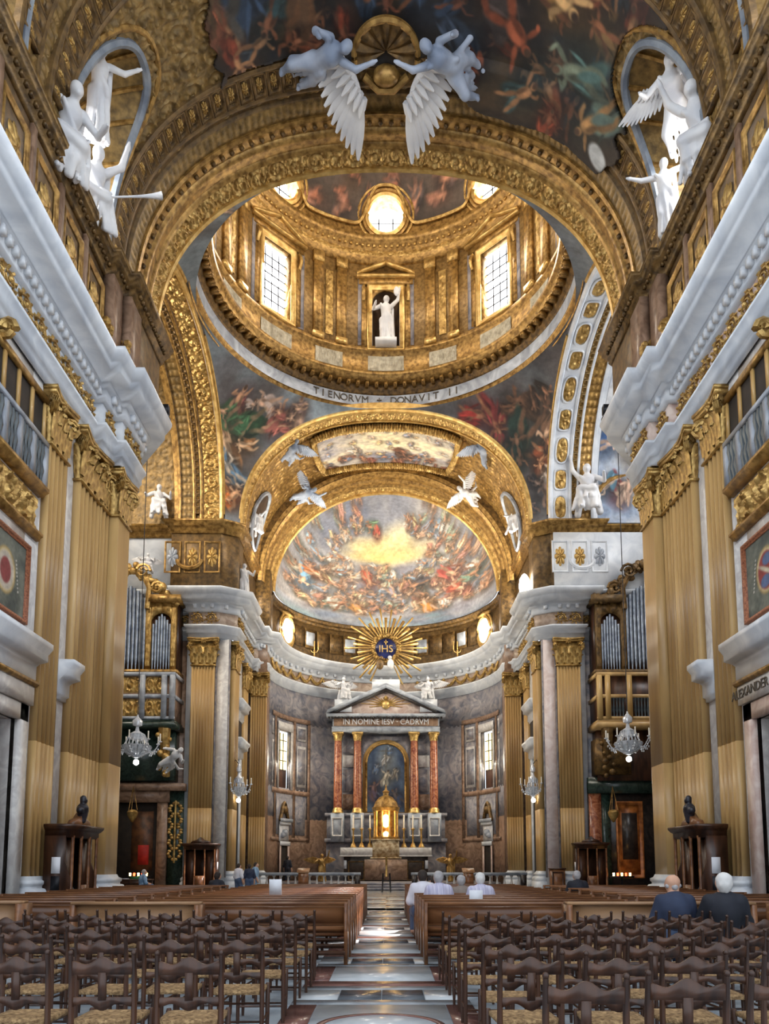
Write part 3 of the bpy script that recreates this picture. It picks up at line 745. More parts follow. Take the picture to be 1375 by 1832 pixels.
cr = empty('ceiling_crossing', label='frescoed pendentives carrying the round inscribed ring of the dome', cat='ceiling', kind='structure')
for sx in (-1, 1):
    for sy in (-1, 1):
        b = MB(); b.grid(pend_pts(sx, sy, 24, 40, -.06)); b.build('pendentive_shell', 'blue_grey_marble', cr, True)
        P = pend_pts(sx, sy, 3, 60, .0)
        for k, m in ((0, 'gold_bright'), (-1, 'gold_bright')):
            b = MB(); b.tube(P[k][2:-9], .11, 6); b.build('pendentive_border', m, cr, True)

DC = (DOME_C[0], DOME_C[1])
def ring(prof, name, m, parent, n=128, smooth=False, a0=0, a1=2 * PI):
    b = MB(); b.lathe(prof, n, (DC[0], DC[1], 0), a0=a0, a1=a1); return b.build(name, m, parent, smooth)
dm = empty('ceiling_dome', label='golden drum and dome with windows, pilasters and a statue niche', cat='ceiling', kind='structure')
ZR = 29.15
ring([(9.46, ZR - .12), (9.4, ZR - .1), (9.4, ZR + .05), (9.3, ZR + .1), (9.28, ZR + .3), (9.2, ZR + .34)], 'ring_moulding', 'gold', dm)
ring([(9.2, ZR + .34), (9.2, ZR + 1.05)], 'inscription_band', 'grey_marble', dm)
ring([(9.2, ZR + 1.05), (9.1, ZR + 1.1), (9.1, ZR + 1.2), (9.0, ZR + 1.25), (9.0, ZR + 1.6)], 'ring_cornice_bed', 'gold_dark', dm)
ring([(9.0, ZR + 1.6), (8.5, ZR + 1.62), (8.5, ZR + 1.84), (8.42, ZR + 1.88), (8.36, ZR + 2.04), (9.05, ZR + 2.08)], 'ring_cornice', 'gold', dm)
b = MB(); b.box(-.1, .1, -.4, .02, -.12, .16); b.ball((0, -.42, -.02), .07, 6, 4); MODI = b.mesh('modillion')
for i in range(96):
    a = 2 * PI * i / 96
    if math.cos(a) > -.45: link('modillion', MODI, 'gold', dm, loc=(DC[0] + 9.0 * math.sin(a), DC[1] + 9.0 * math.cos(a), ZR + 1.44), rot=(0, 0, -a))
ring([(9.05, ZR + 2.06), (9.0, ZR + 2.1), (9.0, ZR + 2.3), (9.05, ZR + 2.36), (9.05, ZR + 3.7), (8.9, ZR + 3.74), (8.88, ZR + 3.95), (9.1, ZR + 4.0)], 'drum_parapet', 'gold', dm)
ZD0, ZD1 = ZR + 3.95, 38.8
# drum wall in segments so that the niche and the windows are true openings
def drum_seg(a0, a1, z0, z1, r, name, m, parent=dm, thick=.3):
    n = max(2, int((a1 - a0) / 2.5) + 1); P = []
    for a in np.linspace(R(a0), R(a1), n):
        row = [(DC[0] + q * math.sin(a), DC[1] + q * math.cos(a), z) for q, z in ((r, z0), (r, z1), (r + thick, z1), (r + thick, z0))]; P.append(row)
    b = MB(); b.grid(np.array(P), cv=True); k = (n - 1) * 4; b.F.append(np.array([[0, 1, 2, 3], [k + 3, k + 2, k + 1, k]]))
    return b.build(name, m, parent)
WZ0, WZ1 = ZD0 + .35, 37.75
for k in range(8):
    c = 45.0 * k
    hw = 6.4 if k % 2 else 5.4; z0, z1 = (WZ0, WZ1) if k % 2 else (ZD0 + .15, ZD0 + 3.9)
    drum_seg(c - 22.5, c - hw, ZD0, ZD1, 9.05, 'drum_wall', 'drum_gold'); drum_seg(c + hw, c + 22.5, ZD0, ZD1, 9.05, 'drum_wall', 'drum_gold')
    drum_seg(c - hw, c + hw, ZD0, z0, 9.05, 'drum_wall', 'drum_gold'); drum_seg(c - hw, c + hw, z1, ZD1, 9.05, 'drum_wall', 'drum_gold')
    for sg in (-1, 1):
        lo, hi = sorted((c + sg * (hw + 3.2), c + sg * (hw + 5.6))); drum_seg(lo, hi, ZD0 + .2, ZD1 - .6, 9.0, 'marble_panel', 'blue_grey_marble', thick=.08)
        for off in (13.6 if False else 17.6, 27.2):
            a = c + sg * off
        # paired pilasters around the multiples of 22.5 degrees
    cc = c + 22.5
    for off in (-4.8, 4.8):
        lo, hi = cc + off - 1.9, cc + off + 1.9
        p = drum_seg(lo, hi, ZD0 + .3, ZD1 - .5, 8.82, 'drum_pilaster', 'gold', thick=.26)
        drum_seg(lo - .4, hi + .4, ZD0, ZD0 + .32, 8.76, 'pilaster_base', 'gold_bright', p); drum_seg(lo - .35, hi + .35, ZD1 - .75, ZD1 - .1, 8.74, 'pilaster_capital', 'gold_leaf', p)
    P = []
    uu = np.linspace(0, 1, 40)[:, None]; vv = np.linspace(0, 1, 10)[None]; hh = .08 * scroll_h(uu * 6 + 0 * vv, vv + 0 * uu)
    aa = R(cc - 1.5) + R(3.0) * vv + 0 * uu; rr = 9.0 - hh
    b = MB(); b.grid(np.stack([DC[0] + rr * np.sin(aa), DC[1] + rr * np.cos(aa), ZD0 + .5 + uu * 4.2 + 0 * vv], -1)); b.build('relief_strip', 'gold_leaf', dm, True)
    # relief panels on the parapet below
    for lo, hi in ((c - 7, c + 7), (cc - 5.5, cc + 5.5)):
        uu = np.linspace(0, 1, 60)[:, None]; vv = np.linspace(0, 1, 12)[None]; hh = .07 * scroll_h(uu * 5 + 0 * vv, vv + 0 * uu)
        aa = R(lo) + R(hi - lo) * uu + 0 * vv; rr = 9.02 - hh
        b = MB(); b.grid(np.stack([DC[0] + rr * np.sin(aa), DC[1] + rr * np.cos(aa), ZR + 2.55 + vv * .95 + 0 * uu], -1)); b.build('parapet_relief', 'stone_relief', dm, True)
# entablature of the drum
ring([(9.05, ZD1 - .1), (8.85, ZD1 - .05), (8.85, ZD1 + .3), (8.8, ZD1 + .34), (8.8, ZD1 + .7), (8.65, ZD1 + .76), (8.65, ZD1 + .95), (8.35, ZD1 + 1.0), (8.35, ZD1 + 1.2), (8.25, ZD1 + 1.35), (8.9, ZD1 + 1.4)], 'drum_entablature', 'gold', dm)
b = MB()
for i in range(150):
    a = 2 * PI * i / 150; M = Matrix.Translation((DC[0] + 8.65 * math.sin(a), DC[1] + 8.65 * math.cos(a), ZD1 + .86)) @ Matrix.Rotation(-a, 4, 'Z'); b.box(-.07, .07, -.12, .02, -.07, .08, M)
b.build('dentil_row', 'gold_bright', dm, kind='stuff')
uu = np.linspace(0, 1, 900)[:, None]; vv = np.linspace(0, 1, 8)[None]; hh = .06 * scroll_h(uu * 90 + 0 * vv, vv + 0 * uu); aa = 2 * PI * uu + 0 * vv
b = MB(); b.grid(np.stack([DC[0] + (8.8 - hh) * np.sin(aa), DC[1] + (8.8 - hh) * np.cos(aa), ZD1 + .34 + .36 * vv + 0 * uu], -1)); b.build('drum_frieze', 'gold_leaf', dm, True)
ZS = ZD1 + 1.35
# dome shell with round lucarnes
def dome_pt(a, t, r=8.85, h=8.6): return np.stack(np.broadcast_arrays(DC[0] + r * np.cos(t) * np.sin(a), DC[1] + r * np.cos(t) * np.cos(a), ZS + h * np.sin(t)), -1)
na, nt = 320, 60
A_ = np.linspace(0, 2 * PI, na)[:, None]; T_ = np.linspace(0, PI / 2, nt)[None]
Pd = dome_pt(A_, T_); ac = (A_[1:] + A_[:-1]) / 2; tc = (T_[:, 1:] + T_[:, :-1]) / 2
am = (np.degrees(ac) + 22.5) % 45 - 22.5
LUC_Z, LUC_R = R(11.0), 1.22
hole = (np.radians(am) * 8.85 * np.cos(tc)) ** 2 + ((tc - LUC_Z) * 8.7) ** 2 < LUC_R ** 2
b = MB(); b.grid(Pd, keep=~hole); b.build('dome_shell', 'gold', dm, True)
for k in range(8):
    a = R(45 * k); q = np.linspace(0, 2 * PI, 28, endpoint=False)
    for g, rr, m in ((1.0, .17, 'gold_bright'), (1.2, .12, 'gold'), (1.42, .1, 'gold_leaf')):
        b = MB(); b.tube(dome_pt(a + g * LUC_R * np.cos(q) / 8.7, LUC_Z + g * LUC_R * np.sin(q) / 8.7, 8.8), rr, 6, closed=True); b.build('lucarne_ring', m, dm, True)
    # tunnel and glass of the round window
    wn = window_struct(f'round lucarne window at the foot of the dome, ' + ('straight above the statue niche' if k == 0 else f'{["", "right of the centre", "far right", "right rear", "over the nave", "left rear", "far left", "left of the centre"][k]}'))
    b = MB(); rows = [dome_pt(a + LUC_R * np.cos(q) / 8.7, LUC_Z + LUC_R * np.sin(q) / 8.7, 8.85)]
    out = np.array([math.sin(a), math.cos(a), .0]) * 1.0; rows.append(rows[0] + out); b.grid(np.array(rows), cv=True); b.build('reveal', 'gold_bright', wn, True)
    b = MB(); b.add(rows[1], [tuple(range(28))]); b.build('pane', 'daylight_glass', wn)
    b = MB()
    for d_ in (-.45, .45): b.tube([rows[1].mean(0) - out * .1 + np.array([math.cos(a) * d_, -math.sin(a) * d_, sz]) for sz in (-1.15, 1.15)], .04, 4)
    b.tube([rows[1].mean(0) - out * .1 + np.array([math.cos(a) * d_, -math.sin(a) * d_, .25]) for d_ in (-1.2, 1.2)], .04, 4)
    b.build('glazing_bar', 'iron', wn)
# drum windows with pedimented frames, niche with statue frame
def aedicule(c, hw, z0, z1, nm, win):
    """frame, brackets and pediment on the drum wall at azimuth c (degrees)"""
    M = Matrix.Translation((DC[0] + 8.98 * math.sin(R(c)), DC[1] + 8.98 * math.cos(R(c)), 0)) @ Matrix.Rotation(-R(c), 4, 'Z')
    root = window_struct(nm) if win else None
    par = root if win else dm
    def pb(mb, name, m): 
        o = mb.build(name, m, par); o.matrix_basis = M; return o
    t = .32
    b = MB(); frame_mb(2 * hw + 2 * t, z1 - z0 + 2 * t, t, .16, b, Matrix.Translation((0, -.02, (z0 + z1) / 2))); pb(b, 'window_frame' if win else 'niche_frame', 'gold_bright')
    for sx in (-1, 1):
        b = MB(); b.box(sx * (hw + t + .18) - .16, sx * (hw + t + .18) + .16, -.16, .05, z0 - .1, z1 + .1); pb(b, 'jamb', 'gold')
        b = MB(); q = np.linspace(0, 1, 12); b.tube(np.stack([0 * q + sx * (hw + t + .22), -.12 - .2 * np.sin(PI * q), z1 - .75 + .95 * q], -1), .12, 5); pb(b, 'bracket', 'gold_leaf')
    W = hw + t + .62
    b = MB(); b.box(-W + .1, W - .1, -.2, .05, z1 + t, z1 + t + .35); pb(b, 'frieze', 'gold')
    b = MB(); b.box(-W, W, -.42, .05, z1 + t + .35, z1 + t + .5); pb(b, 'cornice', 'gold_bright')
    zp = z1 + t + .5; hp = .75
    for sx in (-1, 1):
        b = MB(); b.prism([(sx * W, zp), (sx * W, zp + .16), (0, zp + hp + .16), (0, zp + hp)], -.42, .05, 'y'); pb(b, 'raking_cornice', 'gold_bright')
    b = MB(); b.prism([(-W + .1, zp), (W - .1, zp), (0, zp + hp)], -.12, .05, 'y'); pb(b, 'tympanum', 'gold_dark')
    if win:
        b = MB(); b.box(-hw - .05, hw + .05, .55, .62, z0 - .05, z1 + .05); pb(b, 'pane', 'daylight_glass')
        for sx in (-1, 1):
            b = MB(); b.box(sx * hw - .04, sx * hw + .04, .0, .6, z0, z1); pb(b, 'reveal', 'gold')
        b = MB()
        for i in range(1, 4): b.box(-hw + i * hw / 2 - .025, -hw + i * hw / 2 + .025, .5, .54, z0, z1)
        for i in range(1, 8): b.box(-hw, hw, .5, .54, z0 + i * (z1 - z0) / 8 - .025, z0 + i * (z1 - z0) / 8 + .025)
        pb(b, 'glazing_bar', 'iron')
    else:
        q = np.linspace(0, PI, 15); zz = np.concatenate([np.linspace(z0, z1 - hw, 8), z1 - hw + hw * np.sin(np.linspace(.15, PI / 2, 8))])
        ww = np.concatenate([np.full(8, hw), hw * np.cos(np.linspace(.15, PI / 2, 8))])
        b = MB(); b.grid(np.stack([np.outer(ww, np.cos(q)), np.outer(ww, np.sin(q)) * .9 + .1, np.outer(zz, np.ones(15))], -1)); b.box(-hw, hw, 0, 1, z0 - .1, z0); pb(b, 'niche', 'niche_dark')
        b = MB()
        for sx in (-1, 1):
            k = [(sx * hw, z1 - hw)] + [(sx * hw * math.cos(e), z1 - hw + hw * math.sin(e)) for e in np.linspace(0, PI / 2, 8)] + [(sx * .0, z1 + .05), (sx * (hw + .05), z1 + .05)]
            b.prism(k, -.02, .12, 'y')
        pb(b, 'niche_spandrel', 'gold')
for k in range(8):
    c = 45 * k
    if k % 2: aedicule(c, .98, WZ0, WZ1, f'tall gridded drum window at the ' + {1: 'right', 3: 'right rear', 5: 'left rear', 7: 'left'}[k] + ' of the dome', True)
    else: aedicule(c, .84, ZD0 + .15, ZD0 + 3.9, 'niche', False)

# ------------------------------------------------------------------ choir vault and apse conch
ch = empty('ceiling_choir', label='gilded choir vault with a framed fresco in front of the apse', cat='ceiling', kind='structure')
b = MB(); arch_profile(b, A_CH, [(YX1 + .0, .6), (YX1 - .1, .06), (YX1 - .1, -.04), (YX1 + .02, -.08), (YX1 + .1, -.04), (YX1 + .14, .02)], 110); b.build('arch_edge', 'gold_bright', ch, True)
b = MB(); arch_relief(b, A_CH, YX1 + .14, YX1 + .85, 40, 900, 16, .02, .1); b.build('floral_band', 'gold_leaf', ch, True)
b = MB(); arch_profile(b, A_CH, [(YX1 + .85, .05), (YX1 + .86, -.06), (YX1 + 1.0, -.06), (YX1 + 1.02, .08)], 100); b.build('arch_fillet', 'gold_bright', ch, True)
b = MB(); arch_relief(b, A_CH, YX1 + 1.0, 49.7, 30, 420, 90, .12, .07, hf=lambda u, v: scroll_h(u, (v * 6) % 1.0)); b.build('vault_field', 'gold', ch, True)
A_AP = Arc(7.9, 7.3, 2.0, 20.75)
b = MB(); arch_profile(b, A_AP, [(49.6, .75), (49.65, .5), (49.9, .46), (49.95, .4), (50.3, .36), (50.4, .42), (50.6, .42), (50.65, .26), (51.0, .2), (51.1, .26), (51.2, .1)], 110); b.build('arch_moulding', 'gold', ch, True)
b = MB(); arch_relief(b, A_AP, 51.2, 51.75, 46, 920, 12, .1, .08); b.build('arch_band', 'gold_leaf', ch, True)
b = MB(); arch_profile(b, A_AP, [(51.75, .1), (51.76, -.04), (51.9, -.1), (52.05, -.02)], 110); b.build('arch_lip', 'gold_bright', ch, True)
# gold moulding under the conch
b = MB(); n = 64; P = []
for a in np.linspace(-92, 92, n):
    P.append([((APSE_R + r) * math.sin(R(a)), YAP + (APSE_R + r) * math.cos(R(a)), zz) for r, zz in ((.1, 20.15), (-.1, 20.2), (-.14, 20.35), (-.32, 20.42), (-.36, 20.6), (-.2, 20.66), (-.2, 20.8), (.1, 20.85))])
b.grid(np.array(P)); b.build('conch_cornice', 'gold_dark', ch, True)
# ------------------------------------------------------------------ frescoes: pigment laid on as brush strokes
def fbm(h, w, seed, oct0=3, n=5, gain=.55):
    r = np.random.default_rng(seed); out = np.zeros((h, w)); amp = 1; tot = 0
    for k in range(n):
        g = oct0 * 2 ** k; A = r.random((g + 2, g + 2))
        y = np.linspace(0, g, h); x = np.linspace(0, g, w); y0 = y.astype(int); x0 = x.astype(int)
        fy = (y - y0)[:, None]; fx = (x - x0)[None]; fy = fy * fy * (3 - 2 * fy); fx = fx * fx * (3 - 2 * fx)
        v = (A[y0][:, x0] * (1 - fx) + A[y0][:, x0 + 1] * fx) * (1 - fy) + (A[y0 + 1][:, x0] * (1 - fx) + A[y0 + 1][:, x0 + 1] * fx) * fy
        out += amp * v; tot += amp; amp *= gain
    return out / tot
class Paint:
    def __init__(s, ext, res, base, seed=1):
        s.x0, s.x1, s.y0, s.y1 = ext; s.res = res; s.W = int((s.x1 - s.x0) * res); s.H = int((s.y1 - s.y0) * res)
        s.I = np.ones((s.H, s.W, 3)) * (np.array(base) / 255.0); s.r = np.random.default_rng(seed); s.seed = seed
    def clouds(s, c1, c2, lo=.35, hi=.65, oct0=4, amount=1.0, seed=0):
        n = np.clip((fbm(s.H, s.W, s.seed + seed + 11, oct0) - lo) / (hi - lo), 0, 1)[..., None] * amount
        s.I = s.I * (1 - n) + n * np.array(c2) / 255.0 if c1 is None else (np.array(c1) * (1 - n) + np.array(c2) * n) / 255.0
    def blob(s, cx, cy, rx, ry, ang, col, soft=.3, alpha=1.0):
        m = max(rx, ry) * (1 + soft) * 1.05
        i0 = max(0, int((cy - m - s.y0) * s.res)); i1 = min(s.H, int((cy + m - s.y0) * s.res) + 2); j0 = max(0, int((cx - m - s.x0) * s.res)); j1 = min(s.W, int((cx + m - s.x0) * s.res) + 2)
        if i1 <= i0 or j1 <= j0: return
        Y = (np.arange(i0, i1)[:, None] / s.res + s.y0 - cy); X = (np.arange(j0, j1)[None] / s.res + s.x0 - cx)
        c, n = math.cos(ang), math.sin(ang); d = np.hypot((X * c + Y * n) / rx, (-X * n + Y * c) / ry)
        a = np.clip((1 + soft - d) / (2 * soft + 1e-6), 0, 1)[..., None] * alpha
        s.I[i0:i1, j0:j1] = s.I[i0:i1, j0:j1] * (1 - a) + a * np.array(col) / 255.0
    def stroke(s, p0, p1, w, col, alpha=1.0, soft=.35):
        p0, p1 = np.array(p0), np.array(p1); d = p1 - p0; L = np.hypot(*d) + 1e-6
        s.blob(*(p0 + p1) / 2, L / 2 + w * .6, w, math.atan2(d[1], d[0]), col, soft, alpha)
    def tint(s, c, f): return np.clip(np.array(c, float) * f, 0, 255)
    def figure(s, x, y, S, skin, cloth, a=None, wing=None):
        r = s.r; a = r.uniform(0, 2 * PI) if a is None else a; t = np.array([math.cos(a), math.sin(a)]); n = np.array([-t[1], t[0]]); p = np.array([x, y])
        s.blob(x + .05 * S, y - .08 * S, S * .5, S * .34, a, s.tint(cloth, .45), .5, .7)
        if wing is not None:
            for k in (-1, 1): s.stroke(p + t * .15 * S, p + t * .1 * S + n * k * .55 * S, .11 * S, wing)
        # drapery in folds
        for k in range(4):
            q = p - t * S * r.uniform(.05, .35) + n * S * r.uniform(-.16, .16); b = a + r.uniform(-.7, .7)
            s.blob(*q, S * r.uniform(.18, .34), S * r.uniform(.08, .15), b, s.tint(cloth, r.uniform(.75, 1.1)), .2)
        for k in range(5):
            q = p - t * S * r.uniform(0, .4) + n * S * r.uniform(-.2, .2); b = a + r.uniform(-.6, .6); e = np.array([math.cos(b), math.sin(b)]) * S * r.uniform(.1, .22)
            s.stroke(q - e, q + e, S * .025, s.tint(cloth, r.choice([.5, .6, 1.35, 1.5])), .85)
        # legs, torso, arms, head
        for k in (-1, 1):
            h = p - t * .12 * S + n * k * .07 * S; kn = h - t * .24 * S + n * k * S * r.uniform(-.02, .16); ft = kn - t * S * r.uniform(.1, .26) + n * S * r.uniform(-.15, .1)
            if r.random() < .7: s.stroke(h, kn, .062 * S, s.tint(skin, r.uniform(.75, 1.0))); s.stroke(kn, ft, .045 * S, s.tint(skin, r.uniform(.7, 1.05)))
        s.blob(*(p + t * .06 * S), .19 * S, .115 * S, a, skin, .2); s.blob(*(p + t * .1 * S + n * .04 * S), .11 * S, .05 * S, a, s.tint(skin, 1.18), .4)
        s.blob(*(p + t * .02 * S - n * .06 * S), .14 * S, .045 * S, a, s.tint(skin, .62), .4)
        for k in (-1, 1):
            sh = p + t * .19 * S + n * k * .11 * S; el = sh + t * S * r.uniform(-.12, .16) + n * k * S * r.uniform(.06, .2); ha = el + t * S * r.uniform(-.05, .22) + n * k * S * r.uniform(-.1, .1)
            s.stroke(sh, el, .04 * S, s.tint(skin, r.uniform(.8, 1.1))); s.stroke(el, ha, .03 * S, s.tint(skin, r.uniform(.8, 1.15)))
        hd = p + t * .31 * S + n * r.uniform(-.04, .04) * S; s.blob(*hd, .075 * S, .065 * S, a, skin, .2); s.blob(*(hd + t * .035 * S), .06 * S, .05 * S, a, s.tint((70, 52, 40), r.uniform(.7, 1.6)), .3)
        if r.random() < .6:
            q = p - t * S * .2; b = a + r.uniform(-.5, .5); s.blob(*q, S * .2, S * .07, b, s.tint(cloth, 1.12), .2)
    def finish(s, amt=.16):
        n = fbm(s.H, s.W, s.seed + 5, 24, 4)[..., None]; s.I = np.clip(s.I * (1 - amt + 2 * amt * n), 0, 1)
    def sample(s, x, y, gain=1.0):
        j = np.clip((x - s.x0) * s.res, 0, s.W - 1.001); i = np.clip((y - s.y0) * s.res, 0, s.H - 1.001); j0 = j.astype(int); i0 = i.astype(int); fj = (j - j0)[..., None]; fi = (i - i0)[..., None]
        c = (s.I[i0, j0] * (1 - fj) + s.I[i0, np.minimum(j0 + 1, s.W - 1)] * fj) * (1 - fi) + (s.I[np.minimum(i0 + 1, s.H - 1), j0] * (1 - fj) + s.I[np.minimum(i0 + 1, s.H - 1), np.minimum(j0 + 1, s.W - 1)] * fj) * fi
        return np.where(c <= .04045, c / 12.92, ((c + .055) / 1.055) ** 2.4) * gain

SKIN = [(196, 150, 118), (214, 172, 138), (180, 130, 98), (160, 112, 84)]
# --- apse conch: the glory of heaven above banks of saints
Q = lambda y: 20.4 + (y - 20.4) * 1.45          # the vault is seen steeply, so figures are drawn squat
p = Paint((-8.2, 8.2, 20.4, 32.0), 34, (140, 144, 156), 3); fig_ = p.figure; p.figure = lambda x, y, *a, **k: fig_(x, Q(y), *a, **k)
p.clouds((112, 118, 136), (178, 172, 168), .3, .7)
for k in range(26):
    an = p.r.uniform(0, 2 * PI); d = p.r.uniform(.2, 1.0); p.blob(d * 3.2 * math.cos(an), Q(26.0 + d * .9 * math.sin(an)), p.r.uniform(.5, 1.4), p.r.uniform(.2, .5), p.r.uniform(-.6, .6), (232, 206, 140) if d < .6 else (206, 184, 150), .8, .5)
p.blob(.2, Q(26.0), 2.3, .62, 0, (240, 212, 132), .9, .9); p.blob(.7, Q(26.6), 1.0, .7, .3, (242, 224, 160), .9, .8); p.blob(-.3, Q(25.6), 2.0, .3, 0, (236, 206, 120), .9, .8)
cl = [(196, 146, 104), (184, 124, 106), (146, 172, 194), (212, 204, 190), (218, 198, 164), (164, 132, 110), (204, 188, 136), (146, 152, 164), (150, 160, 140), (226, 218, 204), (176, 130, 118), (206, 196, 180)]
for k in range(210):                       # upper wreath of small figures
    an = p.r.uniform(0, 2 * PI); d = p.r.uniform(.75, 1.5); x, y = 4.4 * d * math.cos(an), 25.9 + 1.5 * d * math.sin(an)
    if abs(x) < 1.6 and y > 26.2: continue
    p.figure(x, y, p.r.uniform(.5, .85), SKIN[p.r.integers(4)], cl[p.r.integers(len(cl))])
for k in range(60): p.blob(p.r.uniform(-7, 7), Q(p.r.uniform(21.5, 25)), p.r.uniform(.4, 1.1), p.r.uniform(.2, .5), p.r.uniform(-.5, .5), (104, 92, 92) if k % 2 else (150, 146, 156), .6, .6)
for k in range(230):
    x = p.r.uniform(-7.4, 7.4); y = 21.9 + p.r.random() ** 1.2 * 3.3 - .025 * 0 * x * x
    p.figure(x, y, p.r.uniform(.75, 1.35), SKIN[p.r.integers(4)], cl[p.r.integers(len(cl))])
for x, y, S, c in ((-6.3, 23.3, 1.9, (128, 178, 214)), (-5.4, 23.9, 1.4, (196, 110, 60)), (4.9, 24.1, 2.0, (184, 78, 66)), (6.4, 23.4, 1.6, (110, 140, 120)), (3.2, 22.4, 2.0, (186, 120, 52)), (-1.4, 24.2, 1.7, (160, 76, 54)), (2.4, 23.9, 1.9, (76, 70, 72)), (-3.6, 22.3, 1.8, (222, 206, 180)), (-2.2, 22.0, 1.6, (190, 130, 70)), (5.6, 22.9, 1.6, (190, 90, 66)), (0.6, 23.3, 1.5, (150, 140, 150)), (-1.1, 27.2, 1.2, (90, 116, 84)), (-.7, 26.9, 1.0, (176, 76, 60))):
    p.figure(x, y, S, SKIN[p.r.integers(4)], c)
for k in range(40): p.blob(p.r.uniform(-8, 8), Q(p.r.uniform(20.4, 21.6)), p.r.uniform(.4, 1.2), p.r.uniform(.2, .4), 0, [(112, 124, 144), (150, 160, 174), (96, 104, 120), (128, 158, 166)][k % 4], .6, .7)
p.I = p.I * .9 + .1 * np.array((206, 198, 188)) / 255.0; p.finish()
az = np.linspace(-90, 90, 330)[:, None]; el = np.linspace(0, 90, 190)[None]
X = 7.86 * np.sin(np.radians(az)) * np.cos(np.radians(el)); Yc = 51.85 + 7.9 * np.cos(np.radians(az)) * np.cos(np.radians(el)); Z = 20.72 + 7.3 * np.sin(np.radians(el)) + 0 * az
b = MB(); b.grid(np.stack([X, Yc, Z], -1)); b.build('conch_fresco', 'fresco', ch, True, color=p.sample(X, Q(Z), 1.1))
# wall between the choir vault and the apse arch
u = np.linspace(0, 1, 90); x0_, z0_ = A_CH.pt(u, .4); x1_, z1_ = A_AP.pt(u, .45)
b = MB(); b.grid(np.stack([np.stack([x0_, 0 * u + 49.66, z0_], -1), np.stack([x1_, 0 * u + 49.66, z1_], -1)])); b.build('arch_spandrel', 'gold_dark', ch)

# --- choir vault: framed fresco of angels in the clouds
p = Paint((-5.6, 5.6, 0, 4.6), 44, (200, 188, 168), 5); p.clouds((150, 146, 156), (232, 214, 182), .34, .66)
p.blob(.6, 3.2, 3.0, 1.0, 0, (238, 220, 176), .8, .8)
for k in range(46): p.figure(p.r.uniform(-5.2, 5.2), p.r.uniform(1.2, 4.2), p.r.uniform(.4, .8), (206, 170, 140), [(220, 208, 190), (176, 160, 150), (150, 160, 180), (214, 186, 130)][k % 4])
for k in range(30): p.figure(p.r.uniform(-5.2, 5.2), p.r.uniform(.2, 1.3), p.r.uniform(.6, 1.1), (170, 120, 92), [(120, 70, 56), (96, 70, 60), (140, 96, 70), (110, 120, 140)][k % 4])
p.figure(1.2, 1.7, 1.3, (150, 100, 74), (110, 70, 50)); p.figure(-2.6, 1.9, 1.2, (226, 196, 166), (210, 200, 190)); p.finish()
uu = np.linspace(-1, 1, 180)[:, None]; vv = np.linspace(0, 1, 80)[None]; edge = 1 - .1 * (np.abs(uu) ** 6)
S_ = .5 + uu * .185 * (1 - .14 * (vv - .2) ** 2); Yv = 44.35 + 4.4 * (.5 + (vv - .5) * edge)
x, z = A_CH.pt(S_ + 0 * vv, -.12); b = MB(); b.grid(nave_map(x, Yv + 0 * uu, z)); b.build('vault_fresco', 'fresco', ch, True, color=p.sample(uu * 5.5 + 0 * vv, 4.6 * (1 - vv) + 0 * uu))
G = nave_map(x, Yv + 0 * uu, z); rim_ = np.concatenate([G[:, 0], G[-1, 1:], G[::-1, -1][1:], G[0, ::-1][1:-1]])
for rr, dz in ((.2, -.05), (.13, -.2)):
    b = MB(); k = np.arange(len(rim_)); b.tube(rim_ + np.array([0, 0, dz]), rr * (1 + .22 * np.sin(k * 1.9)), 6, closed=True); b.build('fresco_frame', 'gold_leaf', ch, True)

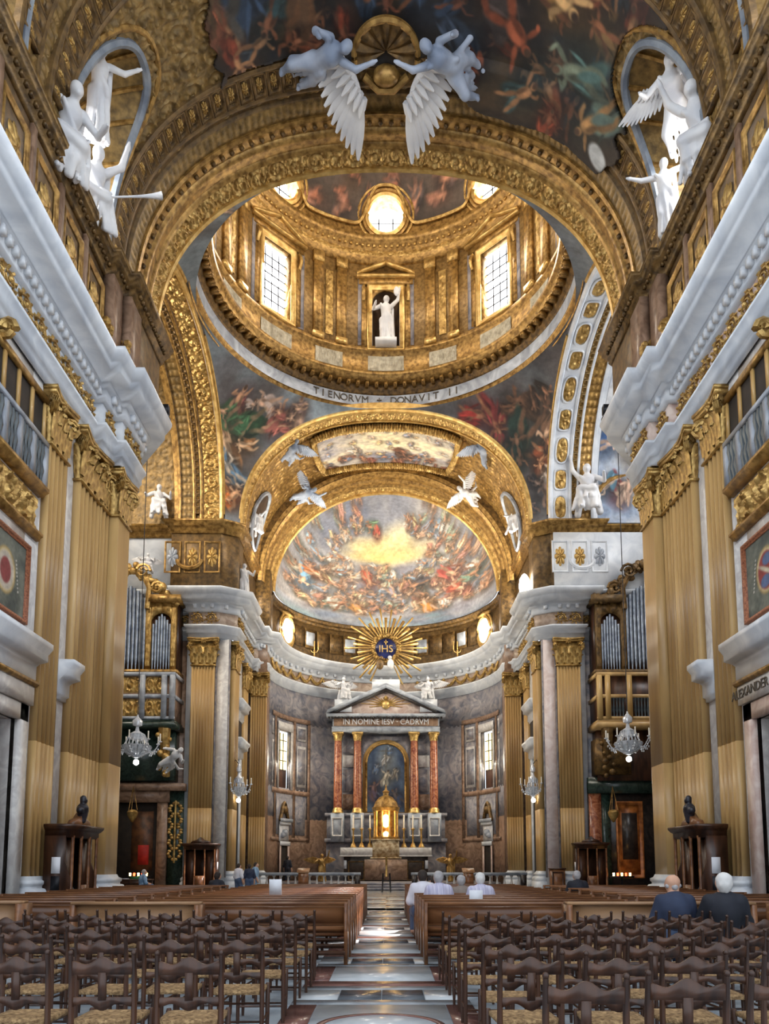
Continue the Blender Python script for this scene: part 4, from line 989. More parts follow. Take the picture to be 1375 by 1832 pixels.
# --- nave vault: dark tumbling figures, spilling over the rib on the right
def nave_fresco():
    L = A_NAVE.len
    p = Paint((0, L, 18.6, 25.2), 30, (58, 46, 36), 9); p.clouds((36, 30, 28), (92, 74, 52), .3, .7)
    for k in range(50): p.blob(p.r.uniform(.24, .84) * L, p.r.uniform(18.8, 24.5), p.r.uniform(.5, 1.3), p.r.uniform(.2, .6), p.r.uniform(-1, 1), [(40, 48, 58), (64, 50, 38), (30, 28, 30), (84, 64, 44)][k % 4], .6, .7)
    cs = [(52, 66, 84), (60, 84, 84), (130, 62, 42), (96, 56, 40), (44, 50, 56), (120, 92, 58), (150, 84, 56)]
    for k in range(70):
        s = p.r.uniform(.26, .82); y = p.r.uniform(18.9, 22.6 + (1.7 if s > .58 else 0))
        p.figure(s * L, y, p.r.uniform(1.0, 1.8), [(150, 96, 66), (170, 122, 84), (128, 78, 56)][k % 3], cs[p.r.integers(len(cs))])
    for s, y, S, sk, c in ((.335, 20.2, 3.2, (80, 76, 70), (48, 64, 84)), (.36, 19.6, 2.0, (96, 80, 66), (42, 56, 74)), (.62, 20.6, 2.4, (164, 90, 60), (96, 60, 44)), (.655, 21.9, 2.4, (170, 92, 62), (70, 60, 56)), (.70, 20.4, 2.6, (206, 164, 110), (150, 110, 60)), (.745, 22.4, 2.4, (120, 130, 110), (76, 104, 100)), (.785, 23.4, 2.2, (168, 126, 80), (86, 100, 90)), (.60, 22.9, 2.2, (150, 84, 58), (60, 70, 84)), (.41, 21.2, 2.2, (120, 84, 56), (90, 66, 46)), (.5, 19.4, 2.2, (130, 80, 56), (110, 60, 44)), (.56, 19.2, 2.0, (150, 88, 60), (80, 52, 44))):
        p.figure(s * L, y, S, sk, c)
    p.blob(.807 * L, 24.2, .5, .36, .4, (206, 208, 206), .15); p.blob(.70 * L, 20.0, .5, .3, .2, (228, 200, 150), .4, .8); p.finish()
    ns_, ny_ = 420, 190
    S = np.linspace(.25, .86, ns_)[:, None]; Yv = np.linspace(19.3, 25.2, ny_)[None]
    wob = (fbm(ns_, ny_, 77, 9, 4) - .5) * 2.4
    d = np.minimum.reduce([ (S - .29) * L + .5 * wob + 0 * Yv, (.845 - S) * L + .9 * wob + 0 * Yv, (23.15 + np.clip((S - .56) / .05, 0, 1) * 1.55 * np.clip((.86 - S) / .05, 0, 1)) - Yv + .35 * wob, (Yv - 19.5) + 0 * S])
    inL = lun_in(Yv + 0 * S, np.minimum(S, 1 - S) * L + 0 * Yv, -.45)
    dc = (d[1:, 1:] + d[:-1, :-1]) / 2; keep = (dc > 0) & ~inL[1:, 1:]
    off = -.12 - .16 * np.clip((Yv - 23.0) / .3, 0, 1) - .03 * np.clip(d, 0, 1)
    x, z = A_NAVE.pt(S + 0 * Yv, off + 0 * S); b = MB(); b.grid(nave_map(x, Yv + 0 * S, z), keep=keep)
    o = b.build('vault_fresco', 'fresco', ceil, True, color=p.sample(S * L + 0 * Yv, Yv + 0 * S))
    so = o.modifiers.new('thickness', 'SOLIDIFY'); so.thickness = .12; so.offset = 0
nave_fresco()

# --- pendentives
def pend_fresco(sx, sy, seed, figs, base, sky):
    p = Paint((-16, 1, 20.8, 29.8), 30, base, seed); p.clouds(base, sky, .35, .7)
    for k in range(40): p.blob(p.r.uniform(-13, -6), p.r.uniform(21, 29), p.r.uniform(.5, 1.2), p.r.uniform(.4, .9), p.r.uniform(-1, 1), (104, 100, 104) if k % 2 else (86, 78, 76), .7, .6)
    for q, z, S, sk, c in figs:
        p.figure(q, z, S * 1.15, sk, c)
        for k in range(2): p.figure(q + p.r.uniform(-.9, .9), z + p.r.uniform(-.8, .8), S * .6, sk, p.tint(c, p.r.uniform(.7, 1.2)))
    p.blob(-10.4, 21.7, .55, .8, 0, (150, 150, 156) if sx < 0 else (110, 84, 50), .12)
    for i in range(3):
        for j in range(4): p.blob(-10.7 + .3 * i, 21.3 + .28 * j, .06, .08, 0, (60, 70, 110), .2)
    p.finish()
    P = pend_pts(sx, sy, 130, 170, .1); q = np.arctan2((P[..., 0]) * (1 if sx < 0 else -1), (P[..., 1] - YT) * sy) * 10
    b = MB(); b.grid(P); b.build('pendentive_fresco', 'fresco', cr, True, color=p.sample(q, P[..., 2]))
F1 = [(-9.6, 27.9, 1.6, (200, 150, 116), (130, 70, 66)), (-8.2, 28.3, 1.3, (214, 176, 150), (190, 170, 160)), (-9.0, 27.0, 2.2, (150, 130, 100), (52, 84, 58)), (-10.2, 26.8, 1.8, (180, 140, 110), (64, 96, 64)), (-7.0, 27.8, 1.6, (196, 150, 120), (150, 90, 80)), (-6.0, 28.3, 1.5, (210, 170, 140), (170, 140, 130)), (-9.3, 25.6, 2.2, (216, 178, 140), (170, 120, 76)), (-10.2, 24.7, 1.9, (190, 140, 106), (76, 112, 150)), (-8.9, 24.6, 1.7, (206, 190, 170), (96, 130, 160)), (-9.4, 23.5, 1.9, (214, 168, 130), (190, 120, 60)), (-10.4, 22.8, 1.6, (180, 110, 84), (130, 60, 66)), (-8.6, 23.2, 1.3, (206, 160, 120), (200, 110, 50))]
F2 = [(-6.2, 28.2, 1.6, (170, 120, 90), (150, 50, 44)), (-7.2, 27.7, 1.8, (160, 110, 80), (120, 50, 50)), (-9.0, 28.0, 1.9, (140, 100, 76), (84, 62, 50)), (-10.3, 27.6, 1.7, (150, 106, 80), (70, 56, 48)), (-8.2, 26.4, 2.4, (120, 90, 70), (40, 62, 56)), (-9.8, 26.4, 1.8, (206, 170, 140), (120, 90, 70)), (-9.4, 25.2, 1.7, (206, 150, 110), (150, 80, 50)), (-10.4, 25.2, 1.6, (180, 120, 84), (90, 60, 50)), (-9.6, 24.0, 1.8, (214, 196, 180), (170, 160, 150)), (-10.3, 23.2, 1.5, (120, 90, 80), (60, 54, 56)), (-9.0, 23.4, 1.5, (120, 100, 90), (70, 70, 76))]
pend_fresco(-1, 1, 21, F1, (120, 132, 140), (168, 180, 190)); pend_fresco(1, 1, 31, F2, (84, 82, 84), (146, 156, 164))
pend_fresco(-1, -1, 41, F1, (120, 132, 140), (168, 180, 190)); pend_fresco(1, -1, 51, F2, (96, 96, 100), (146, 156, 164))

# --- dome: clouds with figures, scalloped above the lucarnes
p = Paint((-30, 30, 0, 16), 12, (96, 82, 72), 61); p.clouds((70, 60, 54), (150, 130, 112), .32, .7)
for k in range(130): p.figure(p.r.uniform(-29, 29), p.r.uniform(1.5, 10), p.r.uniform(1.2, 2.2), [(196, 140, 112), (170, 110, 84)][k % 2], [(140, 76, 60), (110, 90, 84), (170, 120, 100), (90, 80, 78), (150, 100, 60)][k % 5])
p.finish()
aa = np.linspace(-PI, PI, 420)[:, None]; vv = np.linspace(0, 1, 60)[None]; am = (np.degrees(aa) + 22.5) % 45 - 22.5
t0 = np.radians(6.5 + 15.5 * np.exp(-(am / 8.5) ** 4)); tt = t0 + (R(88) - t0) * vv
b = MB(); b.grid(dome_pt(aa + 0 * vv, tt, 8.76, 8.5)); b.build('dome_fresco', 'fresco', dm, True, color=p.sample(aa * 9.0 + 0 * vv, tt * 9))
b = MB(); b.tube(dome_pt(aa[:-1, 0], t0[:-1, 0], 8.7, 8.45), .12, 5, closed=True); b.build('fresco_border', 'gold_leaf', dm, True)
# ------------------------------------------------------------------ figures: smooth-blended bodies meshed with surface nets
def surface_nets(D, org, h):
    nx, ny_, nz = D.shape; ins = D < 0
    cnt = np.zeros((nx - 1, ny_ - 1, nz - 1)); acc = np.zeros((nx - 1, ny_ - 1, nz - 1, 3))
    C = [(i, j, k) for i in (0, 1) for j in (0, 1) for k in (0, 1)]
    sl = lambda c: (slice(c[0], nx - 1 + c[0]), slice(c[1], ny_ - 1 + c[1]), slice(c[2], nz - 1 + c[2]))
    for a in C:
        for ax in range(3):
            if a[ax]: continue
            b = list(a); b[ax] = 1; b = tuple(b); da, db = D[sl(a)], D[sl(b)]; cr_ = (da < 0) != (db < 0)
            t = np.where(cr_, da / np.where(cr_, da - db, 1), 0)
            for q in range(3): acc[..., q] += np.where(cr_, a[q] + (t if q == ax else 0), 0)
            cnt += cr_
    act = cnt > 0; idx = -np.ones(act.shape, int); idx[act] = np.arange(act.sum())
    g = np.stack(np.nonzero(act), -1); V = org + h * (g + acc[act] / cnt[act][:, None])
    F = []
    for ax in range(3):
        o = [0, 1, 2]; o.remove(ax); s0 = [slice(1, -1)] * 3; s0[ax] = slice(0, -1); s1 = list(s0); s1[ax] = slice(1, None)
        m = ins[tuple(s0)] != ins[tuple(s1)]; ii = np.stack(np.nonzero(m), -1)
        for q in o: ii[:, q] += 1
        def cell(d0, d1):
            c = ii.copy(); c[:, o[0]] -= d0; c[:, o[1]] -= d1; return idx[c[:, 0], c[:, 1], c[:, 2]]
        q4 = np.stack([cell(1, 1), cell(0, 1), cell(0, 0), cell(1, 0)], -1); fl = ins[tuple(s0)][m] == (ax == 1)
        q4[fl] = q4[fl][:, ::-1]; F.append(q4)
    F = np.concatenate(F); F = F[(F >= 0).all(1)]
    return V, F

def sdf_mesh(prims, h, k=.03, name='body', ripple=None):
    """prims: (a, b, ra, rb) round cones"""
    A = np.array([[*p[0], *p[1]] for p in prims]); rr = max(max(p[2], p[3]) for p in prims) + 3 * h + .02
    lo = np.minimum(A[:, :3].min(0), A[:, 3:].min(0)) - rr; hi = np.maximum(A[:, :3].max(0), A[:, 3:].max(0)) + rr
    n = np.ceil((hi - lo) / h).astype(int) + 1
    ax = [lo[i] + h * np.arange(n[i]) for i in range(3)]; G = np.stack(np.meshgrid(*ax, indexing='ij'), -1)
    acc = np.zeros(G.shape[:3])
    for a, b, ra, rb in prims:
        a, b = np.array(a, float), np.array(b, float); ab = b - a; L2 = max((ab * ab).sum(), 1e-9)
        m = max(ra, rb) + 9 * k + 3 * h; i0 = np.maximum(((np.minimum(a, b) - m - lo) / h).astype(int), 0); i1 = np.minimum(((np.maximum(a, b) + m - lo) / h).astype(int) + 2, n)
        sl = tuple(slice(p, q) for p, q in zip(i0, i1)); g = G[sl]
        t = np.clip(((g - a) @ ab) / L2, 0, 1); d = np.linalg.norm(g - a - t[..., None] * ab, axis=-1) - (ra + (rb - ra) * t)
        acc[sl] += np.exp(np.clip(-d / k, -60, 60))
    D = -k * np.log(acc + 1e-30)
    if ripple is not None: D = D + ripple(G)
    V, F = surface_nets(D, lo, h); mb = MB(); mb.add(V, F); return mb.mesh(name, True)

def figure_prims(pose='stand', robe=True, arms=None, seed=0, head_turn=0.0, wide=1.0):
    r = np.random.default_rng(seed); P = []
    v = lambda *a: np.array(a, float)
    if pose == 'stand':
        pel, che, nec, hed = v(0, 0, .52), v(0, .0, .72), v(0, -.01, .835), v(.01, -.03, .915)
        hip = [v(-.055, 0, .5), v(.055, 0, .5)]; kn = [v(-.07, -.05, .29), v(.06, -.01, .28)]; ft = [v(-.08, .02, .03), v(.07, 0, .03)]
    elif pose == 'sit':
        pel, che, nec, hed = v(0, 0, .3), v(0, -.01, .5), v(0, -.03, .61), v(0, -.05, .695)
        hip = [v(-.06, 0, .28), v(.06, 0, .28)]; kn = [v(-.1, -.23, .31), v(.09, -.24, .28)]; ft = [v(-.09, -.22, .04), v(.11, -.17, .04)]
    else:                                    # fly: leaning forward with trailing bent legs
        pel, che, nec, hed = v(0, .05, .45), v(0, -.05, .62), v(0, -.09, .72), v(.02, -.13, .79)
        hip = [v(-.05, .06, .43), v(.06, .06, .43)]; kn = [v(-.12, .05, .2), v(.12, .2, .3)]; ft = [v(-.1, .22, .05), v(.1, .32, .12)]
    sh = [che + v(-.105 * wide, 0, .07), che + v(.105 * wide, 0, .07)]
    arms = arms or [(v(-.16, -.03, -.1), v(-.02, -.14, -.02)), (v(.14, -.05, -.1), v(.0, -.13, .06))]
    P += [(pel, che, .085, .098), (che, che + v(0, 0, .05), .098, .085), (che, nec, .07, .036), (nec, hed, .036, .045), (hed, hed + v(0, .012, .02), .058, .056), (hed + v(0, -.045, -.02), hed + v(0, -.03, -.035), .026, .024), (hed + v(0, -.058, -.002), hed + v(0, -.052, -.012), .008, .011)]
    for i in (0, 1):
        e = sh[i] + arms[i][0]; h_ = e + arms[i][1]
        P += [(sh[i], e, .042, .032), (e, h_, .032, .022), (h_, h_ + (h_ - e) / max(np.linalg.norm(h_ - e), .01) * .045, .024, .016)]
        P += [(hip[i], kn[i], .072, .05), (kn[i], ft[i], .048, .03), (ft[i], ft[i] + v(0, -.07, -.01), .03, .022)]
    # hair
    P += [(hed + v(0, .03, .035), hed + v(0, .05, -.02), .042, .035)]
    if robe:
        if pose == 'stand':
            P += [(pel + v(0, 0, .02), v(-.02, .01, .07), .088, .11), (pel, v(.05, -.01, .06), .08, .09)]
            for i in range(13):
                a = 2 * PI * i / 13 + r.uniform(-.15, .15); q = r.uniform(.85, 1.12); b_ = a + r.uniform(-.15, .45)
                P += [(v(.08 * math.sin(a), -.075 * math.cos(a), .53), v(.105 * q * math.sin(b_) + .015, -.105 * q * math.cos(b_), .27), .012, .017), (v(.105 * q * math.sin(b_) + .015, -.105 * q * math.cos(b_), .27), v(.14 * q * math.sin(b_) + .02, -.135 * q * math.cos(b_), .03), .017, .026)]
            P += [(sh[0] + v(.01, -.07, .0), pel + v(.09, -.075, .02), .022, .03), (sh[0] + v(.04, -.075, -.03), pel + v(.1, -.07, -.05), .016, .022), (pel + v(.1, -.06, .0), v(.15, .02, .16), .032, .022), (sh[1] + v(.02, .06, 0), v(.13, .1, .2), .03, .04), (v(.13, .1, .2), v(.12, .12, .03), .03, .04)]
        elif pose == 'sit':
            P += [(kn[0], kn[1], .055, .055), (pel, pel + v(0, -.12, .0), .1, .08)]
            for i in range(9):
                t = i / 8; x = -.15 + .3 * t + r.uniform(-.012, .012)
                P += [(v(x * .85, -.24 + r.uniform(-.02, .03), .31), v(x * 1.1, -.27 + .1 * abs(t - .5) + r.uniform(-.02, .02), .16), .018, .022), (v(x * 1.1, -.27 + .1 * abs(t - .5), .16), v(x * 1.25 + r.uniform(-.03, .03), -.22 + r.uniform(-.04, .06), .015), .02, .028), (v(x * .5, -.04, .38), v(x * .85, -.22, .35), .013, .016)]
            P += [(sh[0] + v(.01, -.07, 0), pel + v(.08, -.1, .04), .022, .032), (sh[0] + v(.05, -.07, -.04), pel + v(.1, -.08, .0), .016, .024), (pel + v(.12, .02, .02), v(.17, .04, .04), .045, .05), (pel + v(-.1, .04, .02), v(-.15, .06, .04), .045, .05), (sh[1] + v(.02, .06, 0), pel + v(.12, .08, 0), .03, .05)]
        else:
            P += [(pel, kn[0] + v(0, .05, .02), .082, .06), (pel, kn[1] + v(.0, .02, .0), .082, .06)]
            for i in range(9):
                t = i / 8; e = ft[0] * (1 - t) + ft[1] * t; m_ = (kn[0] * (1 - t) + kn[1] * t) + v(r.uniform(-.02, .02), .04, 0)
                P += [(pel + v(-.07 + .14 * t, -.05 + .06 * abs(t - .5), 0), m_, .018, .022), (m_, e + v(r.uniform(-.03, .03), .08 + r.uniform(0, .08), r.uniform(-.02, .06)), .02, .012)]
            P += [(sh[0] + v(0, -.06, 0), pel + v(.08, -.07, 0), .022, .032), (pel + v(.09, .03, 0), pel + v(.26, .16, -.06), .035, .03), (pel + v(.26, .16, -.06), pel + v(.36, .3, .02), .03, .01), (pel + v(.08, .05, -.02), pel + v(.2, .24, -.12), .03, .014)]
    return P
def folds(seed, amp=.003):
    r = np.random.default_rng(seed); k = r.uniform(34, 46, 3); ph = r.uniform(0, 6, 4)
    def f(G):
        x, y, z = G[..., 0], G[..., 1], G[..., 2]; w = np.clip((.74 - z) / .12, .15, 1)
        return amp * w * (np.sin(k[0] * x + 14 * z + ph[0] + 2 * np.sin(9 * z + ph[3])) + .8 * np.sin(k[1] * y - 10 * z + ph[1]))
    return f
def wing_mesh():
    """one wing, root at origin, spreading to +x and up, feathers behind"""
    mb = MB(); n = 11
    for k in range(n):
        t = k / (n - 1); root = np.array([.05 + .42 * t ** .8, .02, .12 + .2 * t - .1 * t * t]); a = R(-75 + 62 * t); L = .34 + .3 * t
        d = np.array([math.cos(a), .06, math.sin(a)]); nn = np.array([-math.sin(a), 0, math.cos(a)])
        q = np.linspace(0, 1, 6); w = .052 * np.sin(PI * (.12 + .8 * q)) + .004
        c = root + np.outer(q, d) * L; P = np.stack([c - nn * w[:, None], c + np.array([0, -.018, 0]), c + nn * w[:, None], c + np.array([0, .012, 0])], 1); mb.grid(P, cv=True)
    q = np.linspace(0, 1, 9); mb.tube(np.stack([.5 * q, 0 * q, .12 * np.sin(PI * q * .75) + .08 * q + .02], -1), .05 * (1 - .6 * q) + .01, 6)
    for k in range(7):
        t = k / 6; root = np.array([.04 + .4 * t, -.015, .1 + .15 * t]); a = R(-80 + 55 * t); d = np.array([math.cos(a), 0, math.sin(a)]) * .2; mb.tube([root, root + d * .5, root + d], [.04, .045, .012], 5)
    return mb.mesh('wing', True)
WING = wing_mesh()
FIGC = {}
def statue(label, loc, height, pose='stand', rot=(0, 0, 0), wings=False, m='statue_white', mw=None, seed=0, arms=None, name='statue', group=None, h=.0155, plinth=False, extra=None, cat='statue', wrot=(0, 0), wsc=1.0):
    key = (pose, seed)
    if key not in FIGC: FIGC[key] = sdf_mesh(figure_prims(pose, True, arms, seed), h, .005, 'figure', folds(seed))
    o = empty(name, loc, label=label, cat=cat, group=group); o.rotation_euler = rot.to_euler() if isinstance(rot, Matrix) else rot; o.scale = (height,) * 3
    link('figure', FIGC[key], m, o)
    if wings:
        z = {'stand': .74, 'sit': .52, 'fly': .62}[pose]; y = .07 if pose != 'fly' else .03
        if wings != 'L': link('wing', WING, mw or m, o, loc=(.04, y, z), rot=(0, wrot[0], .35), scale=(wsc, wsc, wsc))
        if wings != 'R': link('wing', WING, mw or m, o, loc=(-.04, y, z), rot=(0, -wrot[1], -.35), scale=(-wsc, wsc, wsc))
    if plinth:
        b = MB(); b.box(-.2, .2, -.2, .16, -.06, .02); b.build('plinth', m, o)
    if extra: extra(o)
    return o
V3 = lambda *a: np.array(a, float)
UP_L = [(V3(-.1, -.04, .12), V3(-.02, -.05, .17)), (V3(.14, -.05, -.1), V3(.0, -.13, .04))]
UP_R = [(V3(-.13, -.06, -.1), V3(.04, -.12, .03)), (V3(.12, -.04, .1), V3(.03, -.04, .18))]
WIDE = [(V3(-.18, -.03, .02), V3(-.15, -.05, .06)), (V3(.17, -.06, -.02), V3(.14, -.05, .08))]
def AT(px, py, Y): x, z = at(px, py, Y); return (x, Y, z)

# stucco groups above the nave cornice, beside the lunettes
def trumpet(o):
    b = MB(); q = np.linspace(0, 1, 8); b.tube(np.stack([.1 + .5 * q, -.22 - .05 * q, .3 + .22 * q], -1), .01 + .03 * q ** 4, 6); b.build('trumpet', 'statue_white', o)
statue('white stucco figure climbing at the top of the left lunette', AT(168, 250, 21.3), 2.5, 'stand', (.45, 0, .5), seed=1, arms=WIDE, group='lunette figures')
statue('white stucco seated woman leaning on the left vault rib', AT(100, 318, 20.0), 3.2, 'sit', (.5, 0, .8), seed=2, group='lunette figures')
statue('white stucco seated figure with trumpet at the foot of the left lunette', AT(158, 415, 22.1), 3.1, 'sit', (.4, 0, .6), seed=3, arms=UP_R, extra=trumpet, group='lunette figures')
statue('white winged stucco figure bending forward in the right lunette', AT(1213, 262, 21.3), 2.8, 'fly', (.3, 0, -.6), wings=True, wsc=.62, seed=4, group='lunette figures')
statue('white stucco figure seated against the right vault rib', AT(1272, 312, 20.4), 3.2, 'sit', (.5, 0, -.8), seed=5, arms=UP_L, group='lunette figures')
statue('white stucco child standing beside the glowing right window', (9.05, 22.35, 21.62), 2.3, 'stand', (.25, 0, -.5), seed=6, arms=WIDE, group='lunette figures')
# angels holding the shell at the crown of the vault, lying against the curve of the vault
def ceil_rot(roll, tilt=62, yaw=0): return Matrix.Rotation(R(yaw), 4, 'Z') @ Matrix.Rotation(R(tilt), 4, 'X') @ Matrix.Rotation(R(roll), 4, 'Y')
statue('grey stucco angel with a white wing left of the shell', AT(505, 165, 23.3), 3.2, 'fly', ceil_rot(60), wings='R', m='stucco_blue', mw='statue_white', seed=7, arms=UP_R, name='stucco_angel', cat='angel', group='vault angels', wrot=(.35, 0), wsc=1.0)
statue('grey stucco angel with a drooping white wing right of the shell', AT(872, 172, 23.3), 3.2, 'fly', ceil_rot(-60), wings='L', m='stucco_blue', mw='statue_white', seed=8, arms=UP_L, name='stucco_angel', cat='angel', group='vault angels', wrot=(0, .35), wsc=1.0)
sh_ = empty('scallop_shell', AT(690, 92, 22.9), label='dark gold scallop shell at the crown of the nave vault', cat='shell'); sh_.rotation_euler = (R(84), 0, 0); sh_.scale = (1.25,) * 3
b = MB(); q = np.linspace(-1.9, 1.9, 41); rr = np.linspace(.05, 1, 8)
rip = 1 + .05 * np.cos(q * 14)
b.grid(np.stack([np.outer(rr, np.sin(q) * rip) * .8, -np.outer(np.sin(rr * PI / 2), .25 + .06 * np.cos(q * 14)) * .9, np.outer(rr, np.cos(q) * rip) * .8], -1)); b.build('fan', 'gold_dark', sh_, True)
b = MB(); b.tube(np.stack([np.sin(q) * .86, 0 * q - .2, np.cos(q) * .86], -1), .09, 6); b.build('rim', 'gold', sh_, True)
b = MB(); b.ball((0, -.2, -.45), .26, 10, 7, (1.5, 1, 1)); b.tube([(-.6, -.15, -.5), (-.2, -.3, -.75), (.2, -.3, -.75), (.6, -.15, -.5)], .1, 6); b.build('scroll', 'gold', sh_, True)
# drum niche statue
def held(o):
    b = MB(); b.ball((.2, -.15, .98), .07, 8, 6, (.8, .5, 1.4)); b.build('raised_emblem', 'statue_white', o)
x, z = at(690, 606, 43.45); statue('white marble saint raising one arm in the golden drum niche', (0, 43.5, ZD0 + .22), 3.25, 'stand', (0, 0, 0), seed=9, arms=UP_R, extra=held, plinth=True)
# choir vault
for i, (px, py, Y, rt, sd) in enumerate(((505, 840, 45.3, ceil_rot(30, 40), 10), (880, 840, 45.3, ceil_rot(-30, 40), 10), (520, 905, 48.4, ceil_rot(55, 40), 7), (862, 905, 48.4, ceil_rot(-55, 40), 7))):
    statue(['grey stucco angel at the upper left corner of the choir fresco', 'grey stucco angel at the upper right corner of the choir fresco', 'stucco angel flying below the left corner of the choir fresco', 'white stucco angel flying below the right corner of the choir fresco'][i], AT(px, py, Y), 2.5, 'fly', rt, wings=True, m='statue_white' if i == 3 else 'stucco_blue', seed=sd, wsc=.6, name='stucco_angel', cat='angel', group='choir angels')
for s in (-1, 1):
    D = SIDE(s)
    statue(f'white figure seated in the oval window recess at the {D} of the choir vault', AT(690 + s * 243, 955, 46.5), 3.0, 'sit', (0, 0, -s * .9), seed=11, group='choir recess figures')
    # oval recesses with pale rims
    q = np.linspace(0, 2 * PI, 32, endpoint=False); uu = (.085 + .075 * np.cos(q)); uu = uu if s < 0 else 1 - uu
    x, z = A_CH.pt(uu, -.02); b = MB(); b.tube(nave_map(x, 46.8 + 1.25 * np.sin(q), z), .13, 6, closed=True); b.build('recess_rim', 'grey_marble', ch, True)
    rg = np.linspace(0, 1, 5)[:, None]; u2 = (.085 + .075 * np.cos(q)[None] * rg); u2 = u2 if s < 0 else 1 - u2
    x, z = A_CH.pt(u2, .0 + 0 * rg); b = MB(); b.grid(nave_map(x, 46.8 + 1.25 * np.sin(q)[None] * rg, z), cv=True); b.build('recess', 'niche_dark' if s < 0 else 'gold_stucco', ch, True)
statue('white marble figure standing on the left choir cornice', (at(436, 1030, 44.0)[0], 44.0, ZE1 + .02), 2.2, 'stand', (0, 0, .5), seed=12, group='choir cornice figures')
# transepts
statue('white winged angel leaning out of the left transept arch', AT(312, 742, 41.3), 2.7, 'stand', (0, 0, .2), wings=True, seed=13, name='stucco_angel', cat='angel')
statue('white seated figure on the left transept cornice', (at(284, 925, 42.3)[0], 42.2, ZI1 + .05), 2.6, 'sit', (0, 0, .3), seed=14)
statue('large white seated figure on the right transept cornice', (at(1052, 925, 41.8)[0], 41.8, ZI1 + .05), 3.9, 'sit', (0, 0, -.3), seed=15, arms=UP_L)
# ------------------------------------------------------------------ lettering
def text(s, size, M, m, parent, name='lettering', extrude=.02, sx=1.0):
    c = bpy.data.curves.new(name, 'FONT'); c.body = s; c.size = size; c.extrude = extrude; c.align_x = 'CENTER'; c.align_y = 'CENTER'; c.resolution_u = 3
    t = bpy.data.objects.new(name, c); COL.objects.link(t); bpy.context.view_layer.update(); me = bpy.data.meshes.new_from_object(t); bpy.data.objects.remove(t); me.materials.clear()
    return link(name, me, m, parent, M=M @ Matrix.Diagonal((sx, 1, 1, 1)))
FRONT = Matrix.Rotation(PI / 2, 4, 'X')
# inscription on the ring below the drum
for i, ch_ in enumerate('TIENORVM + DONAVIT II'):
    if ch_ == ' ': continue
    a = R(-27.0 + 2.72 * i); p_ = Matrix.Translation((DC[0] + 9.17 * math.sin(a), DC[1] + 9.17 * math.cos(a), ZR + .7)) @ Matrix.Rotation(-a, 4, 'Z') @ FRONT
    text(ch_, .62, p_, 'letter_dark', dm, 'letter')

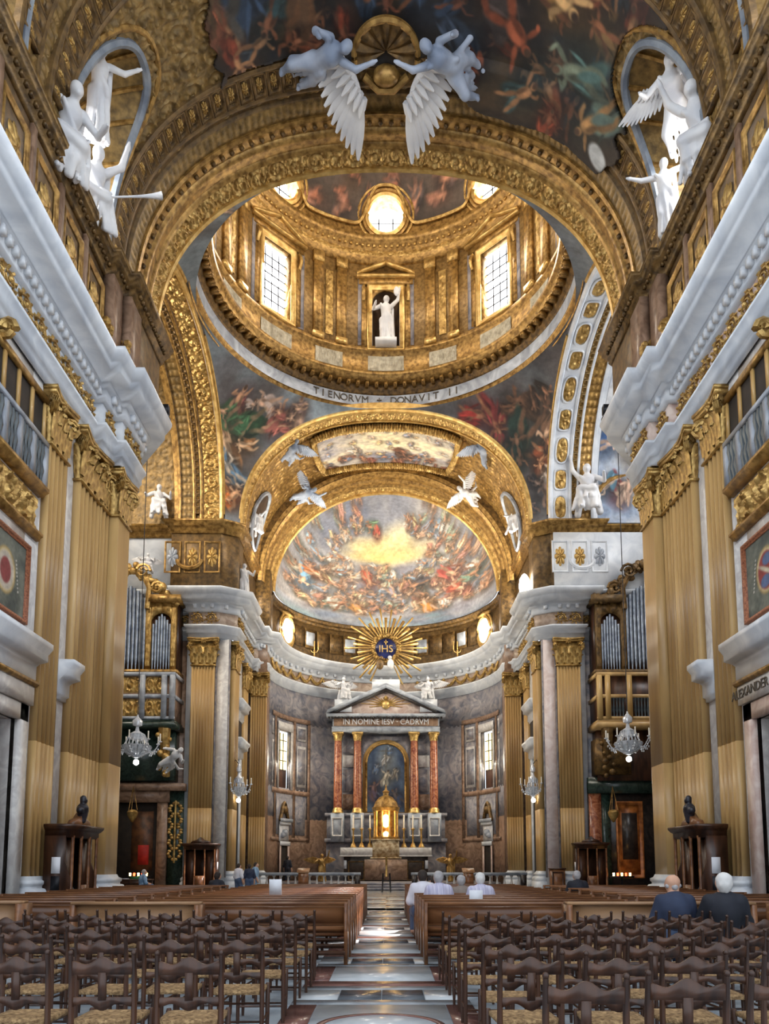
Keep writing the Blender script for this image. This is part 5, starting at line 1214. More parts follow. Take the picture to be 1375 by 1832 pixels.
# ------------------------------------------------------------------ apse wall panels, windows, doors
for s in (-1, 1):
    D = SIDE(s)
    def pch(a0, a1, z0, z1, d, name, m): return apse_patch(*sorted((s * a0, s * a1)), z0, z1, d, name, m, thick=-d + .02 if d > 0 else .25)
    for z0, z1 in ((12.25, 12.6), (6.75, 7.1), (3.35, 3.6)): pch(45.5, 80, z0, z1, .09, 'marble_band', 'brown_marble')
    for a0, a1 in ((45.2, 47), (56, 58), (74.5, 76.5)): pch(a0, a1, 3.3, 12.3, .08, 'marble_band', 'brown_marble')
    for a0, a1 in ((48.2, 54.8), (77.5, 80)):
        pch(a0, a1, 10.9, 12.0, .06, 'small_panel', 'pale_veined'); pch(a0 + .6, a1 - .6, 11.05, 11.85, .09, 'small_panel', 'blue_grey_marble'); pch(a0, a1, 7.4, 10.5, .06, 'tall_panel', 'pale_veined'); pch(a0 + .6, a1 - .6, 7.6, 10.3, .09, 'tall_panel', 'blue_grey_marble')
    pch(58.5, 60.4, 7.1, 11.7, .12, 'window_jamb', 'pale_veined'); pch(71.8, 73.4, 7.1, 11.7, .12, 'window_jamb', 'pale_veined'); pch(58.5, 73.4, 11.4, 12.0, .14, 'window_lintel', 'pale_veined')
    pch(48.2, 73, 3.8, 6.5, .04, 'lower_panel', 'blue_grey_marble')
    q = np.linspace(-1, 1, 9)
    b = MB(); b.tube([apse_pt(s * 66 + 4 * v, 5.4 + .7 * math.cos(v * 2.6), APSE_R - .14) for v in q], .14, 6); b.ball(apse_pt(s * 66, 5.6, APSE_R - .15), .3, 8, 6); b.build('gilt_festoon', 'gold_dark', aw, True)
    w_ = window_struct(f'warm-lit rectangular apse window on the {D} of the high altar')
    n = 5
    def wp(a0, a1, z0, z1, r, name, m):
        b = MB(); b.grid(np.array([[apse_pt(s * a, z, r) for z in (z0, z1)] for a in np.linspace(a0, a1, n)])); return b.build(name, m, w_)
    wp(60.4, 71.8, 8.35, 11.3, APSE_R + .35, 'pane', 'warm_glass'); wp(60.4, 71.8, 7.1, 8.6, APSE_R + .3, 'lower_shutter', 'wood_dark')
    b = MB()
    for k in range(1, 4): a = 60.4 + 11.4 * k / 4; b.tube([apse_pt(s * a, 8.5, APSE_R + .3), apse_pt(s * a, 11.3, APSE_R + .3)], .03, 4)
    for k in range(1, 4): b.tube([apse_pt(s * a, 8.5 + .75 * k, APSE_R + .3) for a in (60.4, 66, 71.8)], .03, 4)
    b.build('glazing_bar', 'iron', w_)
    # door with hood and relief
    dr = empty(f'door_{1 if s < 0 else 2}', label=f'dark doorway with marble hood and white relief at the {D} of the apse', cat='door', kind='structure')
    def dp(a0, a1, z0, z1, d, name, m): return apse_patch(*sorted((s * a0, s * a1)), z0, z1, d, name, m, parent=dr, thick=-d + .02)
    dp(62.6, 69.4, 0, 3.0, .1, 'door_leaf', 'opening_shade'); dp(61.2, 62.8, 0, 3.1, .2, 'jamb', 'pink_marble'); dp(69.2, 70.8, 0, 3.1, .2, 'jamb', 'pink_marble'); dp(61.0, 71.0, 3.0, 3.3, .24, 'lintel', 'white_marble')
    dp(61.4, 70.6, 3.3, 4.55, .12, 'relief_panel', 'statue_white'); dp(59.8, 72.2, 4.7, 4.95, .34, 'hood', 'grey_marble'); dp(60.6, 71.4, 4.5, 4.72, .24, 'hood_mould', 'white_marble')
    b = MB(); b.ball(apse_pt(s * 66, 3.9, APSE_R - .16), .28, 8, 6); b.ball(apse_pt(s * 67.5, 3.75, APSE_R - .16), .22, 8, 6); b.ball(apse_pt(s * 64.5, 4.0, APSE_R - .16), .2, 8, 6); b.build('relief_figures', 'grey_marble', dr, True)
    # oval windows above the cornice
    w_ = window_struct(f'oval window glowing above the apse cornice on the {D}')
    q = np.linspace(0, 2 * PI, 24, endpoint=False); c = np.array(apse_pt(s * 66, 18.95, APSE_R - .1)); tx = np.array([math.cos(R(66)), -s * math.sin(R(66)), 0])
    el_ = lambda k, o=0.0: np.array([c + tx * math.cos(v) * .78 * k + np.array([0, 0, 1]) * math.sin(v) * .98 * k + o * np.array([-s * math.sin(R(66)), -math.cos(R(66)), 0]) for v in q])
    b = MB(); b.add(el_(1.0, .06), [tuple(range(24))]); b.build('pane', 'daylight_glass', w_)
    b = MB(); b.tube(el_(1.05, .1), .12, 6, closed=True); b.tube(el_(1.3, .05), .1, 6, closed=True); b.build('window_frame', 'gold_bright', w_, True)
    b = MB(); b.tube([el_(1.25, .1)[6] + tx * k for k in (-.8, -.4, 0, .4, .8)], [.08, .16, .22, .16, .08], 6); b.build('crest', 'gold_leaf', w_, True)
    # gilded panels of the band between cornice and conch
    for k in range(6):
        a0 = 8 + k * 8.5
        pch(a0 + .4, a0 + 8.0, 18.25, 19.8, -.02 + .12, 'gilt_panel', 'gold_dark'); pch(a0 + 1.2, a0 + 7.2, 18.5, 19.55, .12, 'gilt_field', ('bronze_gold', 'grey_marble')[k in (1, 4)])
    cdl = empty('candelabrum', (at(690 + s * 128, 1185, 57.6)[0], 57.6, ZE1 + .02), label=f'small gold candelabrum on the apse cornice, {D} of the sunburst', cat='candelabrum')
    b = MB(); b.lathe([(.0, 0), (.3, 0), (.22, .1), (.06, .2), (.06, .7), (.1, .75), (.0, .8)], 8); b.build('stand', 'gold_leaf', cdl)
    for dx in (-.3, 0, .3):
        b = MB(); b.tube([(0, 0, .6), (dx * .7, 0, .65), (dx, 0, .85)], .035, 5); b.lathe([(.05, .85), (.05, 1.5), (0, 1.52)], 6, (dx, 0, 0)); b.build('candle_arm', 'gold_bright', cdl)

# ------------------------------------------------------------------ high altar
YA = 57.2
al = empty('high_altar', (0, YA, 0), label='monumental marble high altar with red columns, pediment and a painting', cat='altar')
def apart(mb, name, m, parent=None, smooth=False): return mb.build(name, m, parent or al, smooth)
b = MB(); b.box(-4.5, 4.5, .3, 1.9, 0, 3.4); apart(b, 'plinth', 'blue_grey_marble')
b = MB(); b.box(-4.45, 4.45, .1, 1.9, 3.4, 5.4); b.box(-4.6, 4.6, -.05, 1.9, 5.25, 5.5); b.box(-4.6, 4.6, -.05, 1.9, 3.3, 3.6); apart(b, 'pedestal', 'blue_grey_marble')
for x in (-3.64, -2.15, 2.15, 3.64):
    b = MB(); b.box(x - .5, x + .5, -.25, .2, 3.35, 5.5); pd = apart(b, 'column_pedestal', 'grey_marble')
    b = MB(); frame_mb(.8, 1.4, .1, .06, b, Matrix.Translation((x, -.25, 4.45))); b.build('pedestal_panel', 'pale_veined', pd)
    b = MB(); b.lathe([(.42, 5.5), (.42, 5.62), (.36, 5.66), (.4, 5.76), (.33, 5.84), (.31, 5.9)], 18, (x, .1, 0)); cb = apart(b, 'column_base', 'gold_bright', smooth=False)
    b = MB(); b.lathe([(.31, 5.88), (.31, 7.5), (.265, 11.0)], 18, (x, .1, 0)); apart(b, 'column', 'red_marble', smooth=True)
    b = MB(); b.lathe([(.27, 11.0), (.3, 11.05), (.28, 11.1), (.3, 11.3), (.4, 11.5)], 12, (x, .1, 0)); b.box(x - .42, x + .42, -.32, .5, 11.5, 11.65); cp = apart(b, 'column_capital', 'gold_leaf')
    for k in range(6): link('acanthus_leaf', LEAF, 'gold_leaf', cp, loc=(x + .28 * math.sin(k), .1 - .28 * math.cos(k), 11.05), rot=(0, 0, k * 1.047), scale=(.34, .34, .42))
b = MB(); b.box(-4.0, 4.0, .9, 1.9, 5.4, 11.7); apart(b, 'back_wall', 'blue_grey_marble')
for s in (-1, 1):
    for k, (z0, z1, m) in enumerate(((5.8, 7.0, 'brown_marble'), (7.2, 8.9, 'blue_grey_marble'), (9.1, 10.0, 'pale_veined'), (10.1, 11.3, 'blue_grey_marble'))):
        b = MB(); b.box(s * 2.9 - .42, s * 2.9 + .42, .78, .92, z0, z1); apart(b, 'wall_panel', m)
b = MB(); b.box(-4.1, 4.1, -.3, 1.9, 11.65, 12.05); b.box(-4.05, 4.05, -.22, 1.9, 12.05, 12.75); apart(b, 'entablature', 'grey_marble')
b = MB(); b.box(-3.95, 3.95, -.28, -.2, 12.1, 12.72); fr = apart(b, 'inscription_panel', 'brown_marble')
text('IN NOMINE IESV · CADRVM', .62, Matrix.Translation((0, -.3, 12.4)) @ FRONT, 'statue_white', fr, 'lettering', .03, .86)
b = MB(); b.box(-4.5, 4.5, -.6, 1.9, 12.78, 13.0); apart(b, 'cornice', 'grey_marble')
b = MB()
for k in range(36): b.box(-4.3 + k * .243 - .07, -4.3 + k * .243 + .07, -.5, -.2, 12.66, 12.78)
apart(b, 'dentil_row', 'dark_marble')
for s in (-1, 1):
    b = MB(); b.prism([(s * 4.55, 13.0), (s * 4.4, 13.3), (0, 15.35), (0, 15.0)], -.62, 1.4, 'y'); apart(b, 'raking_cornice', 'grey_marble')
    b = MB(); b.prism([(s * 4.3, 13.0), (s * 3.9, 13.02), (0, 14.8), (0, 15.02)], -.45, 1.0, 'y'); apart(b, 'raking_mould', 'dark_marble')
b = MB(); b.prism([(-4.1, 13.0), (4.1, 13.0), (0, 14.9)], -.15, 1.0, 'y'); ty = apart(b, 'tympanum', 'pink_marble')
b = MB()
for k in range(15):
    a = R(-10 + k * 200 / 14); c, n = math.cos(a), math.sin(a); L = (1.9 if k in (1, 2, 12, 13) else 1.3) if abs(c) > .5 else .8
    b.tube([(c * .3, -.2, 13.75 + n * .3), (c * L, -.2, 13.75 + n * L * .75)], [.05, .02], 4)
b.ball((0, -.25, 13.75), .34, 12, 8, (1, .5, 1)); b.ball((0, -.25, 14.3), .15, 8, 6); b.build('radiant_emblem', 'gold_bright', ty)
# painting
q = np.linspace(0, PI, 17); arch_ = lambda w, z0, zc: [(-w, z0), (w, z0)] + [(w * math.cos(a), zc + w * math.sin(a)) for a in q]
b = MB(); b.prism(arch_(1.78, 5.5, 9.4), .55, .9, 'y'); apart(b, 'frame', 'ochre_plain')
p = Paint((-1.6, 1.6, 5.4, 11.1), 40, (50, 66, 92), 71); p.clouds((38, 52, 80), (84, 104, 128), .3, .7)
p.blob(.05, 9.7, .6, .8, 0, (150, 152, 150), .7, .8); p.blob(0, 8.6, .8, .9, 0, (110, 116, 120), .7, .6)
for x, y, S, sk, c in ((.0, 9.7, 1.1, (176, 164, 150), (150, 150, 150)), (.0, 8.3, 1.4, (170, 158, 140), (150, 144, 130)), (.7, 8.6, 1.0, (140, 130, 116), (110, 110, 110)), (-.7, 9.0, .9, (120, 126, 136), (80, 100, 130)), (-.9, 7.3, 1.6, (110, 84, 80), (84, 70, 86)), (.8, 6.8, 1.6, (90, 80, 80), (50, 62, 90)), (-.2, 6.6, 1.5, (80, 84, 96), (40, 60, 110)), (.3, 10.4, .8, (130, 140, 150), (90, 110, 140))): p.figure(x, y, S, sk, c, PI / 2 + p.r.uniform(-.5, .5))
p.stroke((0, 9.0), (0, 10.7), .05, (90, 86, 80)); p.stroke((-.5, 10.3), (.5, 10.3), .05, (90, 86, 80)); p.finish(.1)
nn = 60; zz = np.linspace(5.6, 10.88, 90); ww = np.where(zz < 9.4, 1.48, np.sqrt(np.clip(1.48 ** 2 - (zz - 9.4) ** 2, 0, None)))
X = np.linspace(-1, 1, nn)[:, None] * ww[None]; Zz = zz[None] + 0 * X
b = MB(); b.grid(np.stack([X, 0 * X + .5, Zz], -1)); b.build('altarpiece_painting', 'fresco', al, color=p.sample(X, Zz))
for s in (-1, 1):
    b = MB(); b.prism([(s * 1.5, 9.4)] + [(s * 1.5 * math.cos(a), 9.4 + 1.5 * math.sin(a)) for a in np.linspace(0, PI / 2, 9)] + [(0, 11.45), (s * 1.8, 11.45), (s * 1.8, 9.4)], .6, .72, 'y'); apart(b, 'spandrel', 'blue_grey_marble')
    b = MB(); b.tube([(s * 1.5, .48, 5.6), (s * 1.5, .48, 9.4)], .1, 6); apart(b, 'frame_moulding', 'gold')
b = MB(); b.tube([(1.5 * math.cos(a), .48, 9.4 + 1.5 * math.sin(a)) for a in q], .1, 6); apart(b, 'frame_moulding', 'gold')
b = MB(); b.box(-1.05, 1.05, -.3, .9, 15.0, 15.7); apart(b, 'finial_block', 'white_marble')
for s in (-1, 1):
    statue(f'small white marble angel seated on the {SIDE(s)} slope of the altar pediment', (s * 3.25, YA - .1, 14.15), 2.3, 'sit', (0, 0, -s * .4), wings=True, seed=14, wsc=.6, name='marble_angel', cat='angel', group='pediment angels')
    b = MB(); b.box(s * 3.25 - .65, s * 3.25 + .65, -.35, .6, 13.2, 14.15); apart(b, 'acroterion', 'white_marble')
# sunburst
sb = empty('sunburst', (0, 57.0, 18.15), label='great gold sunburst with blue disc and monogram above the high altar', cat='sunburst')
ray = random.Random(5)
for k in range(44):
    a = 2 * PI * k / 44; L = 2.75 + (.25 if k % 2 else -.35) + ray.uniform(-.2, .2); c, n = math.sin(a), math.cos(a)
    if abs(a - PI) < .42: continue
    t = np.array([n, 0, -c]); d = np.array([c, 0, n]); w = .055 if k % 2 else .09; yy = ray.uniform(-.15, .15)
    V = [d * .85 - t * w * .4, d * .85 + t * w * .4, d * L + t * w * 1.3, d * L - t * w * 1.3]
    V = np.array([v + (0, yy - .04, 0) for v in V] + [v + (0, yy + .04, 0) for v in V] + [d * .85 + (0, yy - .1, 0), d * L + (0, yy - .12, 0)])
    b = MB(); b.add(V, [(0, 1, 9, 8) if False else (0, 8, 9, 3), (8, 1, 2, 9), (4, 7, 6, 5), (0, 3, 7, 4), (1, 5, 6, 2), (3, 9, 2, 6, 7), (0, 4, 5, 1, 8)]); b.build('ray', 'gold_bright', sb)
b = MB(); b.lathe([(0.01, -.1), (.78, -.1), (.8, 0), (.78, .1)], 32, M=Matrix.Rotation(PI / 2, 4, 'X')); dk = b.build('disc', 'deep_blue', sb)
text('IHS', .78, Matrix.Translation((0, -.13, -.08)) @ FRONT, 'gold_bright', dk, 'monogram', .03)
b = MB(); b.box(-.04, .04, -.16, -.1, .22, .66); b.box(-.14, .14, -.16, -.1, .44, .52); b.build('cross', 'gold_bright', dk)
b = MB()
for k in range(40):
    a = 2 * PI * k / 40; b.ball((math.sin(a) * (.93 + .08 * (k % 3)), -.15, math.cos(a) * (.93 + .08 * (k % 3))), .11 + .03 * (k % 2), 6, 4)
b.build('cherub_wreath', 'gold_leaf', sb, True)
b = MB(); b.ball((-.45, -.3, -1.3), .3, 8, 6, (1, .7, 1.5)); b.ball((-.35, -.35, -.85), .17, 8, 6); b.build('cherub', 'bronze_gold', sb, True)
b = MB(); b.ball((.35, -.3, -1.3), .26, 8, 6, (1, .7, 1.6)); b.ball((.3, -.35, -.8), .16, 8, 6); b.build('cherub', 'statue_white', sb, True)
# altar table, tabernacle, candlesticks
mt = empty('altar_table', (0, 54.6, 0), label='long stone altar table with a raised gilded block in the middle', cat='altar')
b = MB(); b.box(-3.0, 3.0, 0, 1.2, 0, 2.2); b.build('body', 'dark_marble', mt)
b = MB(); b.box(-3.25, 3.25, -.15, 1.3, 2.25, 2.85); b.box(-3.3, 3.3, -.2, 1.3, 2.2, 2.3); b.build('gradine', 'pale_veined', mt)
b = MB(); b.box(-.95, .95, -.35, 1.2, 2.1, 3.35); b.box(-1.05, 1.05, -.45, 1.2, 3.35, 3.45); b.box(-1.1, 1.1, -.5, 1.2, 2.05, 2.15); b.build('throne_block', 'gold_relief_stone', mt)
for x in (-2.9, -1.3, 1.3, 2.9):
    b = MB(); b.box(x - .1, x + .1, -.06, 0, 1.35, 1.95); b.build('inlay', 'white_marble', mt)
for x in (-2.1, 2.1):
    b = MB(); frame_mb(1.2, 1.4, .1, .05, b, Matrix.Translation((x, 0, 1.2))); b.build('front_panel', 'gold_dark', mt)
b = MB(); b.box(-1.5, 1.5, -.9, 0, .55, 2.0); b.build('lower_block', 'brown_marble', mt)
tb = empty('tabernacle', (0, 55.2, 3.45), label='round gilded tabernacle with columns and a glowing centre on the altar', cat='tabernacle')
b = MB(); b.lathe([(1.0, 0), (1.0, .15), (.85, .2), (.62, .22), (.62, 2.0), (.95, 2.05), (1.02, 2.3), (.9, 2.36), (.78, 2.7), (.5, 3.05), (.2, 3.2), (.2, 3.4), (.28, 3.45), (.1, 3.6), (.03, 3.95), (0, 4.0)], 24); b.build('rotunda', 'gold', tb, True)
for k in range(10):
    a = 2 * PI * k / 10 + .3; b = MB(); b.lathe([(.1, .2), (.1, .3), (.075, .35), (.07, 1.85), (.11, 1.95), (.11, 2.05)], 8, (.83 * math.sin(a), -.83 * math.cos(a), 0)); b.build('column', 'gold_bright', tb, True)
b = MB(); b.ball((0, -.66, 1.3), .3, 10, 8, (1, .4, 1.6)); b.ball((0, -.72, .35), .2, 10, 8, (1, .5, 1)); b.build('lamp_glow', 'flame', tb, True)
ta_ = bpy.data.lights.new('tabernacle_lamp', 'POINT'); ta_.energy = 60; ta_.color = (1, .7, .35); ta_.shadow_soft_size = .2; o = bpy.data.objects.new('tabernacle_lamp', ta_); COL.objects.link(o); o.location = (0, 53.9, 5.0)
cs = empty('candlestick', (-2.35, 54.95, 2.85), label='tall gold altar candlestick with a white candle, first from the left', cat='candlestick', group='altar candlesticks')
b = MB(); b.lathe([(0, 0), (.26, 0), (.22, .08), (.12, .3), (.06, .36), (.05, .6), (.1, .7), (.05, .85), (.06, 1.2), (.12, 1.32), (.14, 1.4), (0, 1.4)], 10); b.build('stand', 'gold_leaf', cs)
b = MB(); b.lathe([(.055, 1.4), (.055, 2.35), (.0, 2.38)], 8); b.build('candle', 'candle_wax', cs)
for k, x in enumerate((-1.75, -1.15, 1.3, 1.95, 2.55)):
    c_ = copy_tree(cs); c_.location = (x, 54.95, 2.85); c_['label'] = 'tall gold altar candlestick with a white candle, ' + ('second from the left', 'just left of the tabernacle', 'just right of the tabernacle', 'second from the right', 'last on the right')[k]
# steps and platform
st = empty('altar_steps', label='grey marble steps leading up to the high altar', cat='steps', kind='structure')
for k in range(3):
    b = MB(); b.box(-8.0 + k * .3, 8.0 - k * .3, 48.5 + k * .4, 60, k * .16, (k + 1) * .16); b.build('step', 'blue_grey_marble', st)
# processional lectern cross in front of the altar
pc = empty('processional_stand', (0.03, 46.2, 0), label='slim gilded staff on a dark two-legged stand in front of the altar', cat='stand')
b = MB(); b.tube([(0, 0, .9), (0, 0, 2.1)], .07, 6); b.build('staff', 'gold_leaf', pc)
for s in (-1, 1):
    b = MB(); b.tube([(s * .25, 0, 0), (s * .2, 0, 1.1)], .05, 5); b.tube([(s * .25, -.25, .03), (s * .25, .25, .03)], .05, 5); b.build('leg', 'iron', pc)
b = MB(); b.box(-.25, .25, -.04, .04, .6, .66); b.build('crossbar', 'iron', pc)
# communion rail with single balusters
bal = MB(); bal.lathe([(.1, 0), (.1, .06), (.05, .1), (.09, .3), (.05, .55), (.04, .68), (.1, .74), (.1, .8)], 8); BAL = bal.mesh('baluster', True); BAL.materials.append(MATS['pale_veined'])
for s in (-1, 1):
    rl = empty('altar_rail', (s * 5.1, 47.2, 0), label=f'marble balustrade closing the choir, {SIDE(s)} half', cat='balustrade')
    b = MB(); b.box(-3.5, 3.5, -.22, .22, 0, .16); b.build('plinth', 'blue_grey_marble', rl); b = MB(); b.box(-3.55, 3.55, -.24, .24, .96, 1.14); b.build('handrail', 'grey_marble', rl)
    for k in range(15): link('baluster', BAL, None, rl, loc=(-3.1 + k * .44, 0, .16))
    for x in (-3.35, 3.35):
        b = MB(); b.box(x - .16, x + .16, -.25, .25, .1, 1.0); b.build('pier', 'dark_marble', rl)
    # gilded torch-bearers
    gb = statue(f'gilded angel candle bearer standing {SIDE(s)} of the altar', (s * 4.35, 51.8, .48), 1.9, 'stand', (0, 0, -s * .3), wings=True, m='gold', seed=16, wsc=.55, name='gilded_angel', cat='angel', arms=UP_R, group='gilded torch bearers')
    ld = empty('lectern', (s * 4.9, 45.6, 0), label=f'brown wooden lectern standing before the {SIDE(s)} altar rail', cat='lectern')
    b = MB(); b.box(-.28, .28, -.25, .25, 0, 1.25); b.build('body', 'wood_pew', ld); b = MB(); b.box(-.36, .36, -.3, .3, 0, .05, Matrix.Translation((0, 0, 1.25)) @ Matrix.Rotation(.4, 4, 'X')); b.build('desk', 'wood_light', ld)
mat('brown_panel', rgb(60, 36, 22), rgb(110, 70, 40), .5, 0, 3); mat('orange_panel', rgb(120, 66, 26), rgb(190, 116, 54), .4, .1, 3); mat('red_cloth', rgb(150, 24, 16), rgb(190, 40, 26), .7)
mat('dark_steel', rgb(54, 62, 68), rgb(84, 92, 96), .4, .4)
mat('bronze_dark', rgb(30, 30, 36), rgb(60, 60, 68), .35, .3)
mat('green_cloth', rgb(60, 120, 70), rgb(80, 150, 90), .7)
# ------------------------------------------------------------------ organs on their balconies
def organ(s):
    D = SIDE(s); x0, Yf = s * 14.6, 42.1
    og = empty('pipe_organ', (x0, Yf, 12.45), label=('gilded organ case with silver pipes on the left transept gallery' if s < 0 else 'brown and gold organ case with steel pipes on the right transept gallery'), cat='organ')
    mg, mc = ('gold_leaf', 'gold') if s < 0 else ('gold_dark', 'bronze_gold')
    b = MB(); b.box(-2.75, 2.75, .15, 1.2, 0, 4.0); b.build('case', 'wood_dark', og)
    for x, w in ((-2.55, .3), (-1.12, .3), (1.12, .3), (2.55, .3)):
        b = MB(); b.box(x - w / 2, x + w / 2, -.12, .2, 0, 4.0); c = b.build('case_pilaster', mc, og)
        uu = np.linspace(0, 1, 30)[:, None]; vv = np.linspace(0, 1, 8)[None]; hh = .06 * scroll_h(uu * 8 + 0 * vv, vv + 0 * uu)
        b = MB(); b.grid(np.stack([x - w * .4 + w * .8 * vv + 0 * uu, -.125 - hh, .3 + 3.4 * uu + 0 * vv], -1)); b.build('carving', mg, c, True)
    def pipes(x0_, x1_, n, z0, zc, drop):
        for i in range(n):
            t = (i + .5) / n; x = x0_ + (x1_ - x0_) * t; r = (x1_ - x0_) / n * .46; zt = zc - drop * (abs(t - .5) * 2) ** 1.3
            b = MB(); b.lathe([(r * .35, z0), (r, z0 + .7), (r, zt), (r * .8, zt)], 10, (x, .02, 0)); b.lathe([(r * 1.02, z0 + .7), (r * .5, z0 + .95), (r * 1.0, z0 + 1.0)], 6, (x, -.03, 0)) if False else None
            b.build('pipe', 'pipe_metal', og, True)
    pipes(-.97, .97, 9, .1, 5.0, .8); pipes(1.28, 2.4, 7, .1, 3.35, .7); pipes(-2.4, -1.28, 7, .1, 3.35, .7)
    for xa, xb, z in ((1.22, 2.45, 3.3), (-2.45, -1.22, 3.3)):
        b = MB(); m_ = (xa + xb) / 2; h = (xb - xa) / 2
        for sg in (-1, 1): b.prism([(m_ + sg * h, z - .6)] + [(m_ + sg * h * math.cos(a), z - .6 + .7 * math.sin(a)) for a in np.linspace(0, PI / 2, 8)] + [(m_, 4.0), (m_ + sg * h, 4.0)], -.1, .1, 'y')
        b.build('arched_screen', mg, og)
    for xa, xb in ((1.0, 2.95), (-2.95, -1.0)): b = MB(); b.box(xa, xb, -.35, 1.2, 4.0, 4.4); b.build('cornice', mc, og)
    b = MB(); b.box(-2.85, 2.85, -.25, 1.2, -.12, .08); b.build('base_board', mc, og)
    b = MB()
    for k in range(60):
        t = k / 59; x = -2.7 + 5.4 * t; zc = 4.5 + 1.9 * max(0, 1 - (abs(x) / 2.4) ** 1.2)
        b.ball((x + random.uniform(-.1, .1), random.uniform(-.25, .2), zc - random.uniform(.05, .55)), random.uniform(.13, .26), 7, 5, (1, .7, random.uniform(.7, 1.6)))
    for sg in (-1, 1):
        q = np.linspace(0, 1, 16); a = q * 3.4 * PI
        for xc, zz, rr in ((1.6, 4.8, .4), (.75, 5.8, .45)): b.tube(np.stack([sg * (xc + rr * (1 - q * .8) * np.cos(a)), -.3 + 0 * q, zz + rr * (1 - q * .8) * np.sin(a)], -1), .09, 5)
        b.tube([(sg * 1.05, -.2, 3.6), (sg * 1.15, -.25, 4.8), (sg * .8, -.2, 5.5)], .16, 6)
    b.build('carved_crest', mg if s < 0 else 'gold_dark', og, True)
    if s < 0: statue('small white angel on top of the gilded left organ case', (x0 + .9, Yf + .1, 18.3), 1.5, 'sit', (0, 0, .3), wings=True, seed=14, wsc=.6, name='marble_angel', cat='angel')
    # gallery
    gl = empty('organ_gallery', (x0, Yf, 9.5), label=('grey marble organ gallery with gilded openwork panels, left transept' if s < 0 else 'ochre organ gallery with dark balusters, right transept'), cat='balcony')
    mm = 'grey_marble' if s < 0 else 'ochre'
    b = MB(); b.box(-2.95, 2.95, -.75, 1.25, -.35, -.05); b.box(-2.85, 2.85, -.65, 1.25, -.05, .1); b.build('floor_slab', 'green_marble' if s < 0 else mm, gl)
    b = MB(); b.box(-2.9, 2.9, -.72, -.5, 2.55, 2.75); b.box(-2.9, 2.9, -.7, -.52, 1.3, 1.5); b.box(-2.9, 2.9, -.7, -.52, .1, .25)
    b.box(2.7, 2.9, -.5, 1.2, 2.55, 2.75); b.box(2.7, 2.9, -.5, 1.2, 1.3, 1.5); b.box(-2.9, -2.7, -.5, 1.2, 2.55, 2.75); b.box(-2.9, -2.7, -.5, 1.2, 1.3, 1.5); b.build('rail', mm, gl)
    for x in (-2.75, -2.3, -1.1, 1.1, 2.3, 2.75):
        b = MB(); b.box(x - .14, x + .14, -.74, -.5, .1, 2.6); b.build('post', mm if s < 0 else 'ochre_plain', gl)
    b = MB(); b.box(-2.7, 2.7, -.56, -.5, .15, 2.6); b.box(2.74, 2.8, -.5, 1.2, .15, 2.6); b.box(-2.8, -2.74, -.5, 1.2, .15, 2.6); b.build('parapet_back', 'brown_marble' if s < 0 else 'wood_dark', gl)
    if s < 0:
        for xa, xb in ((-2.2, -1.2), (-1.0, 1.0), (1.2, 2.2)):
            for z0, z1 in ((.3, 1.25), (1.6, 2.5)):
                uu = np.linspace(0, 1, 34)[:, None]; vv = np.linspace(0, 1, 12)[None]; hh = .14 * scroll_h(uu * (xb - xa) / .55 + 0 * vv, vv + 0 * uu)
                b = MB(); b.grid(np.stack([xa + (xb - xa) * uu + 0 * vv, -.56 - hh, z0 + (z1 - z0) * vv + 0 * uu], -1)); b.build('openwork_panel', 'gold_leaf', gl, True)
    else:
        bb = MB(); bb.lathe([(.07, 0), (.04, .12), (.085, .4), (.04, .75), (.05, .9), (.08, 1.05)], 7); me = bb.mesh('baluster', True)
        for k in range(26):
            x = -2.15 + k * .172
            if abs(abs(x) - 1.1) > .2: link('baluster', me, 'dark_steel', gl, loc=(x, -.64, .25))
    # carved consoles under the gallery
    for x in (-2.35, 2.35):
        b = MB(); q = np.linspace(0, 1, 14)
        b.tube(np.stack([0 * q + x, -.45 * np.cos(q * 2.4) - .1, -.4 - 2.6 * q], -1), .34 - .18 * q, 7)
        for k in range(14): b.ball((x + random.uniform(-.3, .3), random.uniform(-.75, -.2), -.4 - k * .2), random.uniform(.1, .22), 7, 5)
        b.build('carved_console', 'gold_leaf' if s < 0 else 'gold_dark', gl, True)
    b = MB(); b.box(-2.7, 2.7, .3, 1.25, -3.2, -.3); b.build('underside', 'green_marble' if s < 0 else 'wood_dark', gl)
organ(-1); organ(1)

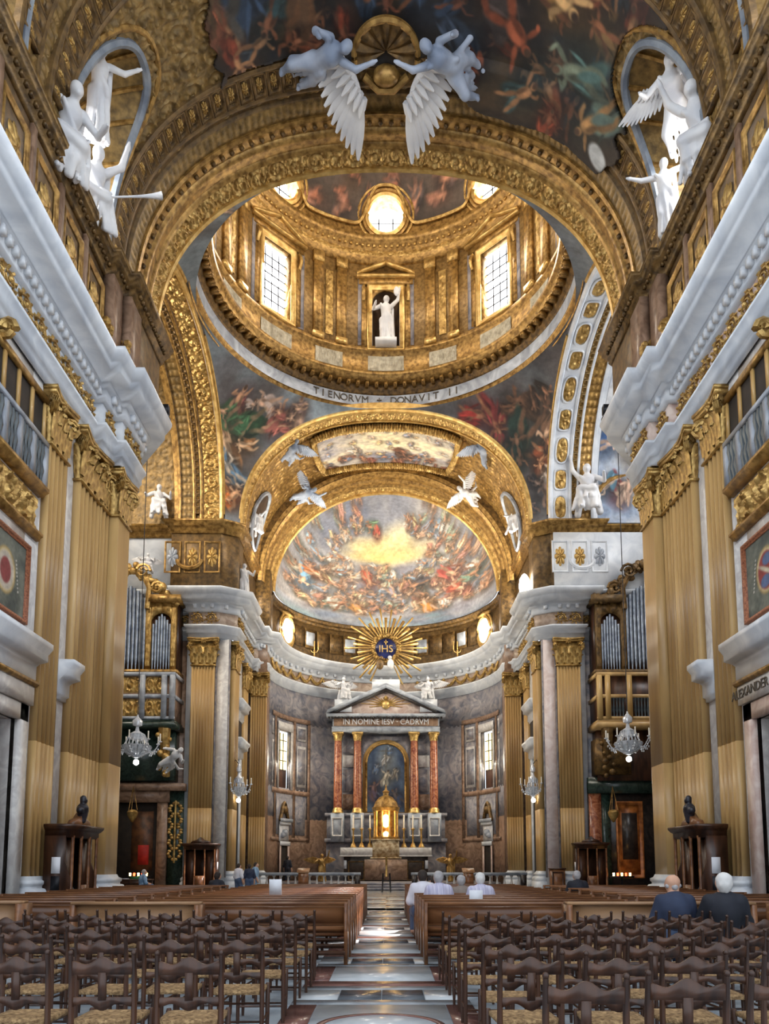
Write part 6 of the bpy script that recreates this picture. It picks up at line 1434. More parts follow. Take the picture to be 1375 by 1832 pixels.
# ------------------------------------------------------------------ transept wall below the galleries: doorways and chapels
for s in (-1, 1):
    D = SIDE(s); F = s > 0
    dr = empty(f'door_{3 if s < 0 else 4}', label=f'marble-framed chapel doorway under the {D} organ gallery', cat='door', kind='structure')
    Yw = 43.2
    if s < 0:
        b = MB(); b.box(-15.4, -12.75, 42.95, 43.4, 0, 5.2); b.build('dark_opening', 'opening_shade', dr)  # solid dark block, colour stands in for shade in the chapel doorway
        b = MB(); b.box(-12.85, -12.3, 42.7, 43.4, 0, 5.5); b.build('jamb', 'brown_marble', dr)
        b = MB(); b.box(-16.2, -11.3, 42.5, 43.4, 5.75, 6.15); b.box(-16, -12.2, 42.65, 43.4, 5.1, 5.8); b.build('lintel', 'brown_marble', dr)
        b = MB(); b.box(-12.25, -11.42, 42.85, 43.4, 0, 5.75); st_ = b.build('green_panel', 'green_marble', dr)
        b = MB()
        for k in range(22):
            z = 1.9 + k * .15; w = .26 * abs(math.sin(k * .75)) + .08
            for sg in (-1, 1): b.ball((-11.84 + sg * w, 42.8, z), .1, 6, 4, (1.2, .6, .9))
        b.tube([(-11.84, 42.78, 1.7), (-11.84, 42.74, 3.4), (-11.84, 42.78, 5.2)], .06, 6); b.build('gilt_trophy', 'gold_leaf', st_, True)
        b = MB(); b.box(-14.3, -13.1, 42.9, 42.98, 1.3, 4.6); b.build('altarpiece', 'brown_panel', dr)
        b = MB(); b.box(-13.9, -13.3, 42.86, 42.92, 1.6, 2.7); b.build('red_cloth', 'red_cloth', dr)
    else:
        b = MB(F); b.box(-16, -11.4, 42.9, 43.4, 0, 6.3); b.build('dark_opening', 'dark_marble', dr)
        b = MB(F); b.box(-12.1, -11.45, 42.7, 43.4, 0, 5.6); b.build('jamb', 'red_marble', dr); b = MB(F); b.box(-12.6, -12.1, 42.75, 43.4, 0, 5.6); b.build('jamb', 'green_marble', dr)
        b = MB(F); b.box(-16, -11.4, 42.6, 43.4, 5.6, 6.5); b.build('lintel', 'green_marble', dr)
        b = MB(F); b.box(-14.35, -13.0, 42.78, 42.95, .9, 5.1); b.build('altarpiece', 'orange_panel', dr); b = MB(F); frame_mb(1.5, 4.3, .2, .14, b, Matrix.Translation((-13.67, 42.8, 3.0))); b.build('altarpiece_frame', 'orange_panel', dr)
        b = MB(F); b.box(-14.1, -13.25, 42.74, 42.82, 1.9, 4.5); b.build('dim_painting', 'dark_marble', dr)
        b = MB(F); b.box(-13.6, -11.7, 41.9, 43.0, 6.6, 8.6); b.build('gilt_arch_panel', 'gold_dark', dr)
    # votive candle stand
    vs = empty('votive_stand', (s * (13.3 if s < 0 else 12.7), 41.3, 0), label=f'dark votive stand with small red lights below the {D} organ', cat='candle stand')
    b = MB(); b.tube([(0, 0, 0), (0, 0, .95)], .05, 6); b.box(-.4, .4, -.4, .4, 0, .06); b.box(-.6, .6, -.22, .22, .9, 1.0); b.build('frame', 'iron', vs)
    for k in range(5):
        b = MB(); b.lathe([(.05, 1.0), (.06, 1.16), (0, 1.17)], 7, (-.45 + .22 * k, -.05, 0)); b.build('votive_light', 'red_glow' if k % 2 else 'flame', vs)
    hl = empty('sanctuary_lamp', (s * (13.6 if s < 0 else 12.2), 40.8, 4.5), label=f'hanging gilded sanctuary lamp before the {D} chapel doorway', cat='lamp')
    b = MB(); b.lathe([(0, -.65), (.08, -.6), (.26, -.3), (.3, -.1), (.2, .02), (0, .05)], 10); b.build('bowl', 'gold_leaf', hl, True)
    for k in range(3):
        a = k * 2.09; b = MB(); b.tube([(.26 * math.cos(a), .26 * math.sin(a), 0), (0, 0, 1.3)], .018, 4); b.build('chain', 'gold', hl)
# upper transept walls: panels, window and paintings seen through the arches
for s in (-1, 1):
    D = SIDE(s); F = s > 0; par = bpy.data.objects[f'wall_{D}_transept']
    b = MB(F); frame_mb(2.6, 5.0, .18, .12, b, Matrix.Translation((-14.2, 43.34, 24.3))); b.build('stucco_frame', 'white_marble' if s < 0 else 'gold', par)
    w_ = window_struct(f'high window lighting the end of the {D} transept')
    b = MB(F); b.prism([(35.2 + 2.4 * math.cos(a), 21.8 + (3.2 if math.sin(a) > 0 else 0) + 2.4 * math.sin(a) * (1 if math.sin(a) > 0 else 0)) for a in np.linspace(-.2, PI + .2, 17)], -17.42, -17.36, 'x'); b.build('pane', 'soft_glass', w_)
    b = MB(F)
    for k in range(5): b.box(-17.36, -17.28, 33.2 + k - .05, 33.2 + k + .05, 21.8, 27.2)
    for k in range(5): b.box(-17.36, -17.28, 32.8, 37.6, 22.4 + k - .05, 22.4 + k + .05)
    b.build('glazing_bar', 'iron', w_)
    if s > 0:
        # painted lunette and frescoed figures on the right transept wall
        p = Paint((-17.4, -12.3, 21.5, 28.5), 40, (190, 196, 206), 81); p.clouds((150, 166, 190), (226, 226, 226), .35, .65)
        for x, z, S, sk, c in ((-13.3, 26.6, 2.2, (214, 176, 150), (66, 104, 168)), (-13.0, 25.6, 1.8, (226, 190, 166), (80, 120, 180)), (-13.6, 23.3, 1.7, (220, 180, 150), (170, 60, 60)), (-13.0, 23.6, 1.5, (224, 196, 170), (90, 130, 150)), (-14.2, 23.4, 1.5, (214, 176, 150), (180, 150, 130)), (-14.2, 25.2, 1.6, (226, 200, 180), (220, 200, 180)), (-15, 26, 2, (220, 190, 160), (190, 150, 90))): p.figure(x, z, S, sk, c)
        p.finish(.1); A_T2 = Arc(7.95, 7.9, 2.3, ZI1); U_ = np.linspace(.66, .998, 190)[:, None]; W_ = np.linspace(12.46, 17.3, 110)[None]
        x_, z_ = A_T2.pt(U_ + 0 * W_, -.12); G = tmap(1)(x_, W_ + 0 * U_, z_)
        b = MB(); b.grid(G); b.build('wall_fresco', 'fresco', bpy.data.objects['ceiling_right_transept'], True, color=p.sample(-G[..., 0], 21.6 + (1 - U_) / .34 * 7.4 + 0 * W_))
        q = np.linspace(0, PI, 20); b = MB(F); b.tube(np.stack([-14.2 + 1.9 * np.cos(q), 42.6 + 0 * q, 22.6 + 1.8 * np.sin(q)], -1), .14, 6); b.build('lunette_frame', 'gold', par, True)
    for k in range(3):
        b = MB(F); x = -10.1 - k * 1.15; frame_mb(.95, 1.9, .1, .06, b, Matrix.Translation((x, 42.5 if s > 0 else 42.6, 19.4))); f_ = b.build('attic_panel', 'white_marble' if s > 0 else 'gold', bpy.data.objects[f'wall_{D}_choir'])
        link('attic_rosette', ROSETTE, 'gold_leaf' if k < 2 else 'grey_marble', f_, loc=((x if not F else -x), 42.48 if s > 0 else 42.58, 19.4), rot=(PI / 2, 0, 0), scale=(.33, .6, .3))
    b = MB(F); q = np.linspace(0, PI, 14); b.tube(np.stack([-11.4 + .7 * np.cos(q), 42.5 + 0 * q, 19.2 - .5 * np.sin(q)], -1), .12, 6); b.build('attic_scroll', 'gold' if s < 0 else 'white_marble', bpy.data.objects[f'wall_{D}_choir'], True)
# carved heads on the attic of the near crossing piers
for s in (-1, 1):
    par = bpy.data.objects[f'wall_{SIDE(s)}']
    for (x, y) in ((-8.95, 23.1), (-8.7, 24.1)):
        b = MB(s > 0); b.box(x - .32, x + .02, y - .03, y + 1.0 if y > 24 else y + .8, 17.35, 20.9); pl = b.build('attic_pilaster', 'brown_marble', par)
        b = MB(s > 0)
        for k in range(16): b.ball((x - .12 + random.uniform(-.2, .15), y - .05, 18.3 + random.uniform(-.2, .9)), random.uniform(.08, .17), 6, 5)
        b.build('gilt_mask', 'gold_leaf', pl, True)

# ------------------------------------------------------------------ chandeliers
def chandelier(loc, r, label, n=8, zoff=4.0, bracket=None, group=None):
    o = empty('chandelier', loc, label=label, cat='chandelier', group=group)
    b = MB(); b.lathe([(.0, -.5), (.1, -.48), (.06, -.4), (r * .3, -.3), (r * .55, -.1), (r * .62, .08), (r * .5, .1), (.05, .05)], 14); b.build('crystal_bowl', 'crystal', o, True)
    b = MB(); b.lathe([(.05, 0), (.08, .3), (r * .3, .35), (r * .33, .6), (.1, .75), (.06, .95), (r * .2, 1.0), (r * .22, 1.2), (.05, 1.4), (.03, 1.5)], 12); b.build('crystal_stem', 'crystal', o, True)
    for k in range(n):
        a = 2 * PI * k / n; c, s_ = math.cos(a), math.sin(a); q = np.linspace(0, 1, 8)
        b = MB(); rr = r * (.45 + .55 * q); b.tube(np.stack([rr * c, rr * s_, -.05 - .2 * np.sin(q * PI) + .3 * q ** 2], -1), .025, 5); b.lathe([(0, .2), (.09, .24), (.09, .28), (0, .26)], 7, (r * c, r * s_, 0)); ar = b.build('arm', 'crystal', o, True)
        b = MB(); b.lathe([(.03, .26), (.03, .62), (0, .63)], 6, (r * c, r * s_, 0)); b.build('candle', 'candle_wax', ar)
        b = MB()
        for j in range(5): b.ball((rr[j + 2] * c, rr[j + 2] * s_, -.3 + .05 * j - .05 * (j % 2)), .035, 5, 4, (1, 1, 1.6))
        b.build('crystal_drops', 'crystal', ar)
    for k in range(16):
        a = 2 * PI * k / 16; b = MB(); b.tube([(r * .62 * math.cos(a), r * .62 * math.sin(a), .05), (r * .5 * math.cos(a), r * .5 * math.sin(a), -.22), (.08 * math.cos(a), .08 * math.sin(a), -.46)], .03, 4); b.tube([(r * .32 * math.cos(a), r * .32 * math.sin(a), .6), (r * .5 * math.cos(a), r * .5 * math.sin(a), .12)], .02, 4); b.build('bead_string', 'crystal', o)
    b = MB(); b.ball((0, 0, -.68), .13, 10, 8); b.build('lamp', 'lamp_white', o, True)
    if bracket is None:
        b = MB(); b.tube([(0, 0, 1.5), (0, 0, 1.5 + zoff)], .02, 4); b.build('chain', 'iron', o)
    else:
        b = MB(); b.tube([(0, 0, 1.4), (bracket[0] * .5, bracket[1] * .5, 1.7), bracket], .03, 5); b.build('bracket', 'iron', o)
    return o
chandelier((-11.25, 34.0, 6.85), 1.05, 'large crystal chandelier hanging before the left organ gallery', zoff=20.3)
chandelier((10.95, 34.0, 7.0), 1.0, 'large crystal chandelier hanging before the right organ gallery', zoff=20.3)
for s in (-1, 1): chandelier((s * 8.55, 44.0, 6.0), .72, f'small chandelier bracketed from the {SIDE(s)} choir pilaster', 6, bracket=(s * .42, 0, 1.3))
statue('white flying marble angel with trailing legs beside the left chandelier', (-11.6, 38.5, 6.2), 2.1, 'fly', (.2, .7, .3), seed=17, name='marble_angel', cat='angel')

# ------------------------------------------------------------------ confessionals
def confessional(loc, rz, w, d, h, label, bust=True):
    """front towards local -y"""
    o = empty('confessional', loc, rz, label=label, cat='confessional')
    b = MB(); b.box(-w / 2 - .12, w / 2 + .12, -d - .1, 0, 0, .22); b.build('plinth', 'wood_dark', o)
    for sx in (-1, 1):
        b = MB(); b.prism([(0, .2), (-d, .2), (-d, 1.2), (-d * .78, h * .62), (-d * .78, h - .3), (0, h - .3)], sx * w / 2 - .04, sx * w / 2 + .04, 'x'); sd = b.build('side_panel', 'wood_dark', o)
        b = MB(); b.box(sx * w / 2 + (.03 if sx > 0 else -.05), sx * w / 2 + (.05 if sx > 0 else -.03), -d * .62, -d * .3, 1.32, 1.75); b.build('notice', 'paper', sd); b = MB(); b.box(sx * w / 2 + (.03 if sx > 0 else -.05), sx * w / 2 + (.05 if sx > 0 else -.03), -d * .62, -d * .3, .85, 1.25); b.build('grille', 'iron', sd)
        for px in (.95, .32):
            b = MB(); b.lathe([(.06, .2), (.06, .9), (.045, .95), (.045, h - .4), (.06, h - .3)], 8, (sx * w / 2 * px, -d, 0)); b.build('post', 'wood_pew', o, True)
        b = MB(); b.box(sx * w / 2 * .34, sx * w / 2 * .92, -d * .7, -d * .66, .25, h - .4); b.build('kneeler_screen', 'wood_dark', o)
    b = MB(); b.box(-w / 2, w / 2, -.06, 0, .2, h - .3); b.build('back_panel', 'wood_dark', o)
    b = MB(); b.box(-w * .16, w * .16, -d - .05, -d + .02, .2, 1.0); b.build('half_door', 'wood_pew', o)
    b = MB(); sweep(b, [(-w / 2, 0), (-w / 2, -d), (w / 2, -d), (w / 2, 0)][::1], [(0, 0), (.03, 0), (.03, .16), (.08, .2), (.14, .28), (.14, .34), (0, .36)], h - .34); b.box(-w / 2, w / 2, -d, 0, h - .34, h - .02); b.build('cornice', 'wood_dark', o)
    b = MB(); b.prism([(-w * .34, h), (w * .34, h), (w * .26, h + .14), (w * .12, h + .2), (0, h + .36), (-w * .12, h + .2), (-w * .26, h + .14)], -d * .9, -d * .6, 'y'); b.build('crest', 'wood_pew' if bust else 'wood_dark', o)
    if bust:
        me = sdf_mesh([((0, 0, .1), (0, 0, .28), .16, .19), ((-.2, 0, .22), (.2, 0, .22), .12, .12), ((0, 0, .3), (0, -.01, .5), .07, .07), ((0, -.02, .55), (0, -.01, .62), .11, .105), ((0, -.12, .56), (0, -.1, .52), .025, .03), ((0, 0, -.1), (0, 0, .1), .12, .14)], .022, .02, 'bust')
        link('bust', me, 'bronze_dark', o, loc=(0, -d * .85, h + .24), scale=.85)
    return o
confessional((-9.05, 21.15, 0), PI / 2, 1.75, .72, 2.62, 'dark wooden confessional with a bust and pinned notice at the left nave wall')
confessional((9.05, 21.15, 0), -PI / 2, 1.75, .72, 2.62, 'dark wooden confessional with a bust and pinned notice at the right nave wall')
confessional((-10.15, 42.5, 0), 0, 1.7, .8, 2.75, 'dark confessional against the far left crossing pier', bust=False)
confessional((11.25, 42.5, 0), 0, 1.6, .8, 2.8, 'dark confessional beside the far right crossing pier', bust=False)
wb_ = empty('wooden_box', (9.45, 42.55, 0), label='plain brown wooden box at the foot of the right pale marble strip', cat='box')
b = MB(); b.box(-.4, .4, -.4, 0, 0, 1.35); b.build('body', 'wood_pew', wb_); b = MB(); b.box(-.45, .45, -.45, 0, 1.35, 1.42); b.build('lid', 'wood_dark', wb_); b = MB(); frame_mb(.64, 1.0, .08, .03, b, Matrix.Translation((0, -.4, .72))); b.build('door_frame', 'wood_dark', wb_)
# side table with things on it, left transept
tbl = empty('side_table', (-12.6, 38.2, 0), label='dark wooden side table in front of the left chapel doorway', cat='table')
b = MB(); b.box(-.95, .95, -.4, .4, .82, .88); b.build('table_top', 'wood_dark', tbl)
for sx in (-.85, .85):
    for sy in (-.32, .32): b = MB(); b.box(sx - .04, sx + .04, sy - .04, sy + .04, 0, .82); b.build('leg', 'wood_dark', tbl)
b = MB(); b.box(-.85, .85, -.34, -.3, .62, .82); b.build('apron', 'wood_dark', tbl)
gbx = empty('green_box', (-12.35, 38.2, .88), label='flat green box lying on the dark side table', cat='box')
b = MB(); b.box(-.3, .3, -.2, .2, 0, .1); b.build('body', 'green_cloth', gbx); b = MB(); b.box(-.31, .31, -.21, .21, .1, .13); b.build('lid', 'green_cloth', gbx)
pps = empty('paper_stack', (-12.95, 38.15, .88), label='white leaflets stacked on the dark side table', cat='leaflets')
for k in range(3): b = MB(); b.box(-.16, .16, -.11, .11, .012 * k, .012 * k + .011, Matrix.Rotation(.1 * k, 4, 'Z')); b.build('leaflet', 'paper', pps)
# ------------------------------------------------------------------ last nave bay: doorway, entablature, panel, gallery window
for s in (-1, 1):
    D = SIDE(s); F = s > 0; par = bpy.data.objects[f'wall_{D}']; X = -XW; yc = 18.0
    def bx_(x0, x1, y0, y1, z0, z1, name, m, parent=None):
        b = MB(F); b.box(x0, x1, y0, y1, z0, z1); return b.build(name, m, parent or par)
    dr = empty(f'door_{5 if s < 0 else 6}', label=f'tall doorway with pale marble frame in the {D} nave wall', cat='door', kind='structure')
    bx_(X - .1, X + .14, DY1, DY1 + .42, 0, DZ + .42, 'jamb', 'pale_veined' if s < 0 else 'pink_marble', dr); bx_(X - .1, X + .14, DY0 - .42, DY0, 0, DZ + .42, 'jamb', 'pale_veined' if s < 0 else 'pink_marble', dr)
    bx_(X - .1, X + .14, DY0 - .42, DY1 + .42, DZ, DZ + .42, 'lintel', 'pale_veined' if s < 0 else 'pink_marble', dr)
    bx_(X - .7, X - .55, DY0, DY1, 0, DZ, 'door_leaf', 'wood_dark', dr)
    bx_(X, X + .2, 16.55, 19.45, DZ + .45, DZ + 1.0, 'inscription_panel', 'pale_veined', dr)
    M = Matrix.Translation((s * (XW - .215), 18.1, DZ + .72)) @ Matrix.Rotation(-s * PI / 2, 4, 'Z') @ FRONT
    if s > 0: text('ALEXANDER · CARD ·', .34, M, 'letter_dark', dr, 'lettering', .01)
    cor = [(0, 0), (.12, 0), (.12, .1), (.2, .14), (.2, .5), (.28, .56), (.5, .62), (.5, .8), (.62, .95), (.62, 1.08), (0, 1.1)]
    b = MB(F); sweep(b, [(X, 16.4), (X, 19.5)], cor, DZ + 1.0); b.build('cornice', 'white_marble', dr)
    b = MB(F); sweep(b, [(X, 16.4), (X, 19.5)], [(0, 0), (.24, 0), (.3, .06), (.3, .12), (0, .14)], DZ + .95); b.build('gilt_fillet', 'gold', dr)
    # little cornice returning behind the pilasters
    b = MB(F); sweep(b, [(X, 20.85), (X, 21.6)], cor, DZ + 1.0); b.build('cornice_return', 'white_marble', par)
    # framed panel with a coat of arms
    pn = empty('heraldic_panel', (s * XW, 18.0, 8.75), -s * PI / 2, label=f'framed dark mosaic panel with an oval coat of arms high on the {D} nave wall', cat='panel')
    b = MB(); frame_mb(2.2, 2.1, .12, .1, b); b.build('frame', 'brick_red', pn)
    p = Paint((-1, 1, -1, 1), 60, (84, 92, 86), 90 + s); p.clouds((70, 78, 74), (120, 124, 112), .3, .7)
    for r_, c in ((.62, (176, 150, 96)), (.56, (206, 190, 150)), (.5, (150, 60, 56) if s > 0 else (196, 186, 170))): p.blob(0, 0, r_ * .8, r_, 0, c, .06)
    if s > 0: p.blob(.05, .28, .22, .16, 0, (90, 110, 150), .15); p.blob(-.05, -.28, .24, .17, 0, (90, 110, 150), .15); p.stroke((-.35, .2), (.35, -.2), .06, (214, 206, 180))
    else: p.blob(0, 0, .26, .34, 0, (140, 60, 60), .1)
    for k in range(9): p.blob(-.66 + .02 * k, -.35 + k * .1, .03, .03, 0, (220, 216, 206), .2); p.blob(.66 - .02 * k, -.35 + k * .1, .03, .03, 0, (220, 216, 206), .2)
    p.finish(.1); u = np.linspace(-1, 1, 70)[:, None]; v = np.linspace(-1, 1, 70)[None]
    b = MB(); b.grid(np.stack(np.broadcast_arrays(u * 1.0, -.02 + 0 * u * v, v * .95), -1)); b.build('mosaic', 'fresco', pn, color=p.sample(u + 0 * v, v + 0 * u))
    # gilded relief under the gallery window
    uu = np.linspace(0, 1, 70)[:, None]; vv = np.linspace(0, 1, 18)[None]; hh = .16 * scroll_h(uu * 3.2 + 0 * vv, vv + 0 * uu)
    b = MB(F); b.grid(np.stack([X + .02 + hh, 16.7 + 2.6 * uu + 0 * vv, 10.35 + .95 * vv + 0 * uu], -1)); b.build('gilt_relief', 'gold_leaf', par, True)
    b = MB(F); sweep(b, [(X, 16.4), (X, 19.5)], [(0, 0), (.1, 0), (.14, .08), (.2, .12), (.2, .18), (0, .2)], 10.12); b.build('gilt_sill', 'gold', par)
    b = MB(F); sweep(b, [(X, 16.4), (X, 19.5)], [(0, 0), (.16, 0), (.2, .06), (.3, .12), (.3, .22), (0, .24)], 11.35); b.build('gilt_sill', 'gold', par)
    # gallery with dark balusters and a grille above
    gl = empty('gallery_balcony', (s * XW, 18.0, 11.6), -s * PI / 2, label=f'small balustraded gallery window between the pilasters of the {D} nave wall', cat='balcony')
    b = MB(); b.box(-1.5, 1.5, -.06, .0, 0, 2.4); b.build('dark_recess', 'opening_shade', gl)  # flat slab coloured dark to stand in for the shaded recess
    b = MB(); b.box(-1.5, 1.5, -.24, -.04, 1.15, 1.28); b.build('handrail', 'grey_marble', gl)
    for k in range(5): b = MB(); b.box(-1.45 + k * .725 - .1, -1.45 + k * .725 + .1, -.22, -.04, .05, 1.15); b.build('post', 'grey_marble', gl)
    bb = MB(); bb.lathe([(.07, 0), (.05, .1), (.1, .35), (.05, .6), (.1, .85), (.07, 1.1)], 7); me = bb.mesh('baluster', True)
    for k in range(4):
        for j in (-1, 0, 1): link('baluster', me, 'dark_steel', gl, loc=(-1.09 + k * .725 + j * .17, -.14, .05))
    for k in range(5): b = MB(); b.box(-1.45 + k * .725 - .06, -1.45 + k * .725 + .06, -.12, -.04, 1.28, 2.4); b.build('mullion', 'ochre_plain', gl)
    b = MB(); b.box(-1.55, 1.55, -.16, -.02, 2.4, 2.58); b.build('head', 'gold', gl)
    # console scroll below the architrave
    b = MB(F); q = np.linspace(0, 1, 14); a = q * 3 * PI; b.tube(np.stack([X + .25 + .22 * (1 - q * .7) * np.cos(a), 17.0 + 0 * q, 14.35 + .25 * (1 - q * .7) * np.sin(a)], -1), .1, 6); b.build('console', 'gold_leaf', par, True)
    # choir wall: door case and small gallery seen edge-on
    cw = bpy.data.objects[f'wall_{D}_choir']
    b = MB(F); sweep(b, [(-9.3, 45.3), (-9.3, 48.2)], cor, 8.2); b.build('cornice', 'white_marble', cw); b = MB(F); sweep(b, [(-9.3, 45.3), (-9.3, 48.2)], cor, 10.6); b.build('cornice', 'white_marble', cw)
    b = MB(F); b.box(-9.4, -9.2, 45.6, 47.9, 9.3, 10.6); b.build('gallery_grille', 'opening_shade', cw)
    b = MB(F); b.box(-9.4, -9.15, 45.6, 46.0, 0, 8.2); b.box(-9.4, -9.15, 47.5, 47.9, 0, 8.2); b.build('door_jamb', 'white_marble', cw)
    b = MB(F); b.box(-9.5, -9.22, 46.0, 47.5, 0, 7.8); b.build('dark_opening', 'opening_shade', cw)  # doorway shade painted as a solid dark block
# panels of the attic above the nave cornice
for s in (-1, 1):
    par = bpy.data.objects[f'wall_{SIDE(s)}']; F = s > 0
    for k in range(6):
        y = 13.6 + 1.75 * k
        if y > 23: break
        b = MB(F); RM = Matrix.Translation((-9.29, y, 19.3)) @ Matrix.Rotation(PI / 2, 4, 'Z'); frame_mb(1.35, 2.2, .14, .1, b, RM); f_ = b.build('attic_panel', 'gold', par)
        link('attic_rosette', ROSETTE, 'gold_leaf', f_, loc=(s * 9.27, y, 19.3), rot=(PI / 2, 0, -s * PI / 2), scale=(.4, .7, .25))
        b = MB(F); b.box(-9.32, -9.18, y + .76, y + .99, 17.5, 20.8); b.build('attic_pilaster', 'brown_marble', par)
# floodlights standing on the cornices
for nm, loc, lb in (('floodlight', (8.35, 44.4, ZE1), 'glaring white floodlight on the right choir cornice'), ('floodlight', (-7.95, 25.6, ZE1), 'small black floodlight on the tip of the left crossing cornice'), ('floodlight', (7.95, 25.6, ZE1), 'small black floodlight on the tip of the right crossing cornice')):
    o = empty(nm, loc, label=lb, cat='floodlight'); big = loc[1] > 40
    b = MB(); b.box(-.22, .22, -.16, .16, .02, .1); b.tube([(-.16, 0, .05), (-.16, 0, .3)], .025, 5); b.tube([(.16, 0, .05), (.16, 0, .3)], .025, 5); b.build('bracket', 'iron', o)
    b = MB(); b.box(-.2, .2, -.12, .12, .2, .5); b.build('housing', 'iron', o)
    if big:
        b = MB(); b.lathe([(0.01, 0), (.2, .06), (.3, .3), (.34, .7), (.28, 1.1), (.14, 1.35), (0.01, 1.45)], 20, (0, -.1, .25)); b.build('glare_bulb', 'lamp_white', o, True)
# ------------------------------------------------------------------ rush-seated chairs
def wavy(w, h, t, up=True, n=24):
    """rail with a scalloped edge, in the xz plane"""
    x = np.linspace(-w / 2, w / 2, n); e = .018 * np.cos(x / w * 4 * PI) + .014 * np.cos(x / w * 2 * PI)
    top = (h + e) if up else np.full(n, h); bot = np.zeros(n) if up else -e - .01
    poly = [(a, b_) for a, b_ in zip(x, bot)] + [(a, b_) for a, b_ in zip(x[::-1], top[::-1])]
    mb = MB(); mb.prism(poly, -t / 2, t / 2, 'y'); return mb.mesh('rail')
CW, CD, CS, CB = .43, .40, .45, .90
def chair_meshes():
    m = {}
    b = MB(); b.tube([(0, 0, 0), (0, 0, .45), (0, -.015, .7), (0, -.05, CB)], [.017, .021, .02, .016], 7); b.ball((0, -.051, CB + .012), .02, 7, 5); m['back_post'] = b.mesh('back_post', True)
    b = MB(); b.lathe([(0.001, 0), (.014, 0), (.02, .2), (.021, CS), (.016, CS + .015), (0.001, CS + .016)], 8); m['front_leg'] = b.mesh('front_leg', True)
    m['top_rail'] = wavy(CW - .02, .088, .02); m['lower_rail'] = wavy(CW - .02, .05, .018, False)
    b = MB(); b.box(-.027, .027, -.009, .009, 0, .19); m['splat'] = b.mesh('splat')
    # woven seat: four triangles of rush meeting in the middle
    n = 17; u = np.linspace(-1, 1, n)[:, None]; v = np.linspace(-1, 1, n)[None]; r = np.maximum(np.abs(u), np.abs(v)); z = .018 * (1 - r ** 4) - .012 * (1 - r) + .003 * np.cos(r * 40)
    b = MB(); b.grid(np.stack([u * CW / 2 * (1 - .04 * (v < 0)) + 0 * v, v * CD / 2 + 0 * u, z], -1)); b.grid(np.stack([u * CW / 2 + 0 * v, v * CD / 2 + 0 * u, -.03 + 0 * u * v], -1)); b.box(-CW / 2, CW / 2, -CD / 2, CD / 2, -.03, 0.002); m['seat'] = b.mesh('seat')
    b = MB(); b.tube([(-CW / 2, 0, 0), (CW / 2, 0, 0)], .011, 6); m['stretcher'] = b.mesh('stretcher', True)
    b = MB(); b.tube([(0, -CD / 2, 0), (0, CD / 2, 0)], .011, 6); m['side_stretcher'] = b.mesh('side_stretcher', True)
    return m
CM = chair_meshes()
def make_chair():
    """back towards local -y"""
    o = empty('rush_chair', cat='chair'); w = 'wood_chair'
    for sx in (-1, 1):
        link('back_post', CM['back_post'], w, o, loc=(sx * CW / 2, -CD / 2, 0)); link('front_leg', CM['front_leg'], w, o, loc=(sx * CW / 2, CD / 2, 0)); link('side_stretcher', CM['side_stretcher'], w, o, loc=(sx * CW / 2, 0, .2))
    link('seat', CM['seat'], 'rush', o, loc=(0, 0, CS))
    link('top_rail', CM['top_rail'], w, o, loc=(0, -CD / 2 - .035, .765), rot=(.12, 0, 0)); link('lower_rail', CM['lower_rail'], w, o, loc=(0, -CD / 2 - .012, .56), rot=(.08, 0, 0)); link('splat', CM['splat'], w, o, loc=(0, -CD / 2 - .02, .59), rot=(.1, 0, 0))
    for z, y in ((.16, -1), (.28, 1), (.12, 1)): link('stretcher', CM['stretcher'], w, o, loc=(0, y * CD / 2, z))
    return o
chair0 = make_chair(); used = False
ORD = ['first', 'second', 'third', 'fourth', 'fifth', 'sixth', 'seventh', 'eighth', 'ninth', 'tenth']
rc = random.Random(11)
ROWS = {-1: [(5.55, -1.36, 4), (6.75, -1.24, 5), (7.75, -1.22, 6), (8.7, -1.2, 6), (9.6, -1.18, 7), (10.5, -1.16, 7)],
        1: [(4.5, 1.07, 3), (5.5, 1.0, 4), (6.45, 1.0, 5), (7.4, .98, 6), (8.35, .96, 6), (9.3, .94, 7), (10.2, .94, 7)]}
CHAIRS = []
for s in (-1, 1):
    for ri, (Y, x0, n) in enumerate(ROWS[s]):
        for k in range(n):
            x = x0 + s * k * .585 + rc.uniform(-.035, .035); y = Y + rc.uniform(-.07, .07) + .02 * k
            o = copy_tree(chair0) if used else chair0; used = True
            o.location = (x, y, 0); o.rotation_euler = (0, 0, rc.uniform(-.09, .09))
            o['label'] = f'dark wooden rush chair, {ORD[k]} from the aisle in the {ORD[ri]} {SIDE(s)} row'; o['group'] = f'rush chairs in the {SIDE(s)} block'; CHAIRS.append(o)

# ------------------------------------------------------------------ pews
def pew_meshes(L):
    m = {}
    b = MB(); b.box(-L / 2, L / 2, -.2, .2, -.02, .02); m['seat'] = b.mesh('seat')
    b = MB(); b.box(-L / 2, L / 2, -.014, .014, 0, .26); m['back_board'] = b.mesh('back_board')
    b = MB(); b.box(-L / 2 - .03, L / 2 + .03, -.05, .05, -.02, .025); m['top_ledge'] = b.mesh('top_ledge')
    b = MB(); b.prism([(-.3, 0), (.24, 0), (.22, .45), (.05, .5), (-.18, .62), (-.24, .93), (-.34, .95), (-.3, .45)], -.025, .025, 'x'); m['end_panel'] = b.mesh('end_panel')
    b = MB(); b.box(-L / 2, L / 2, -.1, .1, -.02, .03); m['kneeler'] = b.mesh('kneeler')
    b = MB(); b.box(-L / 2, L / 2, -.012, .012, 0, .3); m['front_board'] = b.mesh('front_board')
    return m
PM = {3.4: pew_meshes(3.4), 3.0: pew_meshes(3.0)}
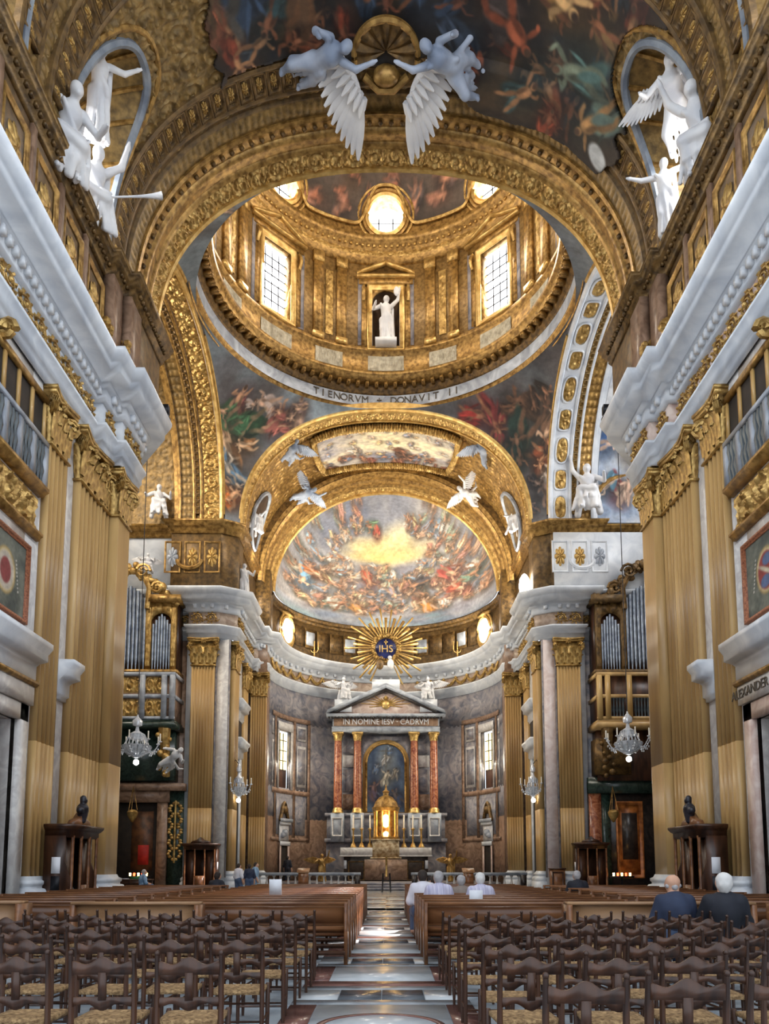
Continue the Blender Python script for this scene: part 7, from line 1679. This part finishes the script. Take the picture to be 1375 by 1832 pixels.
def make_pew(L, m='wood_pew'):
    o = empty('pew', cat='pew'); P = PM[L]
    link('seat', P['seat'], m, o, loc=(0, 0, .45)); link('back_board', P['back_board'], m, o, loc=(0, -.22, .62), rot=(.14, 0, 0)); link('back_board', P['back_board'], m, o, loc=(0, -.19, .48), rot=(.14, 0, 0), scale=(1, 1, .4))
    link('top_ledge', P['top_ledge'], m, o, loc=(0, -.28, .93))
    for sx in (-1, 1): link('end_panel', P['end_panel'], m, o, loc=(sx * L / 2, 0, 0))
    link('kneeler', P['kneeler'], 'wood_dark', o, loc=(0, -.5, .2))
    for sx in (-.35, .35): b = MB(); b.box(sx * L - .02, sx * L + .02, -.58, -.42, 0, .19); b.build('kneeler_foot', 'wood_dark', o)
    return o
pew_a, pew_b = make_pew(3.4), make_pew(3.0); fa = fb = True
for s in (-1, 1):
    for k in range(13):
        Y = 12.2 + k * 1.02
        o = pew_a if fa else copy_tree(pew_a); fa = False; o.location = (s * (.62 + 1.7), Y, 0)
        o['label'] = f'brown wooden pew beside the aisle, {ORD[k] if k < 10 else ("eleventh", "twelfth", "thirteenth")[k - 10]} from the chairs on the {SIDE(s)}'; o['group'] = f'{SIDE(s)} aisle pews'
    for k in range(11):
        Y = 12.6 + k * 1.05
        o = pew_b if fb else copy_tree(pew_b); fb = False; o.location = (s * (4.7 + 1.5), Y, 0)
        o['label'] = f'brown wooden pew of the outer block near the {SIDE(s)} wall, {ORD[k] if k < 10 else "eleventh"} from the chairs'; o['group'] = f'{SIDE(s)} outer pews'
# loose prayer-desk fronts of lighter wood before the first pews
def desk(loc, L, label, h=1.0):
    o = empty('prayer_desk', loc, label=label, cat='prayer desk')
    b = MB(); b.box(-L / 2, L / 2, -.02, .02, .35, h - .04); b.build('front_panel', 'wood_light', o); b = MB(); b.box(-L / 2 - .03, L / 2 + .03, -.1, .16, h - .04, h); b.build('ledge', 'wood_light', o)
    for sx in (-1, 1): b = MB(); b.box(sx * L / 2 - .03, sx * L / 2 + .03, -.12, .3, 0, h - .04); b.build('end_panel', 'wood_pew', o)
    b = MB(); b.box(-L / 2, L / 2, .3, .5, .16, .22); b.build('kneeler', 'wood_pew', o)
desk((-3.55, 10.98, 0), 1.75, 'pale wooden prayer desk in front of the left aisle pews'); desk((-6.1, 11.3, 0), 1.5, 'pale wooden prayer desk by the left frame edge near the confessional')
desk((3.9, 10.98, 0), 2.6, 'pale wooden prayer desk in front of the right aisle pews'); desk((6.6, 11.3, 0), 1.7, 'pale wooden prayer desk near the right wall')
def card(loc, label, w=.24, h=.3):
    o = empty('white_card', loc, label=label, cat='card')
    b = MB(); b.box(-w / 2, w / 2, -.008, .008, 0, h, Matrix.Rotation(.12, 4, 'X')); b.build('sheet', 'paper', o); b = MB(); b.box(-w / 2, w / 2, .0, .04, -.02, .02); b.build('clip', 'iron', o)
card((-2.15, 14.98, .955), 'white notice card standing on a left aisle pew'); card((1.62, 13.86, .78), 'white notice card clipped to a right aisle pew back')

# ------------------------------------------------------------------ people
for n, a, b_ in (('cloth_white', (214, 212, 222), (232, 230, 238)), ('cloth_stripe', (176, 172, 200), (216, 212, 228)), ('cloth_taupe', (120, 108, 100), (150, 136, 126)), ('cloth_dark', (24, 26, 34), (40, 42, 52)), ('cloth_navy', (32, 40, 62), (50, 60, 84)), ('cloth_blue', (96, 130, 170), (150, 180, 206)), ('cloth_jeans', (60, 76, 104), (84, 100, 128)), ('cloth_pink', (180, 90, 90), (206, 120, 116)), ('hair_dark', (36, 28, 24), (60, 48, 40)), ('hair_grey', (150, 146, 146), (190, 186, 186)), ('hair_white', (206, 202, 198), (228, 226, 222)), ('skin', (196, 146, 120), (214, 168, 140)), ('bag_red', (170, 40, 48), (200, 60, 64))):
    mat(n, rgb(*a), rgb(*b_), .8, 0, 14 if n == 'cloth_stripe' else 6, stretch=(6, 1, .2) if n == 'cloth_stripe' else (1, 1, 1))
PC = {}
def person(label, loc, rz, pose='sit', shirt='cloth_white', pants='cloth_jeans', hair='hair_dark', H=1.7, lean=0.0, bald=False, arms=None, seed=0, group=None):
    key = (pose, seed, bald)
    if key not in PC:
        P = figure_prims(pose, False, arms or ([(V3(-.05, -.03, -.17), V3(.05, -.13, -.03)), (V3(.05, -.03, -.17), V3(-.05, -.13, -.03))] if pose == 'sit' else [(V3(-.05, .01, -.18), V3(.0, -.05, -.15)), (V3(.05, .01, -.18), V3(.0, -.05, -.15))]), seed)
        inf = lambda p, e: (p[0], p[1], p[2] + e, p[3] + e); cut = lambda p, t, e: (p[0], p[0] + (np.array(p[1]) - p[0]) * t, p[2] + e, p[2] + (p[3] - p[2]) * t + e)
        body = P[:-1]; hed = P[4][0]
        fingers = []
        for i in (0, 1):
            h0, h1 = P[7 + 6 * i + 2][:2]; d = (h1 - h0) / (np.linalg.norm(h1 - h0) + 1e-6)
            for k in range(4): o_ = V3((k - 1.5) * .011, 0, 0); fingers.append((h1 + o_ - d * .012, h1 + o_ + d * (.034, .04, .038, .03)[k] + V3(0, -.004, -.012), .0062, .005))
            fingers.append((h0 + V3(.02 if i else -.02, 0, 0), h0 + d * .03 + V3(.034 if i else -.034, -.01, 0), .0075, .006))
        sh = [inf(P[0], .012), inf(P[1], .012), cut(P[2], .55, .008)]; tr = [(P[0][0], P[0][0] + V3(0, 0, .05), .097, .095)]
        for i in (0, 1): a = 7 + 6 * i; sh += [inf(P[a], .012), cut(P[a + 1], .75 if seed % 2 else .2, .012)]; tr += [inf(P[a + 3], .01), cut(P[a + 4], .9, .012)]
        hr = [(hed + V3(0, .016, .026), hed + V3(0, .03, .0), .058, .054), (hed + V3(0, .035, .0), hed + V3(0, .04, -.03), .045, .035)] if not bald else [(hed + V3(-.045, .02, -.01), hed + V3(.045, .02, -.01), .02, .02), (hed + V3(0, .048, -.02), hed + V3(0, .05, -.025), .024, .022)]
        PC[key] = [sdf_mesh(body + fingers, .0105, .008, 'body'), sdf_mesh(sh, .014, .012, 'shirt', lambda G: .002 * np.sin(40 * G[..., 2] + 25 * G[..., 0])), sdf_mesh(tr, .015, .012, 'trousers'), sdf_mesh(hr, .009, .01, 'hair', lambda G: .0018 * np.sin(150 * G[..., 0]) * np.sin(110 * G[..., 2]))]
    o = empty('person', loc, rz, label=label, cat='person', group=group); o.rotation_euler = (lean, 0, rz); o.scale = (H,) * 3
    for nm, me, m in zip(('body', 'shirt', 'trousers', 'hair'), PC[key], ('skin', shirt, pants, hair)): link(nm, me, m, o)
    return o
SZ = .065
person('person in a white shirt sitting at the aisle end of a right pew', (.78, 16.28, SZ), PI, shirt='cloth_white', H=1.76, seed=1)
person('person with dark hair sitting hidden between two light shirts', (1.1, 17.3, SZ), PI, shirt='cloth_white', hair='hair_dark', H=1.6)
person('grey-haired person in a pale striped shirt sitting in the right pews', (1.05, 15.26, SZ), PI, shirt='cloth_stripe', hair='hair_grey', H=1.74)
person('grey-haired person in a taupe top sitting in the right pews', (1.6, 16.28, SZ), PI, shirt='cloth_taupe', hair='hair_grey', H=1.62)
person('white-haired person in a pale blouse behind the clipped white card', (1.88, 15.26, SZ), PI, shirt='cloth_stripe', hair='hair_white', H=1.7, seed=1)
person('person with light hair in a dark top sitting alone in the outer right pews', (4.98, 19.95, SZ), PI, shirt='cloth_dark', hair='hair_grey', H=1.72)
person('bald person in a navy jacket sitting among the right chairs', (3.87, 10.3, SZ), PI, shirt='cloth_navy', hair='hair_grey', H=1.72, bald=True)
person('white-haired person in a dark suit bowing forward by the right confessional', (4.5, 10.35, SZ), PI - .25, shirt='cloth_dark', pants='cloth_dark', hair='hair_white', H=1.8, lean=-.3)
person('person in dark clothes reading in the outer left pews', (-5.1, 23.1, SZ), PI - .4, shirt='cloth_dark', hair='hair_dark', H=1.65)
person('person in a pale blue top standing by the left choir pilaster', (-7.3, 38.0, 0), PI * .8, 'stand', shirt='cloth_white', hair='hair_dark', H=1.66)
person('dark-haired person standing beside the pale blue top', (-6.9, 38.8, 0), PI * 1.1, 'stand', shirt='cloth_navy', hair='hair_dark', H=1.64)
person('person in light blue clothes walking before the left apse door', (-6.9, 40.5, 0), PI * .6, 'stand', shirt='cloth_blue', pants='cloth_blue', hair='hair_dark', H=1.74)
person('dark-clothed person standing in the left apse doorway', (-6.75, 52.6, .48), PI * .9, 'stand', shirt='cloth_dark', pants='cloth_dark', hair='hair_dark', H=1.75)
person('person in a pale jacket sitting near the side table at the left pier', (-11.6, 36.6, .05), PI * .7, shirt='cloth_blue', hair='hair_grey', H=1.7)
stl = empty('stool', (-11.6, 36.6, 0), label='small dark stool under the person at the left side table', cat='stool')
b = MB(); b.box(-.2, .2, -.2, .2, .34, .4); b.build('seat', 'wood_dark', stl)
for sx in (-.16, .16):
    for sy in (-.16, .16): b = MB(); b.box(sx - .02, sx + .02, sy - .02, sy + .02, 0, .34); b.build('leg', 'wood_dark', stl)
bg = empty('red_bag', (-4.86, 23.0, .47), label='red bag lying on the outer left pew beside the reader', cat='bag')
link('pouch', sdf_mesh([((-.14, 0, .12), (.14, 0, .12), .1, .1), ((0, 0, .1), (0, 0, .18), .11, .09)], .02, .02, 'pouch'), 'bag_red', bg); b = MB(); q = np.linspace(0, PI, 10); b.tube(np.stack([.11 * np.cos(q), 0 * q, .24 + .12 * np.sin(q)], -1), .012, 5); b.build('handle', 'bag_red', bg)
